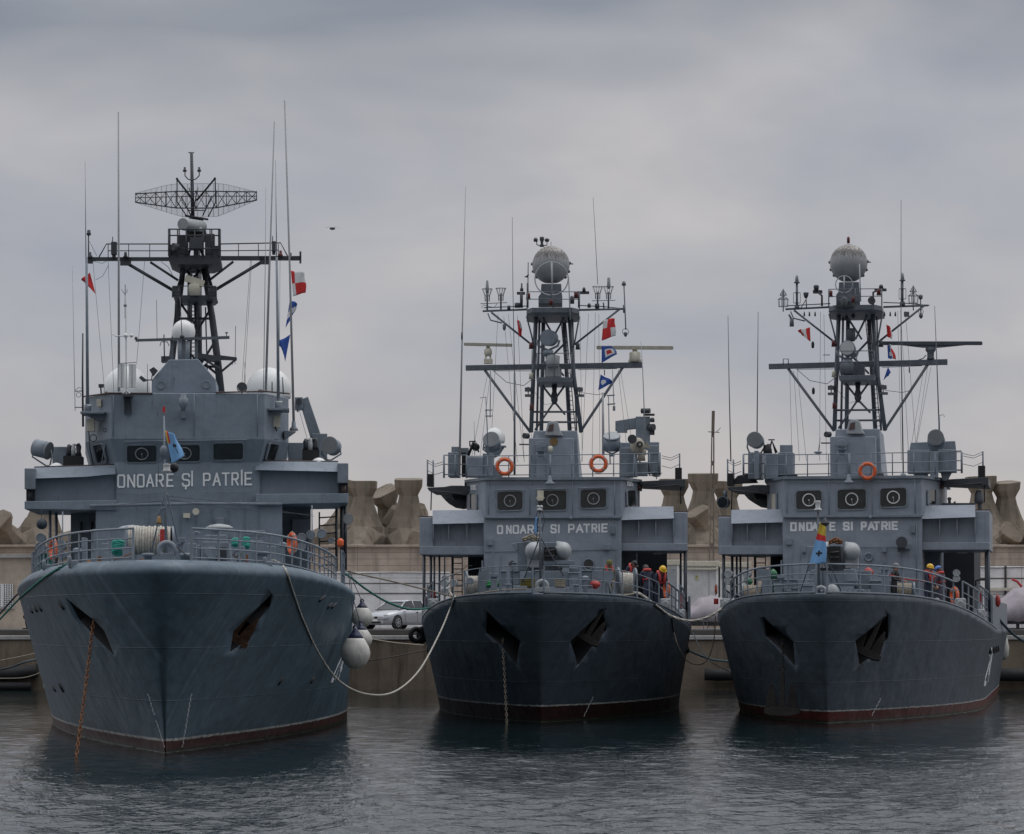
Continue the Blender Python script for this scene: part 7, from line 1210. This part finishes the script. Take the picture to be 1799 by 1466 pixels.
# ------------------------------------------------------------------ silver hatchback
CARP, _nt, _b = nodes('silver_car_paint'); _b.inputs['Base Color'].default_value = (.40, .41, .43, 1); _b.inputs['Metallic'].default_value = .55; _b.inputs['Roughness'].default_value = .3; _b.inputs['Coat Weight'].default_value = .6
gp = W.p(702, 1105, 167); car = bpy.data.objects.new('car', None); COL.objects.link(car); car.location = (gp.x, 167.2, 2.905); car.rotation_euler = (0, 0, radians(180 + 55)); OFF['car'] = V((0, 0, 0)); OFF[car.name] = V((0, 0, 0)); tag(car, 'silver hatchback car parked on the quay behind the mooring ropes', 'car')
b = MB()
def csec(x, w, zb, zs, zt, tw): return [V((x, y, z)) for y, z in ((-w * .93, zb), (-w, zb + .18), (-w, zs - .12), (-w * .97, zs), (-tw, zt), (tw, zt), (w * .97, zs), (w, zs - .12), (w, zb + .18), (w * .93, zb))]
b.loft([csec(x, w, zb, zs, zt, tw) for x, w, zb, zs, zt, tw in ((2.13, .62, .3, .55, .6, .5), (2.05, .76, .22, .64, .70, .6), (1.85, .84, .2, .72, .80, .66), (1.3, .87, .2, .80, .90, .68), (.75, .875, .2, .86, .97, .7), (-.2, .875, .2, .9, .98, .7), (-1.2, .87, .2, .93, 1.0, .7), (-1.8, .84, .22, .95, 1.02, .68), (-2.02, .8, .28, .92, 1.0, .62), (-2.12, .7, .34, .8, .85, .55))], True, True); mk('body', b, CARP, car, bevel=0)
b = MB(); gh = ((.98, .70, .95, .68, .96), (.35, .72, .95, .58, 1.34), (-.15, .72, .96, .56, 1.40), (-1.0, .71, .97, .55, 1.38), (-1.6, .69, .98, .53, 1.28), (-1.98, .66, 1.0, .6, 1.03)); b.loft([[V((x, -w, z0)), V((x, -tw, zt)), V((x, tw, zt)), V((x, w, z0))] for x, w, z0, tw, zt in gh], True, False); mk('window', b, GLASS, car)
b = MB(); b.loft([[V((x, -tw - .015, zt - .01)), V((x, -tw * .7, zt + .035)), V((x, tw * .7, zt + .035)), V((x, tw + .015, zt - .01))] for x, tw, zt in ((.42, .575, 1.325), (-.15, .56, 1.40), (-1.0, .55, 1.38), (-1.62, .53, 1.28), (-1.75, .53, 1.22))], True, True)
for s in (-1, 1):
    for x0, z0, x1, z1 in ((1.0, .95, .36, 1.33), (-.28, .95, -.26, 1.39), (-1.1, .97, -1.04, 1.37), (-1.98, 1.0, -1.62, 1.28)):
        f = lambda x, z: V((x, s * (.715 - (z - .95) * .37), z)); b.tube([f(x0, z0), f((x0 + x1) / 2, (z0 + z1) / 2), f(x1, z1)], .032, 6)
mk('roof', b, CARP, car)
for x in (1.32, -1.3):
    for s in (-1, 1):
        b = MB(); b.torus((x, s * .83, .32), (0, 1, 0), .235, .085, 26, 8); b.cyl((x, s * .7, .32), (x, s * .85, .32), .3, None, 24); wt = mk('tyre', b, RUBBER, car); b = MB(); b.torus((x, s * .895, .32), (0, 1, 0), .2, .018, 24, 6); b.cyl((x, s * .85, .32), (x, s * .91, .32), .05, None, 12)
        for q in range(7): a_ = 2 * pi * q / 7; b.tube([V((x, s * .9, .32)), V((x + .2 * cos(a_), s * .895, .32 + .2 * sin(a_)))], .022, 5)
        mk('rim', b, GREYL, wt); b = MB(); b.cyl((x, s * .80, .33), (x, s * .882, .33), .375, None, 28); mk('wheel_arch', b, BLACK, car)
for s in (-1, 1): b = MB(); b.ball((1.93, s * .62, .66), (.16, .17, .085), 14, 8); mk('headlight', b, LENS, car); b = MB(); b.ball((.62, s * .95, .98), (.07, .11, .07), 12, 8); mk('side_mirror', b, CARP, car)
b = MB(); b.box((2.1, -.14, .56), (.08, .2, .12)); b.box((2.1, .14, .56), (.08, .2, .12)); b.box((2.09, 0, .33), (.1, .9, .1)); mk('grille', b, BLACK, car, bevel=.02); b = MB(); b.box((2.145, 0, .43), (.02, .5, .1)); mk('number_plate', b, WHITE, car)
for s in (-1, 1): b = MB(); b.box((-.25, s * .885, .82), (.16, .02, .03)); b.box((-1.15, s * .88, .85), (.16, .02, .03)); b.tube([V((.7, s * .878, .3)), V((.72, s * .88, .88))], .006, 4); b.tube([V((-.3, s * .878, .3)), V((-.3, s * .878, .9))], .006, 4); mk('door_handle', b, SHADE, car)
# ------------------------------------------------------------------ water
rng = np.random.default_rng(3)
ys = np.concatenate([[-6000, -900, -200, -60, -20, 5, 20, 30], np.geomspace(36, 172, 760)]); half = 1.0
ts = np.concatenate([[-1500, -300, -40, -6, -2.2], np.linspace(-1.25, 1.25, 520), [2.2, 6, 40, 300, 1500]])
X = np.outer(np.maximum(ys, 30) * .156, ts); Y = np.repeat(ys[:, None], len(ts), 1); Z = np.zeros_like(X)
for i in range(70):
    lam = rng.uniform(.4, .9) * 2.2 ** rng.uniform(0, 1.1); th = rng.normal(pi / 2 + .35, 1.0); kk = 2 * pi / lam; amp = .0028 * lam ** .8
    Z += amp * rng.uniform(.4, 1) * np.sin(kk * (cos(th) * X + sin(th) * Y) + rng.uniform(0, 6.28))
patch = sum(np.sin(X * rng.uniform(-.2, .2) + Y * rng.uniform(.03, .22) + rng.uniform(0, 6.28)) for _ in range(8)) / 8
fade = np.clip((np.abs(ts)[None, :] < 1.3) * 1., 0, 1) * ((Y > 34) & (Y < 171)); calm = np.clip((162 - Y) / 60, .12, 1) if False else np.interp(Y, [36, 64, 84, 105, 150], [1.5, 1.2, .55, .35, .25])
Z = Z * fade * calm * (1 + .8 * patch)
nx, ny = len(ts), len(ys); me = bpy.data.meshes.new('water'); me.vertices.add(nx * ny); me.vertices.foreach_set('co', np.stack([X, Y, Z], -1).astype(np.float32).ravel())
I = np.arange(nx * ny).reshape(ny, nx); Q = np.stack([I[:-1, :-1], I[:-1, 1:], I[1:, 1:], I[1:, :-1]], -1).reshape(-1, 4); me.loops.add(Q.size); me.loops.foreach_set('vertex_index', Q.ravel().astype(np.int32)); me.polygons.add(len(Q)); me.polygons.foreach_set('loop_start', np.arange(0, Q.size, 4, dtype=np.int32)); me.polygons.foreach_set('use_smooth', np.ones(len(Q), bool)); me.update(calc_edges=True)
WAT, nt, bs = nodes('harbour_water'); bs.inputs['Base Color'].default_value = (.004, .013, .015, 1); bs.inputs['Roughness'].default_value = .06; bs.inputs['IOR'].default_value = 1.333
co = nt.nodes.new('ShaderNodeTexCoord').outputs['Object']; h1 = tex(nt, 3.6, (1.25, .9, 1), 3., .6, co); h2 = ramp(nt, tex(nt, .12, (1, .5, 1), 3., .5, co), .35, .65, .55, 1.25); ad = N(nt, 'ShaderNodeMath', operation='MULTIPLY'); nt.links.new(h2, ad.inputs[0]); nt.links.new(h1, ad.inputs[1]); sy = N(nt, 'ShaderNodeSeparateXYZ'); nt.links.new(co, sy.inputs[0]); lee = ramp(nt, sy.outputs[1], 64, 94, 1., .2); ad2 = N(nt, 'ShaderNodeMath', operation='MULTIPLY'); nt.links.new(lee, ad2.inputs[0]); nt.links.new(ad.outputs[0], ad2.inputs[1]); ad = ad2
n_ = bumpn(nt, bs, ad.outputs[0], 1., .08); me.materials.append(WAT); wo = bpy.data.objects.new('water', me); COL.objects.link(wo); wo['kind'] = 'structure'
# outer sea, reaching the horizon behind the breakwater
b = MB(W); b.add([V((-9000, 216, -.4)), V((9000, 216, -.4)), V((9000, 14000, -.4)), V((-9000, 14000, -.4))], [(0, 1, 2, 3)]); mk('sea', b, WAT, None, None, kind='structure')
# ------------------------------------------------------------------ sky and light
SUN_EL, SUN_AZ = radians(66), radians(60)
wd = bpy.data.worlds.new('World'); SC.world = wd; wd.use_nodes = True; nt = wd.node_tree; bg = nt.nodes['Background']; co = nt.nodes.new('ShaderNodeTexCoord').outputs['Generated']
sk = nt.nodes.new('ShaderNodeTexSky'); sk.sky_type = 'NISHITA'; sk.sun_disc = False; sk.sun_elevation = SUN_EL; sk.sun_rotation = SUN_AZ; sk.dust_density = 2.
skm = mixc(nt, 1., sk.outputs[0], (.10, .10, .10), 'MULTIPLY')
sp = N(nt, 'ShaderNodeSeparateXYZ'); nt.links.new(co, sp.inputs[0])
cr_ = nt.nodes.new('ShaderNodeValToRGB'); e = cr_.color_ramp.elements; e[0].position = 0.; e[0].color = (.54, .50, .485, 1); e[1].position = 1.; e[1].color = (1.35, 1.38, 1.42, 1)
for p_, c_ in ((.035, (.51, .485, .48)), (.075, (.48, .47, .485)), (.11, (.44, .44, .465)), (.145, (.475, .465, .48)), (.176, (.265, .285, .325)), (.19, (.29, .31, .345)), (.215, (.42, .435, .465)), (.27, (.58, .59, .62)), (.5, (.80, .81, .84))): n = e.new(p_); n.color = c4(c_)
def cloud(scale, vec, det, off):
    mp = nt.nodes.new('ShaderNodeMapping'); mp.inputs['Scale'].default_value = vec; mp.inputs['Location'].default_value = off; nt.links.new(co, mp.inputs[0]); n = nt.nodes.new('ShaderNodeTexNoise'); n.inputs['Scale'].default_value = scale; n.inputs['Detail'].default_value = det; n.inputs['Roughness'].default_value = .5; n.inputs['Distortion'].default_value = .3; nt.links.new(mp.outputs[0], n.inputs[0]); return n.outputs['Fac']
w1 = cloud(3., (1.6, 1, 4.5), 3., (0, 0, 0)); wob = ramp(nt, w1, .25, .75, -.028, .028); zz = N(nt, 'ShaderNodeMath', operation='ADD'); nt.links.new(sp.outputs[2], zz.inputs[0]); nt.links.new(wob, zz.inputs[1]); nt.links.new(zz.outputs[0], cr_.inputs[0])
c1_ = ramp(nt, cloud(4.5, (1.5, 1, 4.6), 4., (3, 1, 2)), .36, .68); col = mixc(nt, 1., cr_.outputs[0], mixc(nt, c1_, (.86, .89, .94), (1.11, 1.085, 1.06)), 'MULTIPLY')
c2_ = ramp(nt, cloud(11., (1.5, 1, 2.7), 5., (1, 5, 0)), .36, .68); col = mixc(nt, 1., col, mixc(nt, c2_, (.93, .945, .97), (1.07, 1.06, 1.045)), 'MULTIPLY')
az = ramp(nt, sp.outputs[1], -1., .1, .62, 1.18); az2 = ramp(nt, sp.outputs[1], .1, .9, 1., .85); mz = N(nt, 'ShaderNodeMath', operation='MULTIPLY'); nt.links.new(az, mz.inputs[0]); nt.links.new(az2, mz.inputs[1]); cz = N(nt, 'ShaderNodeCombineColor'); [nt.links.new(mz.outputs[0], cz.inputs[i]) for i in range(3)]; col = mixc(nt, 1., col, cz.outputs[0], 'MULTIPLY'); fin = mixc(nt, .93, skm, col); nt.links.new(fin, bg.inputs[0]); bg.inputs[1].default_value = 1.  # sky dimmed behind the camera, lifted at the sides, to darken ship fronts
sl = bpy.data.lights.new('sun', 'SUN'); sl.energy = .55; sl.angle = radians(40); sl.color = (1, .97, .93); so = bpy.data.objects.new('sun', sl); COL.objects.link(so)
dv = V((sin(SUN_AZ) * cos(SUN_EL), cos(SUN_AZ) * cos(SUN_EL), sin(SUN_EL))); so.rotation_euler = dv.to_track_quat('Z', 'Y').to_euler(); so.location = (0, 60, 80)
# ------------------------------------------------------------------ camera
cd = bpy.data.cameras.new('camera'); cam = bpy.data.objects.new('camera', cd); COL.objects.link(cam); SC.camera = cam; cd.sensor_fit = 'HORIZONTAL'; cd.sensor_width = 36; cd.lens = F / 1799 * 36; cd.clip_start = 1; cd.clip_end = 30000
cam.location = CAM; cam.rotation_euler = (pi / 2 + TH, 0, 0)
SC.render.resolution_x, SC.render.resolution_y = 1024, 834; SC.view_settings.view_transform = 'Standard'; SC.view_settings.look = 'None'; SC.view_settings.exposure = 0.; SC.view_settings.gamma = 1.
SC.cycles.max_bounces = 6; SC.cycles.use_denoising = True
